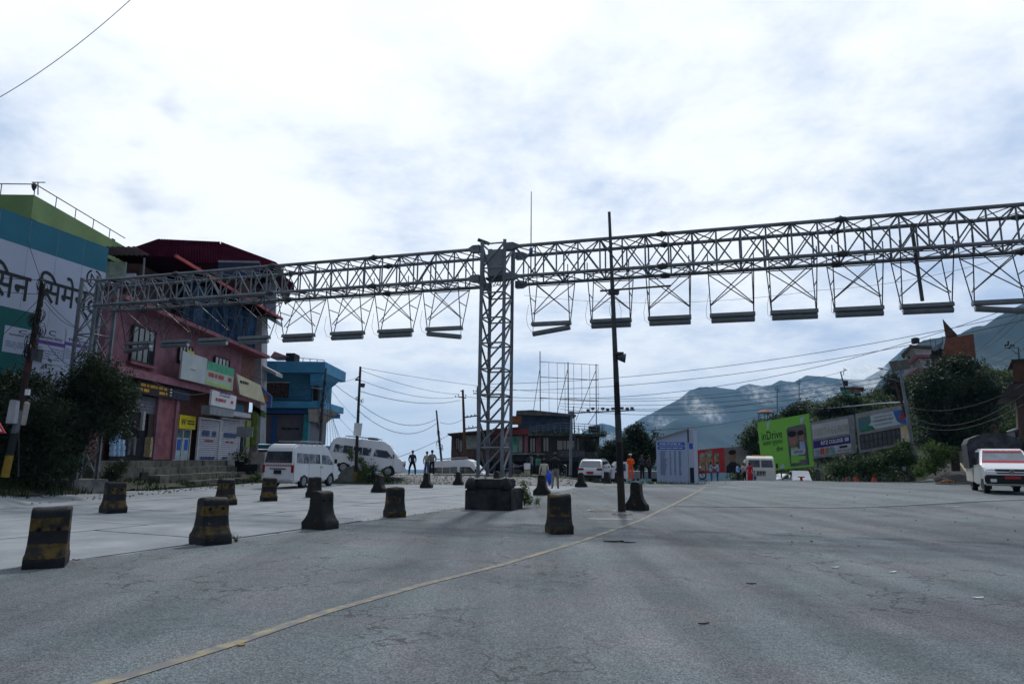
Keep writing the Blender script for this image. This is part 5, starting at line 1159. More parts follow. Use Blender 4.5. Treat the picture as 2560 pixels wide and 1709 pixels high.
for i in range(n + 1):
    x = -3.1 + 2.0 * i / n; k = 1 - .015 * (i % 2)
    V += [(x, y * k, 1.0 + (z - 1.0) * k) for y, z in hood]
m_ = len(hood); mb.raw(V, [(i * m_ + j, i * m_ + j + 1, (i + 1) * m_ + j + 1, (i + 1) * m_ + j) for i in range(n) for j in range(m_ - 1)] + [tuple(range(m_)), tuple(range(n * m_ + m_ - 1, n * m_ - 1, -1))]); mb.build('canvas_hood', M_CANV, r)
c.wheels((-2.0, 1.45), .37, .76)
# front of a parked vehicle further up the lane
p = gpx(2545, 1190); p = Vector((aty(2540, 1100, 40).x, 40.5, 1.2)); p.x += 1.3; r = vehicle('parked_lorry', 'dark parked lorry with a pale roof edge behind the canvas hood', 'lorry', p, R(270 - 30)); MB().box((0, 0, 1.5), (4.5, 2.0, 1.7)).build('cargo_box', M_CANV, r, bevel=.1)
MB().box((0, 0, 2.38), (4.5, 1.9, .08)).build('roof', M_WHITEP, r, bevel=.03); MB().prism([(2.27, -.8, 1.6), (2.27, .8, 1.6), (2.2, .75, 2.2), (2.2, -.75, 2.2)], (.04, 0, 0)).build('windscreen', M_CGL, r); Car.wheels(type('q', (), {'r': r, 'w': lambda s, z: 1.0})(), (-1.4, 1.4), .4, .85)
# lorry facing us beyond the crest
p = aty(1899, 1206, 60); p.z = hgt(p.x, 60) - .15; az = math.atan2(p.x, p.y); r = vehicle('white_lorry', 'white high cab lorry with an amber light bar before the green billboard', 'lorry', p, R(270) - az + R(4))
P_ = [(-3.5, .6), (-3.5, 2.4), (.3, 2.45), (.5, 2.72), (1.6, 2.70), (1.95, 2.45), (2.15, 1.75), (2.3, 1.2), (2.32, .5), (-3.3, .5)]
c = Car(r, P_, 1.15, 1.6, .1, 2.7, mat('cream lorry paint', (0.50, 0.50, 0.46), .45, .08, 1), .06)
for sg in (1, -1):
    c.quad('windscreen', [(2.15, sg * .06 if sg > 0 else -.98, 1.78), (2.15, .98 if sg > 0 else -.06, 1.78), (1.99, .92 if sg > 0 else -.06, 2.38), (1.99, .06 if sg > 0 else -.92, 2.38)], M_CGL)
    MB().box((2.1, sg * 1.28, 1.9), (.1, .16, .4)).build('mirror', M_TRIM, r, bevel=.02); MB().box((2.34, sg * .82, .85), (.06, .3, .22)).build('headlight', M_HEAD, r, bevel=.02)
mb = MB()
for k in range(6): mb.box((2.28, -.3 + k * .12 - .0, 1.28), (.06, .07, .42))
mb.build('grille', M_TRIM, r); MB().box((2.36, 0, .55), (.14, 2.2, .26)).build('front_bumper', M_WHITEP, r, bevel=.03); MB().box((1.2, 0, 2.76), (.25, 1.1, .1)).build('light_bar', mat('amber lamp', (0.6, 0.2, 0.04), .4), r); MB().box((1.6, 0, 2.55), (.1, .7, .12)).build('dark_badge', M_TRIM, r)
c.side('side_window', [(.9, 1.75), (1.8, 1.75), (1.7, 2.35), (.9, 2.35)], M_CGL, .008); c.wheels((-2.2, 1.3), .45, .98)
# parked vehicles peeking over the crest
p = aty(2000, 1206, 62); p.z = hgt(p.x, 62) ; r = vehicle('small_van', 'white roofed small van peeking over the road crest right of the lorry', 'van', p + Vector((0, 0, -.35)), R(255)); P_ = [(-1.5, .3), (-1.5, 1.75), (-1.2, 1.85), (.7, 1.85), (1.3, 1.2), (1.6, 1.05), (1.7, .4), (1.5, .25), (-1.4, .25)]
c = Car(r, P_, .78, 1.1, .1, 1.85, M_CARW, .06); c.quad('windscreen', [(1.24, -.66, 1.24), (1.24, .66, 1.24), (.76, .6, 1.76), (.76, -.6, 1.76)], M_CGL); c.side('side_window', [(-1.3, 1.15), (.9, 1.15), (.6, 1.7), (-1.3, 1.7)], M_CGL); c.wheels((-1.0, 1.05), .28, .66)
p = aty(1952, 1204, 66); r = vehicle('parked_car', 'small white car bonnet showing beside the wheel of the lorry', 'car', Vector((p.x, 66, hgt(p.x, 66) + .1)), R(200)); P_ = [(-1.8, .3), (-1.8, .85), (-1.4, 1.35), (-.2, 1.4), (.6, .95), (1.7, .8), (1.8, .3)]; c = Car(r, P_, .75, .8, .12, 1.4, M_CARW, .06); c.side('side_window', [(-1.3, .95), (.4, .95), (-.2, 1.3), (-1.2, 1.3)], M_CGL); c.wheels((-1.1, 1.1), .28, .64)
# low grey vehicle behind the tall pole
p = aty(1590, 1196, 52); r = vehicle('flatbed_truck', 'low white flatbed truck behind the man in orange', 'truck', Vector((p.x, 52.5, hgt(p.x, 52.5) - .25)), R(180)); P_ = [(.6, .5), (.6, 1.75), (1.5, 1.75), (1.8, 1.1), (1.95, .5)]; c = Car(r, P_, .8, 1.1, .08, 1.75, M_CARW, .05); MB().box((-1.2, 0, .8), (3.6, 1.6, .55)).build('flatbed', M_GREY, r, bevel=.02); c.side('side_window', [(.8, 1.1), (1.6, 1.1), (1.4, 1.6), (.8, 1.6)], M_CGL); c.wheels((-1.8, 1.2), .32, .66)
# motorcycles
def motorcycle(label, loc, ang, col, seated=False):
    r = vehicle('motorcycle', label, 'motorcycle', loc, ang); mc = mat('bike ' + col[0], col[1], .3, .1)
    for x in (-.62, .66):
        mb = MB()
        for i in range(18):
            a, b = 2 * PI * i / 18, 2 * PI * (i + 1) / 18; mb.bar((x + .27 * math.cos(a), 0, .31 + .27 * math.sin(a)), (x + .27 * math.cos(b), 0, .31 + .27 * math.sin(b)), .045, 6)
        w = mb.build('wheel', M_TYRE, r); mb = MB()
        for i in range(6): a = PI * i / 3; mb.bar((x, 0, .31), (x + .25 * math.cos(a), 0, .31 + .25 * math.sin(a)), .012, 4)
        mb.bar((x, -.08, .31), (x, .08, .31), .05, 8); mb.build('rim', mc if col[0] == 'red' else M_RIM, w)
    MB().bar((.66, 0, .31), (.42, 0, .98), .035, 6).bar((.42, -.3, 1.02), (.42, .3, 1.02), .018, 5).build('fork', M_STEELD, r)
    MB().prism([(.38, -.13, .72), (.30, -.13, .98), (-.05, -.13, .92), (-.12, -.13, .74)], (0, .26, 0)).build('fuel_tank', mc, r, bevel=.05); MB().prism([(-.1, -.12, .76), (-.08, -.12, .86), (-.75, -.12, .96), (-.78, -.12, .86)], (0, .24, 0)).build('seat', M_TRIM, r, bevel=.03)
    MB().box((.05, 0, .42), (.5, .26, .36)).build('engine', M_STEELD, r, bevel=.03); MB().lathe([(.02, -.05), (.09, 0), (.09, .06), (.02, .07)], (.5, 0, .88), 10, 'X').build('headlight', M_HEAD, r); MB().bar((-.1, .14, .32), (-.85, .16, .42), .04, 6).build('exhaust', M_RIM, r)
    MB().prism([(.42, -.07, .60), (.92, -.07, .62), (.90, -.07, .66), (.42, -.07, .66)], (0, .14, 0)).build('mudguard', mc, r); return r
motorcycle('motorcycle with red wheel rims parked right of the blue information booth', aty(1733, 1198, 51.5), R(-10), ('red', (0.35, 0.02, 0.02)))
motorcycle('parked motorcycle by the grass bank at the mouth of the side lane', Vector((gpx(2274, 1204).x, gpx(2274, 1204).y, gpx(2274, 1204).z)), R(250), ('black', (0.02, 0.02, 0.025)))
motorcycle('dark motorcycle standing behind the woman with the blue bag', aty(1295, 1196, 47), R(200), ('grey', (0.1, 0.1, 0.12)))
motorcycle('motorcycle parked at the open shops right of the man in black', aty(1412, 1196, 50), R(80), ('dark', (0.03, 0.03, 0.05)))

# ================================================================== PEOPLE
M_SKIN = mat('skin', (0.20, 0.105, 0.07), .6, .1, 4); M_HAIR = mat('hair black', (0.012, 0.011, 0.011), .6, .2, 20); M_SHOE = mat('shoes dark', (0.02, 0.018, 0.017), .6, .1)
def cloth(n, c): return mat('cloth ' + n, c, .85, .25, 4, .3, 14)
def person(label, px, py, D, h_, top, bot, face=0, arms='down', stance=.11, sleeves=True, longtop=.0, hat=None, extra=None, skirt=False, group=None, zoff=0.0, stride=0):
    """face: heading in degrees, 0 = back to the camera, 180 = facing it"""
    p = aty(px, py, D); k = h_ / 1.72
    r = thing('person', label, 'person', p, local=True, group=group); r.rotation_euler = (0, 0, R(90) + R(face) * -1 - math.atan2(p.x, p.y)); r.scale = (k, k, k)
    # x forward, y left
    J = {}; V = []; E = []; Rr = []
    def v(c, rr, par=None):
        V.append(Vector(c)); Rr.append(rr if isinstance(rr, tuple) else (rr, rr)); i = len(V) - 1
        if par is not None: E.append((par, i))
        return i
    pel = v((0, 0, .93), (.175, .125)); wst = v((0, 0, 1.10), (.165, .12), pel); chs = v((.01, 0, 1.30), (.195, .13), wst); nb = v((0, 0, 1.43), (.09, .07), chs); nk = v((.01, 0, 1.50), .052, nb)
    hd0 = v((.02, 0, 1.56), (.066, .075), nk); hd = v((.025, 0, 1.635), (.078, .088), hd0); hd2 = v((.02, 0, 1.69), (.05, .06), hd)
    hands = []
    for sg in (1, -1):
        hp = v((0, sg * .09, .90), .108, pel); fx = stride * sg
        kn = v((fx * .5 + .02, sg * (stance + .0), .50), .075, hp); an = v((fx, sg * (stance + .02), .09), .055, kn); ft = v((fx + .13, sg * (stance + .045), .04), .038, an)
        sh_ = v((0, sg * .165, 1.40), .07, chs)
        A = {'down': ((-.03, .235, 1.13), (.03, .25, .90), (.05, .25, .82)), 'front': ((.02, .24, 1.14), (.22, .12, 1.12), (.28, .07, 1.13)), 'hip': ((-.07, .28, 1.15), (.06, .22, .97), (.1, .20, .93)), 'pocket': ((-.07, .25, 1.13), (.04, .215, .93), (.07, .20, .88)), 'reach': ((.15, .22, 1.22), (.38, .15, 1.18), (.45, .13, 1.18))}[arms if isinstance(arms, str) else arms[0 if sg > 0 else 1]]
        el = v((A[0][0], sg * A[0][1], A[0][2]), .055, sh_); wr = v((A[1][0], sg * A[1][1], A[1][2]), .032, el); ha = v((A[2][0], sg * A[2][1], A[2][2]), (.026, .038), wr); hands.append((Vector(V[wr]), Vector(V[ha]), sg))
    me = bpy.data.meshes.new('person_body'); me.from_pydata([tuple(x) for x in V], E, []); o = bpy.data.objects.new('person_body', me)
    m = o.modifiers.new('s', 'SKIN'); m.use_smooth_shade = True
    for i, s_ in enumerate(me.skin_vertices[0].data): s_.radius = Rr[i]; s_.use_root = (i == 0)
    o.modifiers.new('d', 'SUBSURF').levels = 1
    m2 = evaluated(o)
    m2.materials.clear()
    for q in (M_SKIN, top, bot, M_SHOE): m2.materials.append(q)
    for f in m2.polygons:
        c = f.center; arm = abs(c.y) > .19 and c.z > .78 or (c.x > .12 and c.z > .95 and c.z < 1.35)
        if c.z > 1.475: k_ = 0
        elif arm: k_ = 1 if (sleeves and min((c - h[1]).length for h in hands) > .09) or (not sleeves and c.z > 1.22 and c.x < .12) else 0
        elif c.z > .97 - longtop: k_ = 1
        elif c.z > .085: k_ = 2
        else: k_ = 3
        f.material_index = k_; f.use_smooth = True
    b = bpy.data.objects.new('body', m2); COL.objects.link(b); b.parent = r
    # fingers
    mb = MB()
    for wr, ha, sg in hands:
        d = (ha - wr).normalized(); sdv = d.cross(Vector((0, 1, 0))); sdv = (sdv if sdv.length > .2 else Vector((1, 0, 0))).normalized(); inn = Vector((0, -sg, 0))
        for i in range(4):
            a = ha + d * .02 + sdv * (.013 * (i - 1.5)); L_ = (.055, .065, .062, .048)[i]; q = a + d * L_ * .55 + inn * .006; mb.bar(a, q, .0085, 5, .008); mb.bar(q, q + d * L_ * .5 + inn * .018, .008, 5, .006)
        a = wr.lerp(ha, .6) + sdv * .03; mb.bar(a, a + d * .04 + sdv * .015 + inn * .01, .010, 5, .007)
    # face: nose, ears, brows
    mb.bar((.105, 0, 1.635), (.128, 0, 1.605), .010, 5, .014)
    for sg in (1, -1): mb.box((.01, sg * .082, 1.625), (.035, .014, .05))
    mb.build('hands_and_features', M_SKIN, b)
    mb = MB()
    for sg in (1, -1): mb.box((.108, sg * .032, 1.645), (.01, .022, .010))
    mb.box((.106, 0, 1.577), (.01, .04, .007)); mb.build('eyes_and_mouth', M_HAIR, b)
    H_ = MB(); 
    for i in range(5):
        pass
    hv = []; n = 12
    prof = [(.0, 1.755), (.05, 1.745), (.085, 1.715), (.102, 1.67), (.100, 1.62), (.088, 1.57 if hat != 'bun' else 1.53)]
    for (rr, z) in prof:
        for i in range(n):
            a = 2 * PI * i / n; ca = math.cos(a); zz_ = z + max(0, ca - .25) * max(0, 1.68 - z) * 1.0; hv.append((-.005 + rr * ca * 1.02 * (1 if ca < .3 else .98), rr * math.sin(a) * .93, zz_))
    H_.raw(hv, [(j * n + i, j * n + (i + 1) % n, (j + 1) * n + (i + 1) % n, (j + 1) * n + i) for j in range(5) for i in range(n)]); H_.build('hair', M_HAIR, r, smooth=True)
    if hat == 'cap': MB().lathe([(.105, 1.70), (.125, 1.74), (.125, 1.765), (.06, 1.785)], (0, 0, 0), 14).build('white_cap', M_WHITEP, r, smooth=False); 
    if hat == 'bun': MB().lathe([(.02, -.05), (.05, -.03), (.055, 0), (.04, .04)], (-.12, 0, 1.62), 9).build('hair_bun', M_HAIR, r)
    if skirt: MB().lathe([(.16, 1.0), (.20, .8), (.22, .4), (.25, .07)], (0, 0, 0), 14).build('long_skirt', bot, r, smooth=True)
    if extra: extra(r)
    return r
def blue_bag(r):
    t = thing('plastic_bag', 'bright blue plastic bag held by the woman in the cream top', 'bag', r.location + Vector((.28, -.1, 0)))
    b = t.location; MB().lathe([(.05, .95), (.10, .85), (.18, .72), (.2, .6), (.13, .45), (.06, .28), (.02, .24)], b, 9).build('bag_body', mat('blue plastic', (0.02, 0.09, 0.62), .35, .2, 5), t, smooth=True); MB().path([b + Vector((-.04, 0, .93)), b + Vector((-.05, 0, 1.03)), b + Vector((.03, 0, .94))], .012, 4).build('bag_handle', MATS['blue plastic'], t)
C_NAVY = cloth('navy', (0.018, 0.022, 0.04)); C_BLK = cloth('black', (0.010, 0.011, 0.013)); C_JEAN = cloth('jeans', (0.05, 0.10, 0.19)); C_KHAKI = cloth('khaki', (0.22, 0.21, 0.18)); C_CREAM = cloth('cream', (0.42, 0.39, 0.33)); C_ORG = cloth('orange', (0.85, 0.10, 0.01)); C_RED = cloth('red', (0.42, 0.015, 0.03)); C_BLUE = cloth('pale blue', (0.25, 0.36, 0.52)); C_GREY = cloth('grey', (0.16, 0.165, 0.17)); C_YEL = cloth('sand', (0.36, 0.33, 0.22)); C_TEAL = cloth('teal', (0.04, 0.16, 0.14))
def ph(h_px, h_): return h_ * CF / h_px
person('person in a dark open jacket standing with legs apart at the edge of the drop', 1030, 1189, 46.8, 1.68, C_NAVY, C_BLK, 170, 'pocket', .2)
person('person in a sand shirt and light jeans, left of the pair at the edge', 1066, 1188, 47.3, 1.60, C_YEL, C_JEAN, 20, 'down', .1, sleeves=False)
person('person in a grey shirt and dark trousers, right of the pair at the edge', 1079, 1189, 46.9, 1.70, C_GREY, C_BLK, -15, 'hip', .12)
person('woman in a cream top carrying a blue bag, seen from behind', 1360, 1224, 35.5, 1.55, C_CREAM, C_GREY, 0, 'down', .08, hat='bun', longtop=.18, extra=blue_bag)
person('man in a black jacket and khaki trousers walking away', 1388, 1222, 34.0, 1.72, C_BLK, C_KHAKI, -5, 'pocket', .12)
person('person in bright orange overalls and a white cap reading a paper', 1577, 1200, 46.5, 1.68, C_ORG, C_ORG, 165, 'front', .11, hat='cap')
person('person in dark clothes with a red scarf next to the orange overalls', 1606, 1198, 47.5, 1.62, C_NAVY, C_BLK, 180, 'front', .08)
person('person in a dark brown coat standing close to the information booth', 1624, 1197, 48, 1.62, cloth('brown', (0.05, 0.035, 0.03)), C_BLK, 120, 'pocket', .09)
person('man in a grey shirt with a backpack behind the lattice tower', 1327, 1195, 47, 1.66, C_GREY, C_NAVY, 60, 'down', .07, extra=lambda r: MB().box((-.2, 0, 1.25), (.2, .3, .42)).build('backpack', C_NAVY, r, bevel=.05))
person('person in a teal jacket behind the man with the backpack', 1345, 1194, 49, 1.55, C_TEAL, C_BLK, 40, 'down', .08)
person('person in a pale blue shirt, left one of two talking by the red billboard', 1779, 1206, 54, 1.6, C_BLUE, C_JEAN, 90, 'reach', .08)
person('person in a pale blue shirt, right one of two talking by the red billboard', 1795, 1207, 54, 1.65, C_BLUE, C_JEAN, -90, 'reach', .08)
person('person in a blue shirt bending forward between the billboards portrait and the lorry', 1846, 1207, 55, 1.55, C_BLUE, C_NAVY, 60, 'reach', .08)
person('person in a white shirt and dark vest left of the woman in red', 1862, 1208, 55.5, 1.62, cloth('white', (0.4, 0.4, 0.4)), C_BLK, 150, 'front', .08)
person('woman in a long red dress in front of the lorry', 1876, 1209, 55, 1.66, C_RED, C_RED, 20, 'down', .08, hat='bun', skirt=True)
person('small child in blue beside the woman in red', 1888, 1209, 55, 1.02, C_BLUE, C_JEAN, 20, 'down', .08)
person('person in a dark jacket and grey trousers at the open shop front', 327, 1141, 32.6, 1.62, C_BLK, C_GREY, 10, 'down', .1)

# white box beside the backpack man
p = aty(1318, 1172, 46.5); t = thing('cool_box', 'white topped delivery box on a stand behind the lattice tower', 'box', p); MB().box(p + Vector((0, 0, .18)), (.42, .4, .42)).build('box', M_WHITEP, t, bevel=.03); MB().box(p + Vector((0, 0, -.32)), (.4, .4, .5)).build('stand', C_YEL, t, bevel=.02)
# dog
p = gpx(2366, 1208); dg_ = thing('dog', 'tan dog lying asleep on the asphalt at the mouth of the lane', 'dog', p, R(8)); dg_['_local'] = 1
M_FUR = mat('tan fur', (0.16, 0.075, 0.035), .9, .3, 9, .6, 40, col2=(0.3, 0.17, 0.09))
V = [(0, 0, .14), (.2, .02, .15), (.38, 0, .15), (.52, -.02, .12), (.62, -.08, .08), (.72, -.12, .06), (-.2, 0, .14), (-.36, .02, .12), (-.5, -.03, .05), (-.68, -.1, .025), (-.84, -.12, .02), (.42, -.12, .06), (.28, -.28, .03), (.12, -.34, .03), (-.3, -.14, .07), (-.1, -.28, .04), (-.36, -.34, .025), (-.48, -.36, .025)]
E = [(0, 1), (1, 2), (2, 3), (3, 4), (4, 5), (0, 6), (6, 7), (7, 8), (8, 9), (9, 10), (2, 11), (11, 12), (12, 13), (7, 14), (14, 15), (15, 16), (16, 17)]
Q = [.13, .135, .12, .08, .075, .035, .12, .11, .03, .022, .012, .06, .03, .022, .075, .04, .025, .02]
me = bpy.data.meshes.new('dog'); me.from_pydata(V, E, []); o = bpy.data.objects.new('dog', me); o.modifiers.new('s', 'SKIN').use_smooth_shade = True
for i, s_ in enumerate(me.skin_vertices[0].data): s_.radius = (Q[i], Q[i]); s_.use_root = i == 0
o.modifiers.new('d', 'SUBSURF').levels = 1; m2 = evaluated(o); m2.materials.clear(); m2.materials.append(M_FUR)
b = bpy.data.objects.new('body', m2); COL.objects.link(b); b.parent = dg_
MB().bar((.6, -.02, .12), (.56, .02, .2), .03, 5, .005).bar((.6, -.14, .11), (.55, -.17, .18), .03, 5, .005).build('ears', mat('dark fur', (0.05, 0.03, 0.02)), dg_); MB().bar((.74, -.13, .06), (.76, -.135, .058), .018, 6).build('nose', M_HAIR, dg_)
# ================================================================== BOOTH, BOARDS, RIGHT SIDE
D_ = 49.5
P0 = aty(1640, 1205, 50.3); P1 = aty(1719, 1207, 49.3); PB = Plane(P0, P1); zg = hgt(P1.x, P1.y) + .0
bo = thing('information_booth', 'pale blue information booth with a sloping top and a printed timetable', 'booth', (P1.x, P1.y, zg))
M_PBL = mat('pale blue panel', (0.33, 0.40, 0.54), .5, .06, .7); M_ROY = mat('royal blue print', (0.03, 0.10, 0.42), .5, .05)
a = PB.sz(1640, 1100); b = PB.sz(1718, 1076); za = PB.sz(1640, 1099)[1]; zc = PB.sz(1716, 1074)[1]; s1 = b[0]
PB.poly([(a[0], zg), (s1, zg), (s1, zc), (a[0], za)], 0, 1.4).build('body', M_PBL, bo)
PB.rect(s1 + .02, zg, s1 + .42, zc + .02, .0, 1.3).build('side_wing', M_WPR, bo); PB.rect(s1 + .02, zc - .9, s1 + .1, zc + .15, .05, .1).build('wing_post', M_STEELD, bo)
PB.poly([(a[0] - .1, za), (s1 + .1, zc + .02), (s1 + .1, zc + .1), (a[0] - .1, za + .08)], .15, 1.7).build('roof_edge', M_WALLC, bo)
for (y0, y1) in ((1105, 1114), (1116, 1123)):
    u = PB.sz(1644, y0); v = PB.sz(1712, y1); h_ = PB.rect(u[0], v[1], v[0], u[1], .012, .01).build('blue_header', M_ROY, bo); PB.lines(u[0] + .15, v[1] + .06, v[0] - .15, u[1] - .06, 1 if y0 > 1110 else 2, .016, M_WINK, h_, .5)
u = PB.sz(1650, 1126); v = PB.sz(1708, 1188); cols = [(0.0, .33), (.42, .5), (.62, .72), (.82, .95)]
for ca, cb_ in cols:
    mb = MB(); n = 24
    for i in range(n): z = u[1] + (v[1] - u[1]) * (i + .5) / n; e_ = ca + (cb_ - ca) * random.uniform(.6, 1); PB.rect(u[0] + (v[0] - u[0]) * ca, z - .012, u[0] + (v[0] - u[0]) * e_, z + .014, .012, .01, mb)
    mb.build('timetable_print', M_BLUEINK, bo, kind='stuff')
w = PB.rect(s1 + .1, zc - 1.35, s1 + .36, zc - .95, .01, .02).build('blue_notice', M_ROY, bo); PB.rect(s1 + .1, zg, s1 + .38, zg + 1.1, .01, .02).build('dark_notice', C_NAVY, bo)
# planter ring with rubbish
p = gpx(1652, 1201); t = thing('rubbish_cart', 'round concrete planter heaped with dark rubbish left of the information booth', 'planter', p)
MB().lathe([(.55, 0), (.72, .32), (.78, .42), (.70, .42), (.5, .1)], p, 16).build('bowl', mat('planter', (0.2, 0.19, 0.17), .8, .2), t); leaves('rubbish_heap', [(p.x, p.y, p.z + .45, .8, .6, .1)], 500, .06, mat('dark rubbish', (0.03, 0.025, 0.022), .8, .3, 5), t, loc=tuple(p))
leaves('weeds', [(p.x, p.y - .6, p.z + .1, 1.5, .3, .12)], 700, .05, M_GRASS, t, loc=tuple(p))

# boards beyond the crest -------------------------------------------------
def board(name, label, tl, tr, br_, bl2, D0, D1, m, th=.35, fr=M_GREY, frw=.18):
    a = aty(*tl, D0); b = aty(*tr, D1); P_ = Plane(a, b); q = [P_.sz(*x) for x in (bl2, br_, tr, tl)]
    t = thing(name, label, 'billboard', (a.lerp(b, .5).x, a.lerp(b, .5).y, hgt(a.x, a.y)))
    P_.poly(q, 0, .08).build('panel', m, t)
    return t, P_, q
def qd(P_, q, u0, v0, u1, v1, off, m, parent, name, th=.01):
    bl2, br_, tr, tl = q
    def at(u, v): a = (bl2[0] + (br_[0] - bl2[0]) * u, bl2[1] + (br_[1] - bl2[1]) * u); b = (tl[0] + (tr[0] - tl[0]) * u, tl[1] + (tr[1] - tl[1]) * u); return (a[0] + (b[0] - a[0]) * v, a[1] + (b[1] - a[1]) * v)
    return P_.poly([at(u0, v0), at(u1, v0), at(u1, v1), at(u0, v1)], off, th).build(name, m, parent), at
def qtext(P_, q, body, u0, v0, u1, v1, off, m, parent):
    vs, fs = text_geo(body); mn = vs.min(0); mx = vs.max(0); bl2, br_, tr, tl = q
    def at(u, v): a = (bl2[0] + (br_[0] - bl2[0]) * u, bl2[1] + (br_[1] - bl2[1]) * u); b = (tl[0] + (tr[0] - tl[0]) * u, tl[1] + (tr[1] - tl[1]) * u); return (a[0] + (b[0] - a[0]) * v, a[1] + (b[1] - a[1]) * v)
    MB().raw([P_.P(*at(u0 + (u1 - u0) * (w[0] - mn[0]) / (mx[0] - mn[0]), v0 + (v1 - v0) * (w[1] - mn[1]) / (mx[1] - mn[1])), off) for w in vs], fs).build('lettering', m, parent)
def qshape(P_, q, pts, off, m, parent, name, th=.008):
    bl2, br_, tr, tl = q
    def at(u, v): a = (bl2[0] + (br_[0] - bl2[0]) * u, bl2[1] + (br_[1] - bl2[1]) * u); b = (tl[0] + (tr[0] - tl[0]) * u, tl[1] + (tr[1] - tl[1]) * u); return (a[0] + (b[0] - a[0]) * v, a[1] + (b[1] - a[1]) * v)
    return P_.poly([at(*x) for x in pts], off, th).build(name, m, parent)
def ell(u, v, ru, rv, n=16): return [(u + ru * math.cos(2 * PI * i / n), v + rv * math.sin(2 * PI * i / n)) for i in range(n)]
M_LIME = mat('lime print', (0.17, 0.44, 0.06), .5, .05, .5)
t, P_, q = board('green_billboard', 'tall lime green ride advertisement with a phone picture, behind the lorry', (1893, 1056), (2022, 1033), (2035, 1165), (1905, 1178), 66, 64, M_LIME)
qtext(P_, q, 'inDrive', .06, .62, .46, .79, .02, M_INK, t); qtext(P_, q, 'सहमत मूल्यमा।', .07, .48, .46, .58, .02, M_INK, t); qtext(P_, q, 'छैन!', .32, .36, .45, .46, .02, M_INK, t)
for pts in ([(.18, .95), (.26, .98), (.19, .80)], [(.82, .93), (.92, .96), (.84, .80)], [(.34, .02), (.46, .02), (.42, .12)]): qshape(P_, q, pts, .02, M_WPR, t, 'bolt_mark')
scr = qshape(P_, q, [(.56, .04), (.92, .04), (.92, .78), (.89, .82), (.59, .80), (.55, .76)], .02, mat('photo dark', (0.05, 0.055, 0.06), .5, .3, 1.2, col2=(0.14, 0.13, 0.12)), t, 'phone_picture')
qshape(P_, q, ell(.66, .55, .075, .13), .03, mat('print face', (0.24, 0.13, 0.10), .6, .2, 3), scr, 'printed_face'); qshape(P_, q, ell(.65, .66, .08, .06), .036, M_HAIR, scr, 'printed_hair'); qshape(P_, q, [(.58, .1), (.74, .1), (.73, .4), (.60, .4)], .028, mat('lime shirt', (0.2, 0.42, 0.08), .6), scr, 'printed_shirt')
qshape(P_, q, ell(.82, .58, .05, .1), .03, mat('print face', (0.24, 0.13, 0.10)), scr, 'printed_face'); qshape(P_, q, [(.76, .3), (.88, .3), (.86, .5), (.78, .5)], .028, C_BLUE, scr, 'printed_shirt'); qshape(P_, q, ell(.81, .66, .06, .05), .036, M_HAIR, scr, 'printed_hair')
w, _ = qd(P_, q, .60, .25, .86, .36, .04, M_WPR, scr, 'price_tag'); qtext(P_, q, 'NPR200', .65, .275, .82, .335, .055, M_INK, w); qd(P_, q, .60, .15, .86, .22, .04, M_LIME, scr, 'button')
for k in range(4): u = .1 + .27 * k; z0 = q[0][0] + (q[1][0] - q[0][0]) * u; a = P_.P(z0, q[0][1] + .3, -.2); MB().bar(Vector((a.x, a.y, -3)), a, .07, 4).build('support_post', M_STEELD, t)
M_BFR = mat('grey board frame', (0.22, 0.22, 0.23), .7, .15, 2)
t, P_, q = board('college_billboard', 'grey framed double board with a pale number strip and a RITZ COLLEGE poster', (2025, 1056), (2127, 1037), (2135, 1132), (2034, 1146), 64, 63, M_BFR)
qd(P_, q, .03, .53, .92, .93, .03, mat('dirty white board', (0.42, 0.43, 0.43), .6, .12, 1.2), t, 'upper_panel'); qtext(P_, q, '9803666808', .05, .60, .91, .80, .045, mat('faded numerals', (0.30, 0.31, 0.27), .6), t)
w, _ = qd(P_, q, .03, .06, .94, .27, .03, mat('poster white', (0.42, 0.43, 0.46), .6), t, 'poster_base'); w2, _ = qd(P_, q, .03, .27, .94, .47, .03, mat('college purple', (0.04, 0.025, 0.13), .5, .05), t, 'poster_header')
qtext(P_, q, 'RITZ COLLEGE', .22, .34, .76, .44, .045, M_WINK, w2); P_.lines(q[0][0] + .9, 0, q[0][0] + .91, .01, 1, 0, M_WINK, w2) if False else None
for k, cm in enumerate([(0.2, 0.3, 0.4), (0.4, 0.08, 0.06), (0.3, 0.2, 0.15), (0.1, 0.28, 0.3)]): qd(P_, q, .05 + .125 * k, .08, .16 + .125 * k, .25, .045, mat('poster tile %d' % k, cm, .6, .4, 6), w, 'picture_tile')
qtext(P_, q, '9861019183', .60, .09, .92, .13, .045, M_INK, w); qd(P_, q, .66, .18, .85, .235, .045, C_NAVY, w, 'dark_tag'); qd(P_, q, .80, .34, .90, .44, .045, M_WPR, w2, 'pale_square')
MB().prism([aty(2127, 1037, 63), aty(2134, 1036, 63.6), aty(2142, 1130, 63.6), aty(2135, 1132, 63)], (0, .3, 0)).build('side_frame', M_STEEL, t)
for u in (.1, .5, .9): a = P_.P(q[0][0] + (q[1][0] - q[0][0]) * u, q[0][1], -.2); MB().bar(Vector((a.x, a.y, -3)), a, .08, 4).build('support_post', M_STEELD, t)
t, P_, q = board('hills_billboard', 'long grey framed board with a CHANDRAGIRI HILLS banner above an empty grid panel', (2138, 1034), (2262, 1010), (2272, 1110), (2148, 1132), 63, 60, M_BFR)
b1, at = qd(P_, q, .05, .52, 1.0, .88, .03, mat('banner pale', (0.36, 0.43, 0.46), .6, .06), t, 'banner')
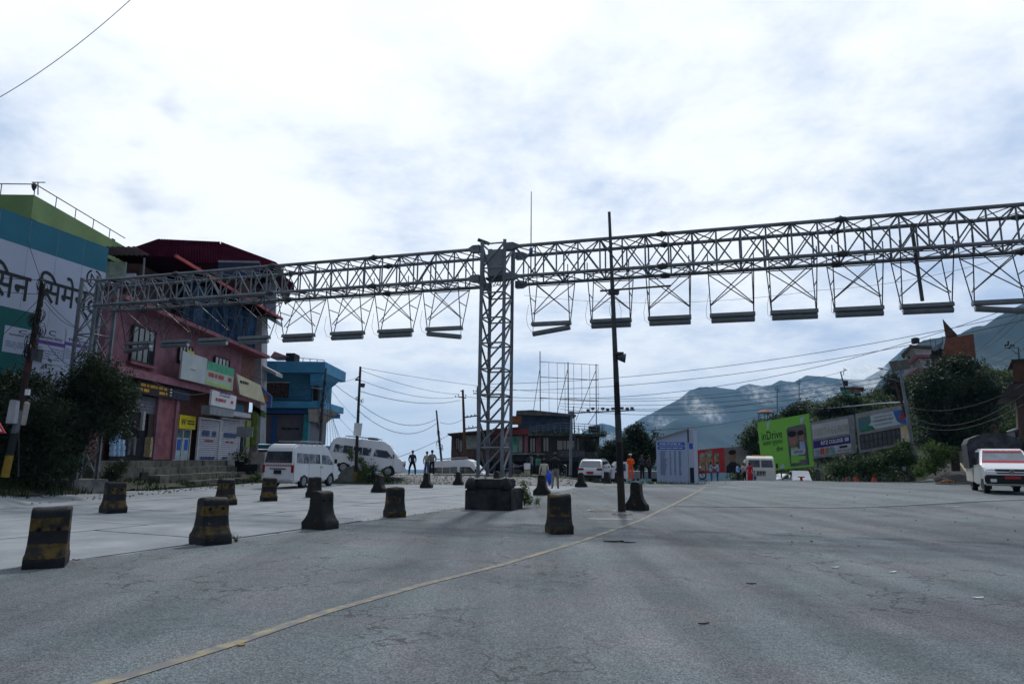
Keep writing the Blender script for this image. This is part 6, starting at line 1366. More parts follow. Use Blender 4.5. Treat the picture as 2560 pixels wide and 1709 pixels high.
qshape(P_, q, [(.05, .53), (.05, .88), (.30, .88), (.31, .72), (.22, .6)], .045, mat('banner picture', (0.04, 0.14, 0.16), .6, .4, 1.2, col2=(0.16, 0.10, 0.07)), b1, 'scenic_picture'); qshape(P_, q, [(.05, .52), (.38, .52), (.33, .62), (.24, .64)], .05, mat('banner green', (0.01, 0.16, 0.10), .6), b1, 'green_swoosh'); qshape(P_, q, [(.76, .88), (1.0, .88), (1.0, .52), (.90, .53), (.82, .62)], .045, mat('banner blue', (0.02, 0.12, 0.40), .6), b1, 'blue_swoosh'); qshape(P_, q, ell(.92, .70, .06, .1), .055, mat('red berry', (0.30, 0.05, 0.05), .6, .4, 5), b1, 'red_emblem')
qtext(P_, q, 'CHANDRAGIRI HILLS', .34, .69, .76, .75, .045, M_INK, b1)
for v0, v1 in ((.79, .83), (.60, .64)): 
    mb = MB()
    for k in range(9): u = .38 + .04 * k; bl2, br_, tr, tl = q; P_.poly([at(u, v0), at(u + .03, v0), at(u + .03, v1), at(u, v1)], .045, .008, mb)
    mb.build('print_lines', M_GREY, b1)
w, _ = qd(P_, q, .05, .08, .86, .44, .03, mat('dark mesh back', (0.075, 0.08, 0.09), .8, .2, 2), t, 'lower_panel')
mb = MB(); 
for k in range(10): u = .05 + .09 * k; a = at(u, .08); b = at(u, .44); mb.bar(P_.P(*a, .06), P_.P(*b, .06), .025, 4)
for v in (.08, .26, .44): a = at(.05, v); b = at(.86, v); mb.bar(P_.P(*a, .06), P_.P(*b, .06), .025, 4)
mb.build('mesh_grid', M_WFR, w); qd(P_, q, .86, .02, 1.03, .46, .03, mat('yellow poster', (0.42, 0.33, 0.13), .6, .2, 1, col2=(0.5, 0.5, 0.5)), t, 'yellow_poster')
for u in (.1, .5, .95): a = P_.P(q[0][0] + (q[1][0] - q[0][0]) * u, q[0][1], -.2); MB().bar(Vector((a.x, a.y, -3)), a, .09, 4).build('support_post', M_STEELD, t)
M_REDB = mat('red hoarding', (0.42, 0.03, 0.04), .5, .1, .8)
t, P_, q = board('red_billboard', 'low red food advertisement hoarding with dish pictures and white writing', (1716, 1127), (1810, 1118), (1812, 1180), (1716, 1186), 72, 71, M_REDB)
for k, (u, v, ru, rv) in enumerate(((.42, .45, .07, .4), (.60, .52, .09, .42), (.80, .45, .06, .35))): o, _ = qd(P_, q, u - ru, v - rv, u + ru, v + rv, .02, mat('product pack', (0.10, 0.13, 0.08), .6, .4, 3, col2=(0.4, 0.35, 0.3)), t, 'pack_picture'); qshape(P_, q, ell(u, v, ru * .7, rv * .35), .04, mat('plate print', (0.4, 0.2, 0.1), .6, .4, 4), o, 'dish_picture')
for v in (.75, .50, .25): qd(P_, q, .04, v, .26 if v != .75 else .22, v + .12, .02, M_WINK, t, 'white_print')
t, P_, q = board('portrait_billboard', 'pale grey hoarding with the portrait of a person in dark clothes', (1810, 1119), (1892, 1112), (1894, 1180), (1812, 1182), 71.3, 70.6, mat('hoarding grey', (0.22, 0.20, 0.20), .6, .2, .6))
qshape(P_, q, ell(.25, .62, .11, .24), .02, mat('print face', (0.24, 0.13, 0.10)), t, 'printed_face'); qshape(P_, q, [(.05, 0), (.5, 0), (.48, .28), (.34, .42), (.18, .42), (.06, .26)], .03, C_NAVY, t, 'printed_clothes'); qshape(P_, q, ell(.25, .80, .12, .1), .035, M_HAIR, t, 'printed_hair')

# ---------------------------------------------------------------- hillside
top_ = [(1835, 1150), (1850, 1112), (1880, 1072), (1935, 1046), (1985, 1032), (2010, 1015), (2050, 1012), (2090, 1004), (2150, 995), (2200, 985), (2240, 968), (2300, 945), (2360, 935), (2420, 922), (2470, 924), (2520, 930), (2600, 932), (2720, 930)]
M_HILL = mat('hillside scrub ground', (0.02, 0.03, 0.012), .95, .3, .5, col2=(0.045, 0.055, 0.03))
H0 = {}
def hill_base(px):      # depth where the slope starts and the height there
    d0 = 66 + 4 * sm(1900, 1840, px)
    if px > 2285: d0 = 62 + (px - 2285) * .03
    q = aty(px, 1100, d0); z0 = hgt(q.x, d0); return d0, z0
def hill_pt(px, t):
    d0, z0 = hill_base(px); d1 = d0 + 34; ty = float(np.interp(px, [a for a, b in top_], [b for a, b in top_])); zt = aty(px, ty, d1).z
    if t <= 1: d = d0 + (d1 - d0) * t; z = z0 - .3 + (zt - z0 + .3) * (t ** .8)
    else: d = d1 + (t - 1) * 60; z = zt - (t - 1) * 14
    q = aty(px, 1100, d); n = 1.1 * mnoise.noise(Vector((q.x * .16, d * .16, 3))) * min(1, t * 3); return Vector((q.x, d, z + n * .5))
V = []; cols = list(range(1835, 2721, 12)); rows = [i / 16 for i in range(17)] + [1.2, 1.6, 2.2]
for t_ in rows:
    for px in cols: V.append(hill_pt(px, t_)[:])
nx = len(cols); F = [(j * nx + i, j * nx + i + 1, (j + 1) * nx + i + 1, (j + 1) * nx + i) for j in range(len(rows) - 1) for i in range(nx - 1)]
np_mesh('hillside', np.array(V), np.array(F), M_HILL, None, 'structure', True)
M_LF = mat('scrub leaves', (0.022, 0.048, 0.014), .65, .3, .35, col2=(0.085, 0.13, 0.04), trans=.25, detail=3); M_LFD = mat('dark leaves', (0.012, 0.026, 0.014), .6, .3, .4, col2=(0.035, 0.055, 0.025), trans=.2, detail=3); M_LFL = mat('bright leaves', (0.06, 0.11, 0.025), .6, .3, .5, col2=(0.13, 0.19, 0.05), trans=.3, detail=3)
M_BARK = mat('bark', (0.05, 0.04, 0.032), .9, .3, 4, .5, 14)
bl_ = []
random.seed(4)
for i in range(900):
    px = random.uniform(1838, 2700); t_ = random.random() ** 1.1 * 1.05; q = hill_pt(px, t_); s_ = random.uniform(.5, 1.5)
    if 2285 < px < 2450 and t_ < .2: continue
    bl_.append((q.x, q.y, q.z + s_ * .25, s_ * 1.1, s_ * .9, s_ * .6))
h2 = len(bl_) // 2
leaves('hillside_scrub', bl_[:h2], 46000, .17, M_LF, None, 'stuff'); leaves('hillside_undergrowth', bl_[h2:], 42000, .17, M_LFD, None, 'stuff'); leaves('hillside_grass', [(b[0], b[1] - .3, b[2] + .15, b[3], b[4], b[5] * .6) for b in bl_ if 'x' and (b[2] > 5)][::2], 22000, .12, M_LFL, None, 'stuff')
# trees that can be told apart
def tr(label, px, py_base, D, blobs, n, size, m, r=.12, trunks=1):
    """blobs: (px, py, r_px_x, r_px_y) at depth D"""
    k = D / CF; B = []
    for (x, y, rx, ry) in blobs: q = aty(x, y, D + random.uniform(-.6, .6)); B.append((q.x, q.y, q.z, rx * k, (rx + ry) / 2 * k, ry * k))
    return tree('tree', label, aty(px, py_base, D), B, n, size, m, M_BARK, 'roadside trees', trunks, r)
tr('large dark broadleaved tree overhanging the side lane under the rusty hut', 2385, 1170, 54, [(2385, 915, 60, 32), (2340, 960, 55, 50), (2430, 960, 62, 52), (2330, 1030, 48, 45), (2385, 1020, 60, 55), (2440, 1040, 52, 52), (2360, 1090, 52, 34), (2420, 1095, 55, 30), (2480, 990, 30, 40), (2300, 990, 22, 34), (2345, 1125, 30, 20)], 26000, .13, M_LFD, .3, 2)
tr('rounded tree with thin upper branches left of the information booth', 1590, 1195, 60, [(1594, 1072, 16, 14), (1590, 1095, 32, 18), (1612, 1105, 26, 18), (1575, 1080, 14, 12), (1600, 1125, 40, 18), (1570, 1128, 24, 20), (1625, 1130, 20, 24), (1582, 1148, 40, 18), (1615, 1150, 28, 18), (1640, 1085, 6, 5)], 8500, .13, M_LFD, .14, 2)
tr('low bushy tree between the tall pole and the brick roadhouse', 1540, 1190, 62, [(1530, 1118, 22, 16), (1555, 1108, 16, 16), (1520, 1140, 26, 18), (1550, 1145, 24, 20), (1508, 1128, 12, 10)], 4500, .13, M_LFD, .1)
tr('spindly tree on the skyline above the lime green billboard', 1990, 1062, 84, [(1988, 1035, 22, 16), (1975, 1040, 14, 10), (2000, 1026, 12, 8), (1995, 1015, 10, 4)], 2600, .17, M_LFD, .1)
tr('shrubby tree left of the lime green billboard', 1880, 1150, 70, [(1885, 1090, 12, 20), (1875, 1110, 14, 12), (1892, 1078, 8, 8), (1888, 1125, 10, 16)], 2600, .14, M_LFD, .1)
tr('dark bush on the ridge above the college board', 2075, 1040, 80, [(2060, 1030, 24, 12), (2095, 1022, 22, 14), (2120, 1030, 16, 10)], 3600, .16, M_LFD, .1)
tr('tall bush below the mint green hut', 2125, 1020, 86, [(2110, 1002, 22, 10), (2140, 1006, 26, 10), (2100, 1012, 14, 8)], 2600, .18, M_LF, .1)
tr('dark tree behind the twin solar panels', 2240, 1000, 78, [(2232, 948, 16, 12), (2240, 970, 22, 16), (2222, 972, 14, 10), (2255, 985, 16, 14)], 3400, .15, M_LFD, .12)
tr('roadside bush at the foot of the big tree with yellow green leaves', 2340, 1180, 50, [(2318, 1165, 24, 18), (2345, 1150, 22, 22), (2370, 1130, 18, 16), (2300, 1180, 14, 10), (2330, 1120, 16, 12)], 5200, .09, M_LFL, .06)
tr('dark shrub by the concrete lamp post base at the lane', 2285, 1190, 52, [(2260, 1120, 22, 18), (2240, 1145, 28, 20), (2275, 1150, 16, 16), (2200, 1160, 30, 18), (2160, 1170, 34, 16), (2100, 1175, 34, 14)], 8000, .11, M_LF, .08)
tr('shrub in shade at the right edge behind the pickup hood', 2552, 1150, 30, [(2552, 1130, 14, 24), (2556, 1160, 10, 30), (2545, 1110, 8, 10)], 2600, .07, M_LFD, .05)
# left dark trees in front of the cement board
tr('dark leafy tree growing round the left lattice tower', 165, 1210, 27.0, [(235, 925, 50, 40), (285, 960, 45, 40), (190, 965, 50, 45), (250, 1000, 80, 50), (310, 1010, 32, 50), (150, 1010, 55, 45), (220, 1050, 80, 40), (290, 1070, 40, 30), (130, 1070, 50, 50), (330, 990, 18, 26), (175, 1110, 50, 40), (150, 1150, 40, 40)], 30000, .062, M_LFD, .055, 3)
tr('dark hedge like tree behind the leaning cable pole at the left edge', 60, 1200, 25.5, [(20, 960, 50, 35), (90, 960, 50, 38), (30, 1020, 60, 50), (110, 1030, 60, 50), (50, 1090, 70, 50), (130, 1110, 60, 50), (20, 1150, 50, 50), (90, 1170, 70, 40), (-40, 1080, 50, 90), (160, 1160, 50, 40)], 24000, .065, M_LFD, .06, 3)
tr('small bush at the foot of the stone steps', 290, 1210, 29, [(285, 1180, 22, 20), (305, 1165, 14, 16), (265, 1200, 18, 14)], 2200, .05, M_LFD, .04)
# weeds
def plant(label, px, py, D, hp, wp, n, size, m):
    b = aty(px, py, D); k = D / CF; t = thing('weed_plant', label, 'plant', b); mb = MB()
    for i in range(5): e = b + Vector((random.uniform(-.5, .5) * wp * k, random.uniform(-.1, .1), hp * k * random.uniform(.6, 1))); mb.bar(b, e, .012, 4, .004)
    mb.build('stem', M_GRASS, t); leaves('leaves', [(b.x + random.uniform(-.3, .3) * wp * k, b.y, b.z + hp * k * f, wp * k * .42 * (1.25 - f), .2, hp * k * .16) for f in (.15, .35, .5, .7, .88)], n, size, m, t, loc=tuple(b)); return t
plant('leafy green weed growing beside the right side of the tower plinth', 1312, 1263, 23.0, 62, 28, 900, .035, M_LFL)
plant('low green weed against the corner of the tower plinth', 1285, 1266, 23.1, 34, 26, 450, .035, M_LF); plant('tiny weed on the asphalt right of the plinth weed', 1342, 1259, 23.6, 16, 14, 160, .03, M_LF)
plant('dry brown weed beside the chipped striped barrier', 592, 1357, 13.3, 22, 26, 120, .012, mat('dry weed', (0.05, 0.045, 0.03), .8, .3, 9))
for (px, py, hp, wp, n, lb) in ((905, 1205, 60, 34, 1500, 'bush climbing the foot of the lamp post before the side on minibus'), (935, 1205, 44, 34, 900, 'bush under the middle of the side on minibus'), (958, 1207, 26, 30, 500, 'low weeds under the front wheel of the side on minibus'), (878, 1150, 30, 10, 260, 'thin upright weed behind the nearer minibus'), (640, 1203, 22, 30, 500, 'weeds beside the rear bumper of the nearer minibus')): plant(lb, px, py, 42.0, hp, wp, n, .06, M_LF)
t = MB(); q = gpx(868, 1208)
t.prism([q + Vector((-.9, 0, -.1)), q + Vector((.6, 0, -.1)), q + Vector((.7, .1, .9)), q + Vector((.1, .2, 1.15)), q + Vector((-.5, .1, .7))], (0, .7, 0)).build('boulder', mat('boulder', (0.12, 0.13, 0.12), .9, .3, 2, .8, 6), None, bevel=.15, label='grey boulder between the two white minibuses', cat='rock', loc=q)

# ---------------------------------------------------------------- houses and huts on the right
def rv(px, dep): return Vector(((px - 1280) / CF * dep, dep, 0))
def RB(name, m, x0, y0, x1, y1, dep, y, parent, **k): return MB().prism([AY(x0, y0, y), AY(x1, y0, y), AY(x1, y1, y), AY(x0, y1, y)], rv((x0 + x1) / 2, dep)).build(name, m, parent, **k)
h = thing('tiered_white_house', 'white three storey house with stepped eaves and a water tank behind the solar panels', 'house', AY(2295, 940, 110)); D_ = 110
M_WHH = mat('house white', (0.45, 0.45, 0.44), .8, .12, .8); M_EAV = mat('eave dark', (0.10, 0.08, 0.08), .8)
MB().prism([AY(2262, 880, D_), AY(2280, 866, D_ - 1), AY(2330, 868, D_), AY(2330, 960, D_), AY(2262, 960, D_)], rv(2400, 8)).build('wall', M_WHH, h)
for (pts) in ([(2252, 886), (2275, 862), (2330, 864), (2330, 869), (2277, 868), (2258, 888)], [(2272, 905), (2290, 886), (2330, 886), (2330, 893), (2292, 894), (2276, 910)], [(2262, 940), (2292, 922), (2330, 917), (2330, 923), (2294, 930), (2268, 946)]): MB().prism([AY(x, y, D_ - 1.5) for x, y in pts], rv(2400, 9)).build('eave', M_EAV if pts[0][0] == 2252 else M_PINKD, h)
w = RB('window', mat('blue window', (0.05, 0.07, 0.22), .2, .2), 2308, 900, 2325, 914, .1, D_ - .3, h); RB('window', M_GLASS, 2270, 884, 2275, 896, .1, D_ - .1, h); RB('window', M_GLASS, 2284, 903, 2288, 918, .1, D_ - .1, h); MB().lathe([(.55, 0), (.6, .1), (.6, .8), (.3, .95)], AY(2289, 858, D_), 12).build('water_tank', M_TRIM, h)
mb = MB(); mb.bar(AY(2325, 845, D_), AY(2327, 866, D_), .05, 4).bar(AY(2325, 855, D_), AY(2360, 851, D_), .04, 4).bar(AY(2356, 840, D_), AY(2357, 856, D_), .05, 4).bar(AY(2338, 851, D_), AY(2340, 866, D_), .05, 4); mb.build('roof_frame', M_STEELD, h)
D_ = 90; h = thing('rusty_panel_hut', 'dark timber hut with a rusty sheet board and a tall pointed gable', 'hut', AY(2400, 960, D_)); M_RUST = mat('rusty sheet', (0.17, 0.06, 0.03), .75, .3, 1.5, col2=(0.09, 0.035, 0.025))
MB().prism([AY(2364, 845, D_ - 1), AY(2434, 834, D_ - 1), AY(2440, 893, D_ - 1), AY(2356, 888, D_ - 1)], rv(2400, .15)).build('rusty_board', M_RUST, h); MB().prism([AY(2356, 796, D_), AY(2368, 810, D_), AY(2393, 836, D_), AY(2364, 842, D_)], rv(2400, 3)).build('pointed_gable', M_WOOD, h)
RB('wall', M_WFR, 2328, 872, 2430, 930, 5, D_, h); MB().prism([AY(2327, 872, D_ - .6), AY(2358, 852, D_ - .6), AY(2352, 870, D_ - .6), AY(2336, 878, D_ - .6)], rv(2400, 1)).build('roof_sheet', M_STEEL, h)
for a, b in (((2436, 893), (2446, 930)), ((2420, 893), (2438, 915))): MB().bar(AY(*a, D_ - .5), AY(*b, D_ - .5), .09, 4).build('prop', M_WOOD, h)
h = thing('mint_green_hut', 'small mint green hut with a flat rusty roof on the hill skyline', 'hut', AY(2130, 1000, 92)); D_ = 92
RB('wall', mat('mint paint', (0.10, 0.42, 0.32), .8, .1), 2103, 970, 2122, 992, 3, D_, h); RB('wall', mat('peach paint', (0.32, 0.22, 0.17), .8, .1), 2122, 971, 2152, 984, 3, D_ + .1, h); RB('roof', M_RUST, 2100, 967, 2160, 971, 4, D_ - .4, h); RB('window', M_GLASS, 2133, 973, 2143, 982, .1, D_ - .1, h); RB('tank', M_TRIM, 2109, 951, 2120, 963, 1, D_, h)
RB('garden_wall', mat('mint paint', (0.10, 0.42, 0.32)), 2118, 984, 2137, 996, .5, D_ - .6, h)
g = thing('roof_gazebo', 'round gazebo with a conical roof on posts above the green billboard', 'gazebo', AY(1915, 1055, 76)); c = AY(1915, 1033, 76); MB().lathe([(1.0, 0), (.95, .12), (.5, .4), (.05, .48)], c, 12).build('roof', mat('gazebo roof', (0.2, 0.13, 0.11), .8, .2), g)
for k in range(6): a = 2 * PI * k / 6; MB().bar(c + Vector((.85 * math.cos(a), .85 * math.sin(a), -.95)), c + Vector((.85 * math.cos(a), .85 * math.sin(a), 0)), .035, 5).build('post', M_STEELD, g)
MB().lathe([(.9, -.98), (.9, -.9), (.05, -.9)], c, 12).build('floor', M_GREY, g); MB().bar(c + Vector((0, 0, -3.5)), c + Vector((0, 0, -.98)), .25, 6).build('stem', M_GREY, g)
mb = MB()
for k in range(12): a = 2 * PI * k / 12; b = 2 * PI * (k + 1) / 12; mb.bar(c + Vector((.88 * math.cos(a), .88 * math.sin(a), -.6)), c + Vector((.88 * math.cos(b), .88 * math.sin(b), -.6)), .02, 4)
mb.build('railing', M_STEELD, g)
# long pale conduit across the slope
MB().path([AY(2045, 1022, 80), AY(2140, 1014, 78), AY(2200, 1008, 74), AY(2268, 1004, 66)], .08, 6).build('water_pipe', M_PALE, None, label='long pale pipe running across the slope above the boards', cat='pipe', loc=AY(2140, 1014, 78))
h = thing('edge_shed', 'dark timber and tin shed at the right edge of the picture', 'shed', AY(2545, 1150, 38)); D_ = 38
RB('upper_box', M_WOOD, 2532, 900, 2620, 955, 3, D_, h); MB().prism([AY(2528, 898, D_ - .2), AY(2620, 892, D_ - .2), AY(2620, 900, D_ - .2), AY(2528, 903, D_ - .2)], rv(2400, 3.5)).build('roof_edge', M_TRIM, h)
MB().prism([AY(2498, 998, D_ - .8), AY(2524, 960, D_ - .8), AY(2620, 948, D_ - .8), AY(2620, 975, D_ - .8)], rv(2400, 3.6)).build('lean_to_roof', M_WFR, h); MB().prism([AY(2548, 972, D_), AY(2620, 968, D_), AY(2620, 1190, D_), AY(2554, 1190, D_)], rv(2400, 3)).build('wall', mat('brown plaster', (0.09, 0.06, 0.05), .85, .3, 1), h); RB('post', M_WOOD, 2546, 985, 2550, 1100, .2, D_ - .3, h)
D_ = 60; h = thing('lane_shed', 'low brown shed with a sloping dark roof beyond the big tree', 'shed', AY(2470, 1080, D_))
MB().prism([AY(2462, 1000, D_), AY(2496, 1006, D_), AY(2498, 1090, D_), AY(2460, 1090, D_)], rv(2400, 4)).build('wall', mat('brown plaster', (0.09, 0.06, 0.05)), h); MB().prism([AY(2440, 985, D_ - .5), AY(2466, 975, D_ - .5), AY(2505, 985, D_ - .5), AY(2510, 1000, D_ - .5), AY(2450, 1002, D_ - .5)], rv(2400, 5)).build('roof', M_WFR, h)
# red bollards along the crest
for i, (px, ph_, lb) in enumerate(((2004, 16, 'red bollard in front of the small van'), (2119, 22, 'faded dark red bollard with a pale head below the college board'), (2142, 22, 'red bollard in the middle of the three below the boards'), (2186, 24, 'bright red flat topped bollard below the empty grid panel'))):
    p = aty(px, 1206, 58); p.z = aty(px, 1206 - ph_, 58).z - .75; t = thing('red_bollard', lb, 'bollard', p, group='red bollards beyond the crest'); m = mat('bollard red %d' % (i == 1), (0.40, 0.05, 0.035) if i != 1 else (0.22, 0.05, 0.06), .6, .2, 4)
    MB().lathe([(.24, 0), (.22, .1), (.10, .5), (.11, .66)], p, 10).build('cone', m, t); MB().box(p + Vector((0, 0, .70)), (.42, .42, .08)).build('flat_head', m if i != 1 else M_PALE, t, bevel=.01)
# guard rails on the slope
for (x0, x1, y0, y1, lb) in ((2036, 2070, 1168, 1172, 'short grey guard rail under the college board'), (2203, 2265, 1163, 1172, 'grey guard rail left of the lane lamp post')):
    t = thing('guard_rail', lb, 'guard rail', AY(x0, y1 + 20, 60)); MB().prism([AY(x0, y0, 60), AY(x1, y0 + 3, 60), AY(x1, y1 + 3, 60), AY(x0, y1, 60)], (0, .08, 0)).build('beam', M_GREY, t); [MB().bar(AY(xx, y0, 60.2), AY(xx, y0 + 50, 60.2), .06, 4).build('post', M_STEELD, t) for xx in (x0 + 5, x1 - 5)]

# ================================================================== POLES
def upole(label, pts, D, r, arms=(), m=None, cat='pole', name='utility_pole', r2=None):
    b = aty(*pts[-1], D); t = thing(name, label, cat, b); P_ = [aty(*p, D) for p in pts]
    mb = MB(); n = len(P_)
    for i, (a, c) in enumerate(zip(P_, P_[1:])): mb.bar(c, a, r * (1 - .35 * (n - 2 - i) / max(1, n - 1)), 8, r * (1 - .35 * (n - 1 - i) / max(1, n - 1)))
    mb.build('shaft', m or M_STEELD, t)
    for (x0, y0, x1, y1, rr) in arms: MB().bar(aty(x0, y0, D - .1), aty(x1, y1, D - .1), rr, 5).build('cross_arm', M_STEELD, t)
    return t
def insul(t, pts, D, m=None):
    for x, y in pts: q = aty(x, y, D - .1); MB().lathe([(.03, 0), (.06, .05), (.05, .12), (.02, .15)], q, 7).build('insulator', m or M_TRIM, t)
def tangle(t, pts, D, n, name='cable_coils'):
    mb = MB()
    for (x, y, s_) in pts:
        for k in range(n):
            c = aty(x + random.uniform(-4, 4) * s_, y + random.uniform(-6, 6) * s_, D - .15); rr = random.uniform(.08, .22) * s_; ax = random.uniform(0, 3)
            P_ = [c + Vector((rr * .7 * math.cos(a) * math.cos(ax), rr * .5 * math.sin(ax) * math.cos(a), rr * math.sin(a))) for a in [2 * PI * i / 10 for i in range(11)]]; mb.path(P_, .012, 3)
    mb.build(name, M_TRIM, t, kind='stuff')
# left leaning pole
M_LP = stripe_mat('painted leaning pole', [(0, (0.35, 0.22, 0.03)), (.75, (0.02, 0.03, 0.03)), (1.5, (0.16, 0.17, 0.19)), (2.3, (0.035, 0.02, 0.02)), (3.6, (0.09, 0.03, 0.03)), (4.8, (0.02, 0.02, 0.02))])
LP = 23.5
t = upole('leaning cable pole at the far left wrapped in cable coils, with two grey meter boxes', [(107, 702), (100, 760), (72, 905), (42, 1058), (12, 1192)], LP, .125, m=M_LP)
MB().prism([AY(24, 998, LP - .3), AY(40, 1000, LP - .3), AY(32, 1058, LP - .3), AY(12, 1058, LP - .3)], (0, .25, 0)).build('meter_box', M_PALE, t, bevel=.02); MB().prism([AY(55, 1002, LP), AY(62, 1006, LP), AY(50, 1062, LP), AY(42, 1062, LP)], (0, .3, 0)).build('meter_box', M_WALLC, t, bevel=.02)
MB().prism([AY(78, 872, LP - .2), AY(100, 872, LP - .2), AY(94, 904, LP - .2), AY(76, 900, LP - .2)], (0, .2, 0)).build('junction_box', M_STEELD, t); MB().box(AY(69, 980, LP - .15), (.12, .1, .2)).build('white_tag', M_WHITEP, t)
tangle(t, [(105, 715, 1.2), (108, 735, 1.0), (98, 790, 1.3), (80, 800, .9), (76, 865, 1.8), (70, 880, 1.5), (100, 830, 1.2)], LP, 8)
upole('thin iron pipe standing beside the leaning cable pole', [(48, 1030), (46, 1190)], 23.8, .022, name='iron_pipe', cat='pipe')
t = thing('warning_sign', 'red bordered triangular road sign cut by the left edge of the picture', 'road sign', AY(-6, 1200, 21)); MB().prism([AY(-12, 1040, 21), AY(14, 1082, 21), AY(-38, 1082, 21)], (0, .03, 0)).build('red_border', M_REDF, t); MB().prism([AY(-12, 1053, 20.98), AY(5, 1078, 20.98), AY(-30, 1078, 20.98)], (0, .02, 0)).build('white_face', M_WHITEP, t); MB().bar(AY(-12, 1080, 21.1), AY(-14, 1205, 21.1), .035, 6).build('post', M_STEELD, t)
t = upole('cable laden pole at the right corner of the blue building', [(815, 920), (808, 990), (800, 1110)], 50, .10); tangle(t, [(812, 960, 1), (810, 985, 1.4), (806, 1010, 1.6), (803, 1030, 1.5), (801, 1050, 1.2), (795, 1065, 1)], 50, 7)
t = upole('lamp post with a flood lamp and a small white notice, rising from the weeds', [(901, 916), (897, 1000), (893, 1090), (889, 1200)], 42.4, .11, m=stripe_mat('banded post', [(0, (0.3, 0.2, 0.03)), (.55, (0.03, 0.03, 0.03)), (3.0, (0.05, 0.055, 0.06))]))
MB().prism([AY(898, 957, 42.2), AY(911, 958, 42.2), AY(908, 968, 42.2), AY(898, 966, 42.2)], (0, .3, 0)).build('flood_lamp', M_STEELD, t); MB().bar(AY(888, 950, 42.3), AY(898, 940, 42.3), .04, 5).bar(AY(888, 949, 42.3), AY(896, 949, 42.3), .06, 5).build('camera', M_STEELD, t); MB().prism([AY(886, 1056, 42.2), AY(906, 1058, 42.2), AY(902, 1090, 42.2), AY(883, 1088, 42.2)], (0, .04, 0)).build('notice_plate', M_WHITEP, t); tangle(t, [(905, 1004, .7), (892, 994, .5)], 42.4, 3)
t = upole('thin leaning cable pole left of the brick roadhouse', [(1091, 1025), (1096, 1080), (1105, 1162)], 58, .10); tangle(t, [(1096, 1082, .9), (1100, 1108, 1.5), (1104, 1120, 1)], 58, 7)
t = upole('wooden power pole with a short cross arm in front of the brick roadhouse', [(1157, 974), (1160, 1060), (1163, 1140)], 66, .16, ((1145, 991, 1166, 994, .06), (1151, 977, 1160, 976, .05)), M_WOOD); insul(t, [(1146, 988), (1164, 990), (1139, 992)], 66)
MB().bar(aty(1160, 1043, 66), aty(1196, 1038, 66), .07, 5).bar(aty(1160, 1072, 66), aty(1196, 1067, 66), .07, 5).build('cross_arm', M_STEELD, t); insul(t, [(1168, 1041), (1178, 1040), (1187, 1038), (1172, 1068), (1182, 1067)], 66)
t = upole('power pole hidden behind the top of the lattice tower legs', [(1194, 966), (1196, 1140)], 66, .14, ((1183, 983, 1197, 983, .06),)); insul(t, [(1184, 979), (1190, 979)], 66)
t = upole('grey steel mast carrying a long arm of flood lamps', [(1430, 1028), (1428, 1070), (1426, 1188)], 52, .12, m=M_STEEL); MB().bar(aty(1428, 1032, 52), aty(1587, 1025, 52), .055, 6).build('lamp_arm', M_STEELD, t); MB().lathe([(.05, -.1), (.2, .0), (.2, .25), (.05, .3)], aty(1428, 1036, 52), 8).build('mast_head', M_STEEL, t)
for x, y in ((1470, 1025), (1482, 1021), (1507, 1021), (1519, 1023), (1532, 1021), (1555, 1020), (1568, 1021), (1580, 1020)): q = aty(x, y, 52); MB().box(q, (.24, .12, .18), random.uniform(-.4, .4)).bar(q, q - Vector((0, 0, .18)), .025, 4).build('flood_lamp', M_STEELD, t)
upole('slim pole rising behind the flood lamp mast', [(1434, 1015), (1438, 1140)], 70, .08)
for lb, x, y0, y1, D__, arms in (('thin power pole above the roof gazebo', 1943, 965, 1050, 82, ((1938, 974, 1950, 976, .05),)), ('thin power pole on the skyline left of the mint hut', 1998, 946, 1020, 84, ((1992, 958, 2003, 959, .05),)), ('short pole in the bushes above the college board', 2045, 996, 1020, 84, ())): t = upole(lb, [(x, y0), (x, y1)], D__, .06, arms); insul(t, [(x - 4, y0 + 8), (x + 4, y0 + 8)], D__)
t = upole('leaning power pole beside the mint green hut', [(2101, 928), (2108, 955), (2120, 998)], 90, .11, ((2101, 930, 2117, 924, .05), (2108, 938, 2111, 922, .04))); insul(t, [(2110, 922), (2114, 925)], 90)
t = upole('concrete lamp post with two solar panels and two lamp arms at the side lane', [(2250, 915), (2256, 960), (2270, 1040), (2290, 1185)], 52, .14, m=M_STEEL)
for q4 in ([(2222, 904), (2245, 899), (2252, 925), (2232, 930)], [(2247, 900), (2269, 896), (2278, 920), (2255, 926)]): a = [AY(x, y, 51.8 - (y < 910) * .5) for x, y in q4]; MB().prism(a, (0, .06, .02)).build('solar_panel', mat('solar panel back', (0.16, 0.16, 0.15), .5, .15, 3), t)
for a, b in (((2248, 930), (2206, 922)), ((2250, 953), (2212, 943))): MB().bar(AY(*a, 52), AY(*b, 51), .03, 5).build('lamp_arm', M_STEEL, t); MB().bar(AY(*b, 51), AY(b[0] - 10, b[1] - 2, 50.8), .07, 5, .05).build('lamp_head', M_STEELD, t)
t = upole('dark leaning timber pole crossing the solar lamp post', [(2229, 935), (2242, 970), (2266, 1040)], 56, .13, m=M_WOOD); tangle(t, [(2232, 950, 1.2), (2234, 960, 1), (2262, 1030, 1.4)], 56, 7)
t = upole('far right power pole head with clustered insulators', [(2546, 868), (2548, 898)], 40, .05, ((2512, 869, 2546, 868, .03), (2546, 886, 2528, 874, .025))); insul(t, [(x, y) for x, y in ((2514, 866), (2520, 864), (2528, 866), (2534, 866), (2521, 858), (2524, 872))], 40)
upole('small aerial on the hill to the left of the right edge shed', [(2460, 900), (2467, 912)], 96, .05, ((2458, 902, 2466, 900, .04),), name='aerial', cat='aerial')
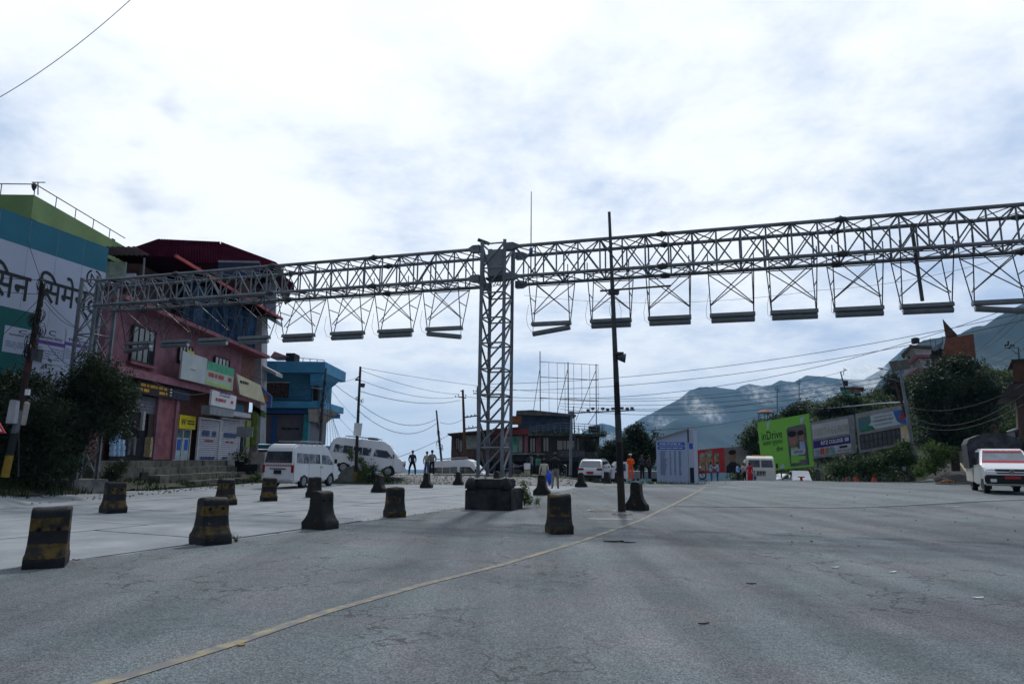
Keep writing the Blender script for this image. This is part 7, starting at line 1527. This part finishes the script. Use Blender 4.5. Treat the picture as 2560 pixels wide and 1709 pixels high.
t = upole('thin black sign post on the slope under the empty grid panel', [(2176, 1128), (2181, 1175)], 60, .05)

# ================================================================== CABLES
pp = lambda x, y, D: aty(x, y, D)
CB_ = [((0, 243, 14), (326, 0, 14), .15, 'single black cable crossing the upper left corner of the sky', .009),
 ((900, 918, 42), (1500, 985, 60), .4, 'highest thin cable running right from the lamp post top', .014), ((815, 938, 50), (898, 1002, 42.4), .15, 'thick cable from the blue building pole down to the lamp post', .022),
 ((898, 1008, 42.4), (1091, 1047, 58), .9, 'sagging cable between the lamp post and the thin leaning pole, upper', .022), ((898, 1028, 42.4), (1091, 1058, 58), 1.1, 'sagging cable between the lamp post and the thin leaning pole, lower', .022),
 ((812, 1000, 50), (893, 1090, 42), .1, 'slack service cable from the blue building pole to the notice plate', .012), ((812, 950, 50), (895, 1050, 42.4), .2, 'second service cable falling to the lamp post', .012),
 ((990, 1144, 50), (1120, 1088, 62), .1, 'straight stay cable behind the side on minibus', .022), ((815, 955, 50), (900, 940, 42), .2, 'thin cable from the blue building pole across to the camera bracket', .012),
 ((901, 925, 42), (1145, 985, 66), .3, 'cable to the wooden power pole, top wire', .018), ((901, 950, 42), (1145, 992, 66), .5, 'cable to the wooden power pole, second wire', .018), ((901, 978, 42), (1150, 1000, 66), .5, 'cable to the wooden power pole, third wire', .022),
 ((1165, 991, 66), (1360, 1000, 78), .2, 'wire from the wooden power pole to the billboard frame, upper', .02), ((1100, 1055, 58), (1160, 1045, 66), .3, 'short cable joining the thin leaning pole and the wooden power pole', .02)]
R_ = [(1196, 960, 66, 2560, 782, 48, 1.2, 'topmost long wire crossing to the right edge above the pointed gable'), (1196, 975, 66, 2560, 800, 48, 1.4, 'second long wire crossing to the right edge'), (1196, 986, 66, 2520, 772, 50, 2.6, 'third long wire climbing to the right edge'),
 (1400, 1000, 70, 2230, 940, 56, .8, 'wire crossing the near mountain slope to the dark timber pole, first'), (1400, 1008, 70, 2232, 950, 56, .9, 'wire to the dark timber pole, second'), (1400, 1015, 70, 2234, 960, 56, 1.0, 'wire to the dark timber pole, third'), (1400, 1022, 70, 2236, 968, 56, 1.3, 'wire to the dark timber pole, fourth'), (1587, 1026, 52, 2105, 945, 90, 1.2, 'wire from the flood lamp arm to the leaning pole by the mint hut'), (1560, 1075, 60, 2105, 960, 90, 1.6, 'low wire crossing the mountain spur'), (1400, 993, 70, 2101, 930, 90, 1.3, 'thin wire to the head of the leaning pole by the mint hut'),
 (2250, 1010, 54, 2560, 960, 36, .9, 'black cable swinging through the big tree, upper'), (2262, 1030, 56, 2560, 985, 34, 1.3, 'black cable swinging through the big tree, middle'), (2265, 1050, 56, 2560, 1010, 32, 1.0, 'black cable swinging through the big tree, lower'), (2440, 885, 60, 2560, 790, 40, .2, 'dark cable slanting up across the near mountain'), (2440, 880, 60, 2560, 770, 40, .1, 'thinner cable slanting up across the near mountain'), (2440, 900, 60, 2560, 840, 40, .3, 'cable below the slanting pair at the right edge'), (2440, 915, 60, 2560, 870, 42, .3, 'lowest cable slanting to the right edge aerial'),
 (1310, 738, 24, 2050, 725, 22, .35, 'hair thin wire behind the right hanging lights'), (2050, 725, 22, 2560, 630, 18, .2, 'hair thin wire continuing behind the last hanging lights')]
for (a, b, sg, lb, r_) in CB_: cable(pp(*a), pp(*b), sg, lb, r_)
for (x0, y0, d0, x1, y1, d1, sg, lb) in R_: cable(pp(x0, y0, d0), pp(x1, y1, d1), sg, lb, .006 if d0 < 30 else (.024 if 'black' not in lb else .02), n=20)
for (x0, y0, x1, y1, d1, sg, lb) in ((-30, 870, 100, 745, 23.5, .05, 'cable reaching the leaning pole from the left edge'), (112, 745, 208, 830, 27, .1, 'cable from the leaning pole to the left tower, upper'), (112, 755, 208, 820, 27, .25, 'cable from the leaning pole to the left tower, lower'), (-30, 690, 100, 700, 24, .03, 'thin wire across the white cement board, high'), (-30, 725, 100, 735, 24, .03, 'thin wire across the white cement board, low'), (110, 850, 330, 915, 30, .9, 'slack cable sagging past the left lattice tower'), (330, 915, 560, 960, 40, .8, 'slack cable draped in front of the pink wall'), (68, 600, 102, 700, 24, .0, 'thin stay wire rising from the leaning pole top')): cable(pp(x0, y0, 23.5), pp(x1, y1, d1), sg, lb, .012)
for k in range(6): cable(pp(820 + 2 * k, 960 + 16 * k, 50), pp(818 + k * 9, 1120, 49), .12, ('first', 'second', 'third', 'fourth', 'fifth', 'sixth')[k] + ' ragged service wire hanging from the pole by the blue building', .014)
for k in range(3): cable(pp(600, 930 + 22 * k, 50), pp(812, 950 + 14 * k, 50), .5, ('upper', 'middle', 'lower')[k] + ' wire crossing in front of the blue building', .014)

# ================================================================== LITTER
M_WL = mat('paper', (0.6, 0.62, 0.62), .7, .1); M_LL = mat('rubber black', (0.012, 0.012, 0.014), .6)
def scrap(name, label, px, py, l, w_, m, cat, ang=0.0, group=None, lift=.012, hz=.012):
    p = gpx(px, py); z = p.z + (.024 if p.y < 24 else .045); mb = MB(); n = 6
    pts = [(l * (i / n - .5), w_ * (1 if 0 < i < n else .4) * random.uniform(.7, 1.1)) for i in range(n + 1)]; c, s_ = math.cos(ang), math.sin(ang)
    poly = [(x, y / 2) for x, y in pts] + [(x, -y / 2) for x, y in reversed(pts)]; mb.prism([(p.x + x * c - y * s_, p.y + x * s_ + y * c, z - .01 + lift * abs(math.sin(x * 9))) for x, y in poly], (0, 0, hz)); return mb.build(name, m, None, label=label, cat=cat, group=group, loc=p)
o = scrap('rubber_strip', 'twisted black rubber strip lying on the asphalt below the tall pole', 1534, 1356, .42, .05, M_LL, 'litter', .15, hz=.02); q = gpx(1570, 1358)
scrap('rubber_strip', 'thin curled tail of rubber beside the black strip on the asphalt', 1570, 1358, .3, .02, M_LL, 'litter', -.1)
scrap('paper_scrap', 'long white plastic scrap on the road in front of the pickup', 2385, 1268, .55, .09, M_WL, 'litter', .05); scrap('leaf', 'yellow leaf lying on the lane line near the bottom', 603, 1617, .06, .03, mat('leaf yellow', (0.4, 0.28, 0.08), .7), 'leaf', .4)
for i, (x, y, lb) in enumerate(((870, 1322, 'upper white paper scrap right of the third barrier'), (874, 1336, 'lower white paper scrap right of the third barrier'), (2088, 1421, 'tiny white scrap in the middle of the right lane'), (2232, 1433, 'small white peel on the right lane'), (2446, 1498, 'white scrap near the right edge of the asphalt'), (2222, 1221, 'small white scrap near the crest'), (1175, 1270, 'white scrap left of the tower plinth'), (1267, 1347, 'small white scrap left of the round topped barrier'))): scrap('paper_scrap', lb, x, y, .14, .04, M_WL, 'litter', random.uniform(-.5, .5))
random.seed(21)
for i in range(26):
    px = random.uniform(1900, 2540) if i < 32 else random.uniform(150, 1900); py = random.uniform(1222, 1370) if i < 32 else random.uniform(1330, 1600)
    p = gpx(px, py); s_ = random.uniform(.01, .026); MB().prism([(p.x - s_, p.y, p.z + .04), (p.x, p.y - s_ * .6, p.z + .04), (p.x + s_ * 1.2, p.y, p.z + .04), (p.x, p.y + s_ * .7, p.z + .04)], (0, 0, s_ * .8)).build('crumb', M_LL, None, label='small dark crumb of dirt lying on the asphalt', cat='debris', group='dark crumbs on the asphalt', loc=p)
for (px, py, lb) in ((1878, 1462, 'thin dead twig on the right lane'), (1760, 1563, 'short dark twig near the bottom of the road'), (190, 1402, 'long dry grass stalk beside the nearest barrier')): scrap('twig', lb, px, py, .13, .010, M_WOOD, 'twig', random.uniform(-.4, .4))

# ================================================================== AIR
hz = bpy.data.materials.new('haze'); hz.use_nodes = True; n = hz.node_tree; n.nodes.clear(); o = n.nodes.new('ShaderNodeOutputMaterial'); v = n.nodes.new('ShaderNodeVolumePrincipled')
v.inputs['Color'].default_value = (0.30, 0.62, 1.0, 1); v.inputs['Density'].default_value = 0.00009; v.inputs['Anisotropy'].default_value = 0.0; n.links.new(v.outputs[0], o.inputs['Volume'])
MB().box((0, 4400, 225), (14100, 9400, 770)).build('haze', hz, None, kind='stuff')
def mist(name, px, py, rx, ry, D, dens, ang=0.0):
    k = D / CF; c = aty(px, py, D); me = bpy.data.meshes.new(name); bm = bmesh.new(); bmesh.ops.create_icosphere(bm, subdivisions=3, radius=1.0)
    for vtx in bm.verts: vtx.co *= 1 + .22 * mnoise.noise(vtx.co * 1.7 + Vector((px, py, 0)))
    bm.to_mesh(me); bm.free(); o = bpy.data.objects.new(name, me); COL.objects.link(o); o.location = c; o.scale = (rx * k, min(rx, ry) * k * 1.1, ry * k); o.rotation_euler = (0, -ang, 0); o['kind'] = 'stuff'
    m = bpy.data.materials.new('mist'); m.use_nodes = True; t = m.node_tree; t.nodes.clear(); L = t.links.new
    out_ = t.nodes.new('ShaderNodeOutputMaterial'); vs = t.nodes.new('ShaderNodeVolumeScatter'); vs.inputs['Color'].default_value = (1, 1, 1, 1); vs.inputs['Anisotropy'].default_value = 0.3
    tc = t.nodes.new('ShaderNodeTexCoord'); ln = t.nodes.new('ShaderNodeVectorMath'); ln.operation = 'LENGTH'; L(tc.outputs['Object'], ln.inputs[0])
    ns = t.nodes.new('ShaderNodeTexNoise'); ns.inputs['Scale'].default_value = 2.6; ns.inputs['Detail'].default_value = 6; ns.inputs['Roughness'].default_value = .62; ns.inputs['Distortion'].default_value = .3; mp = t.nodes.new('ShaderNodeMapping'); mp.inputs['Location'].default_value = (px, py, 0); mp.inputs['Scale'].default_value = (max(1, rx / ry * .8), 1, 1); L(tc.outputs['Object'], mp.inputs[0]); L(mp.outputs[0], ns.inputs['Vector'])
    mr = t.nodes.new('ShaderNodeMapRange'); mr.inputs[1].default_value = .49; mr.inputs[2].default_value = .72; L(ns.outputs[0], mr.inputs[0]); fo = t.nodes.new('ShaderNodeMapRange'); fo.inputs[1].default_value = 1.0; fo.inputs[2].default_value = .35; L(ln.outputs['Value'], fo.inputs[0])
    a = t.nodes.new('ShaderNodeMath'); a.operation = 'MULTIPLY'; L(mr.outputs[0], a.inputs[0]); L(fo.outputs[0], a.inputs[1]); b = t.nodes.new('ShaderNodeMath'); b.operation = 'MULTIPLY'; L(a.outputs[0], b.inputs[0]); b.inputs[1].default_value = dens; L(b.outputs[0], vs.inputs['Density']); L(vs.outputs[0], out_.inputs['Volume']); me.materials.append(m)
mist('cloud_bank', 1690, 1070, 90, 26, 2900, .035, -.35); mist('cloud_bank', 1760, 1025, 75, 34, 2700, .04, -.5); mist('cloud_bank', 1900, 985, 60, 30, 2900, .03, -.3)
mist('cloud_bank', 2050, 985, 110, 36, 2500, .035, -.1); mist('cloud_bank', 2180, 950, 90, 60, 2300, .045, -.3); mist('cloud_bank', 1540, 1100, 60, 26, 3600, .03, 0.0)
mist('cloud_bank', 2480, 925, 60, 16, 1250, .05, 0)

bpy.data.scenes.remove(TMP)
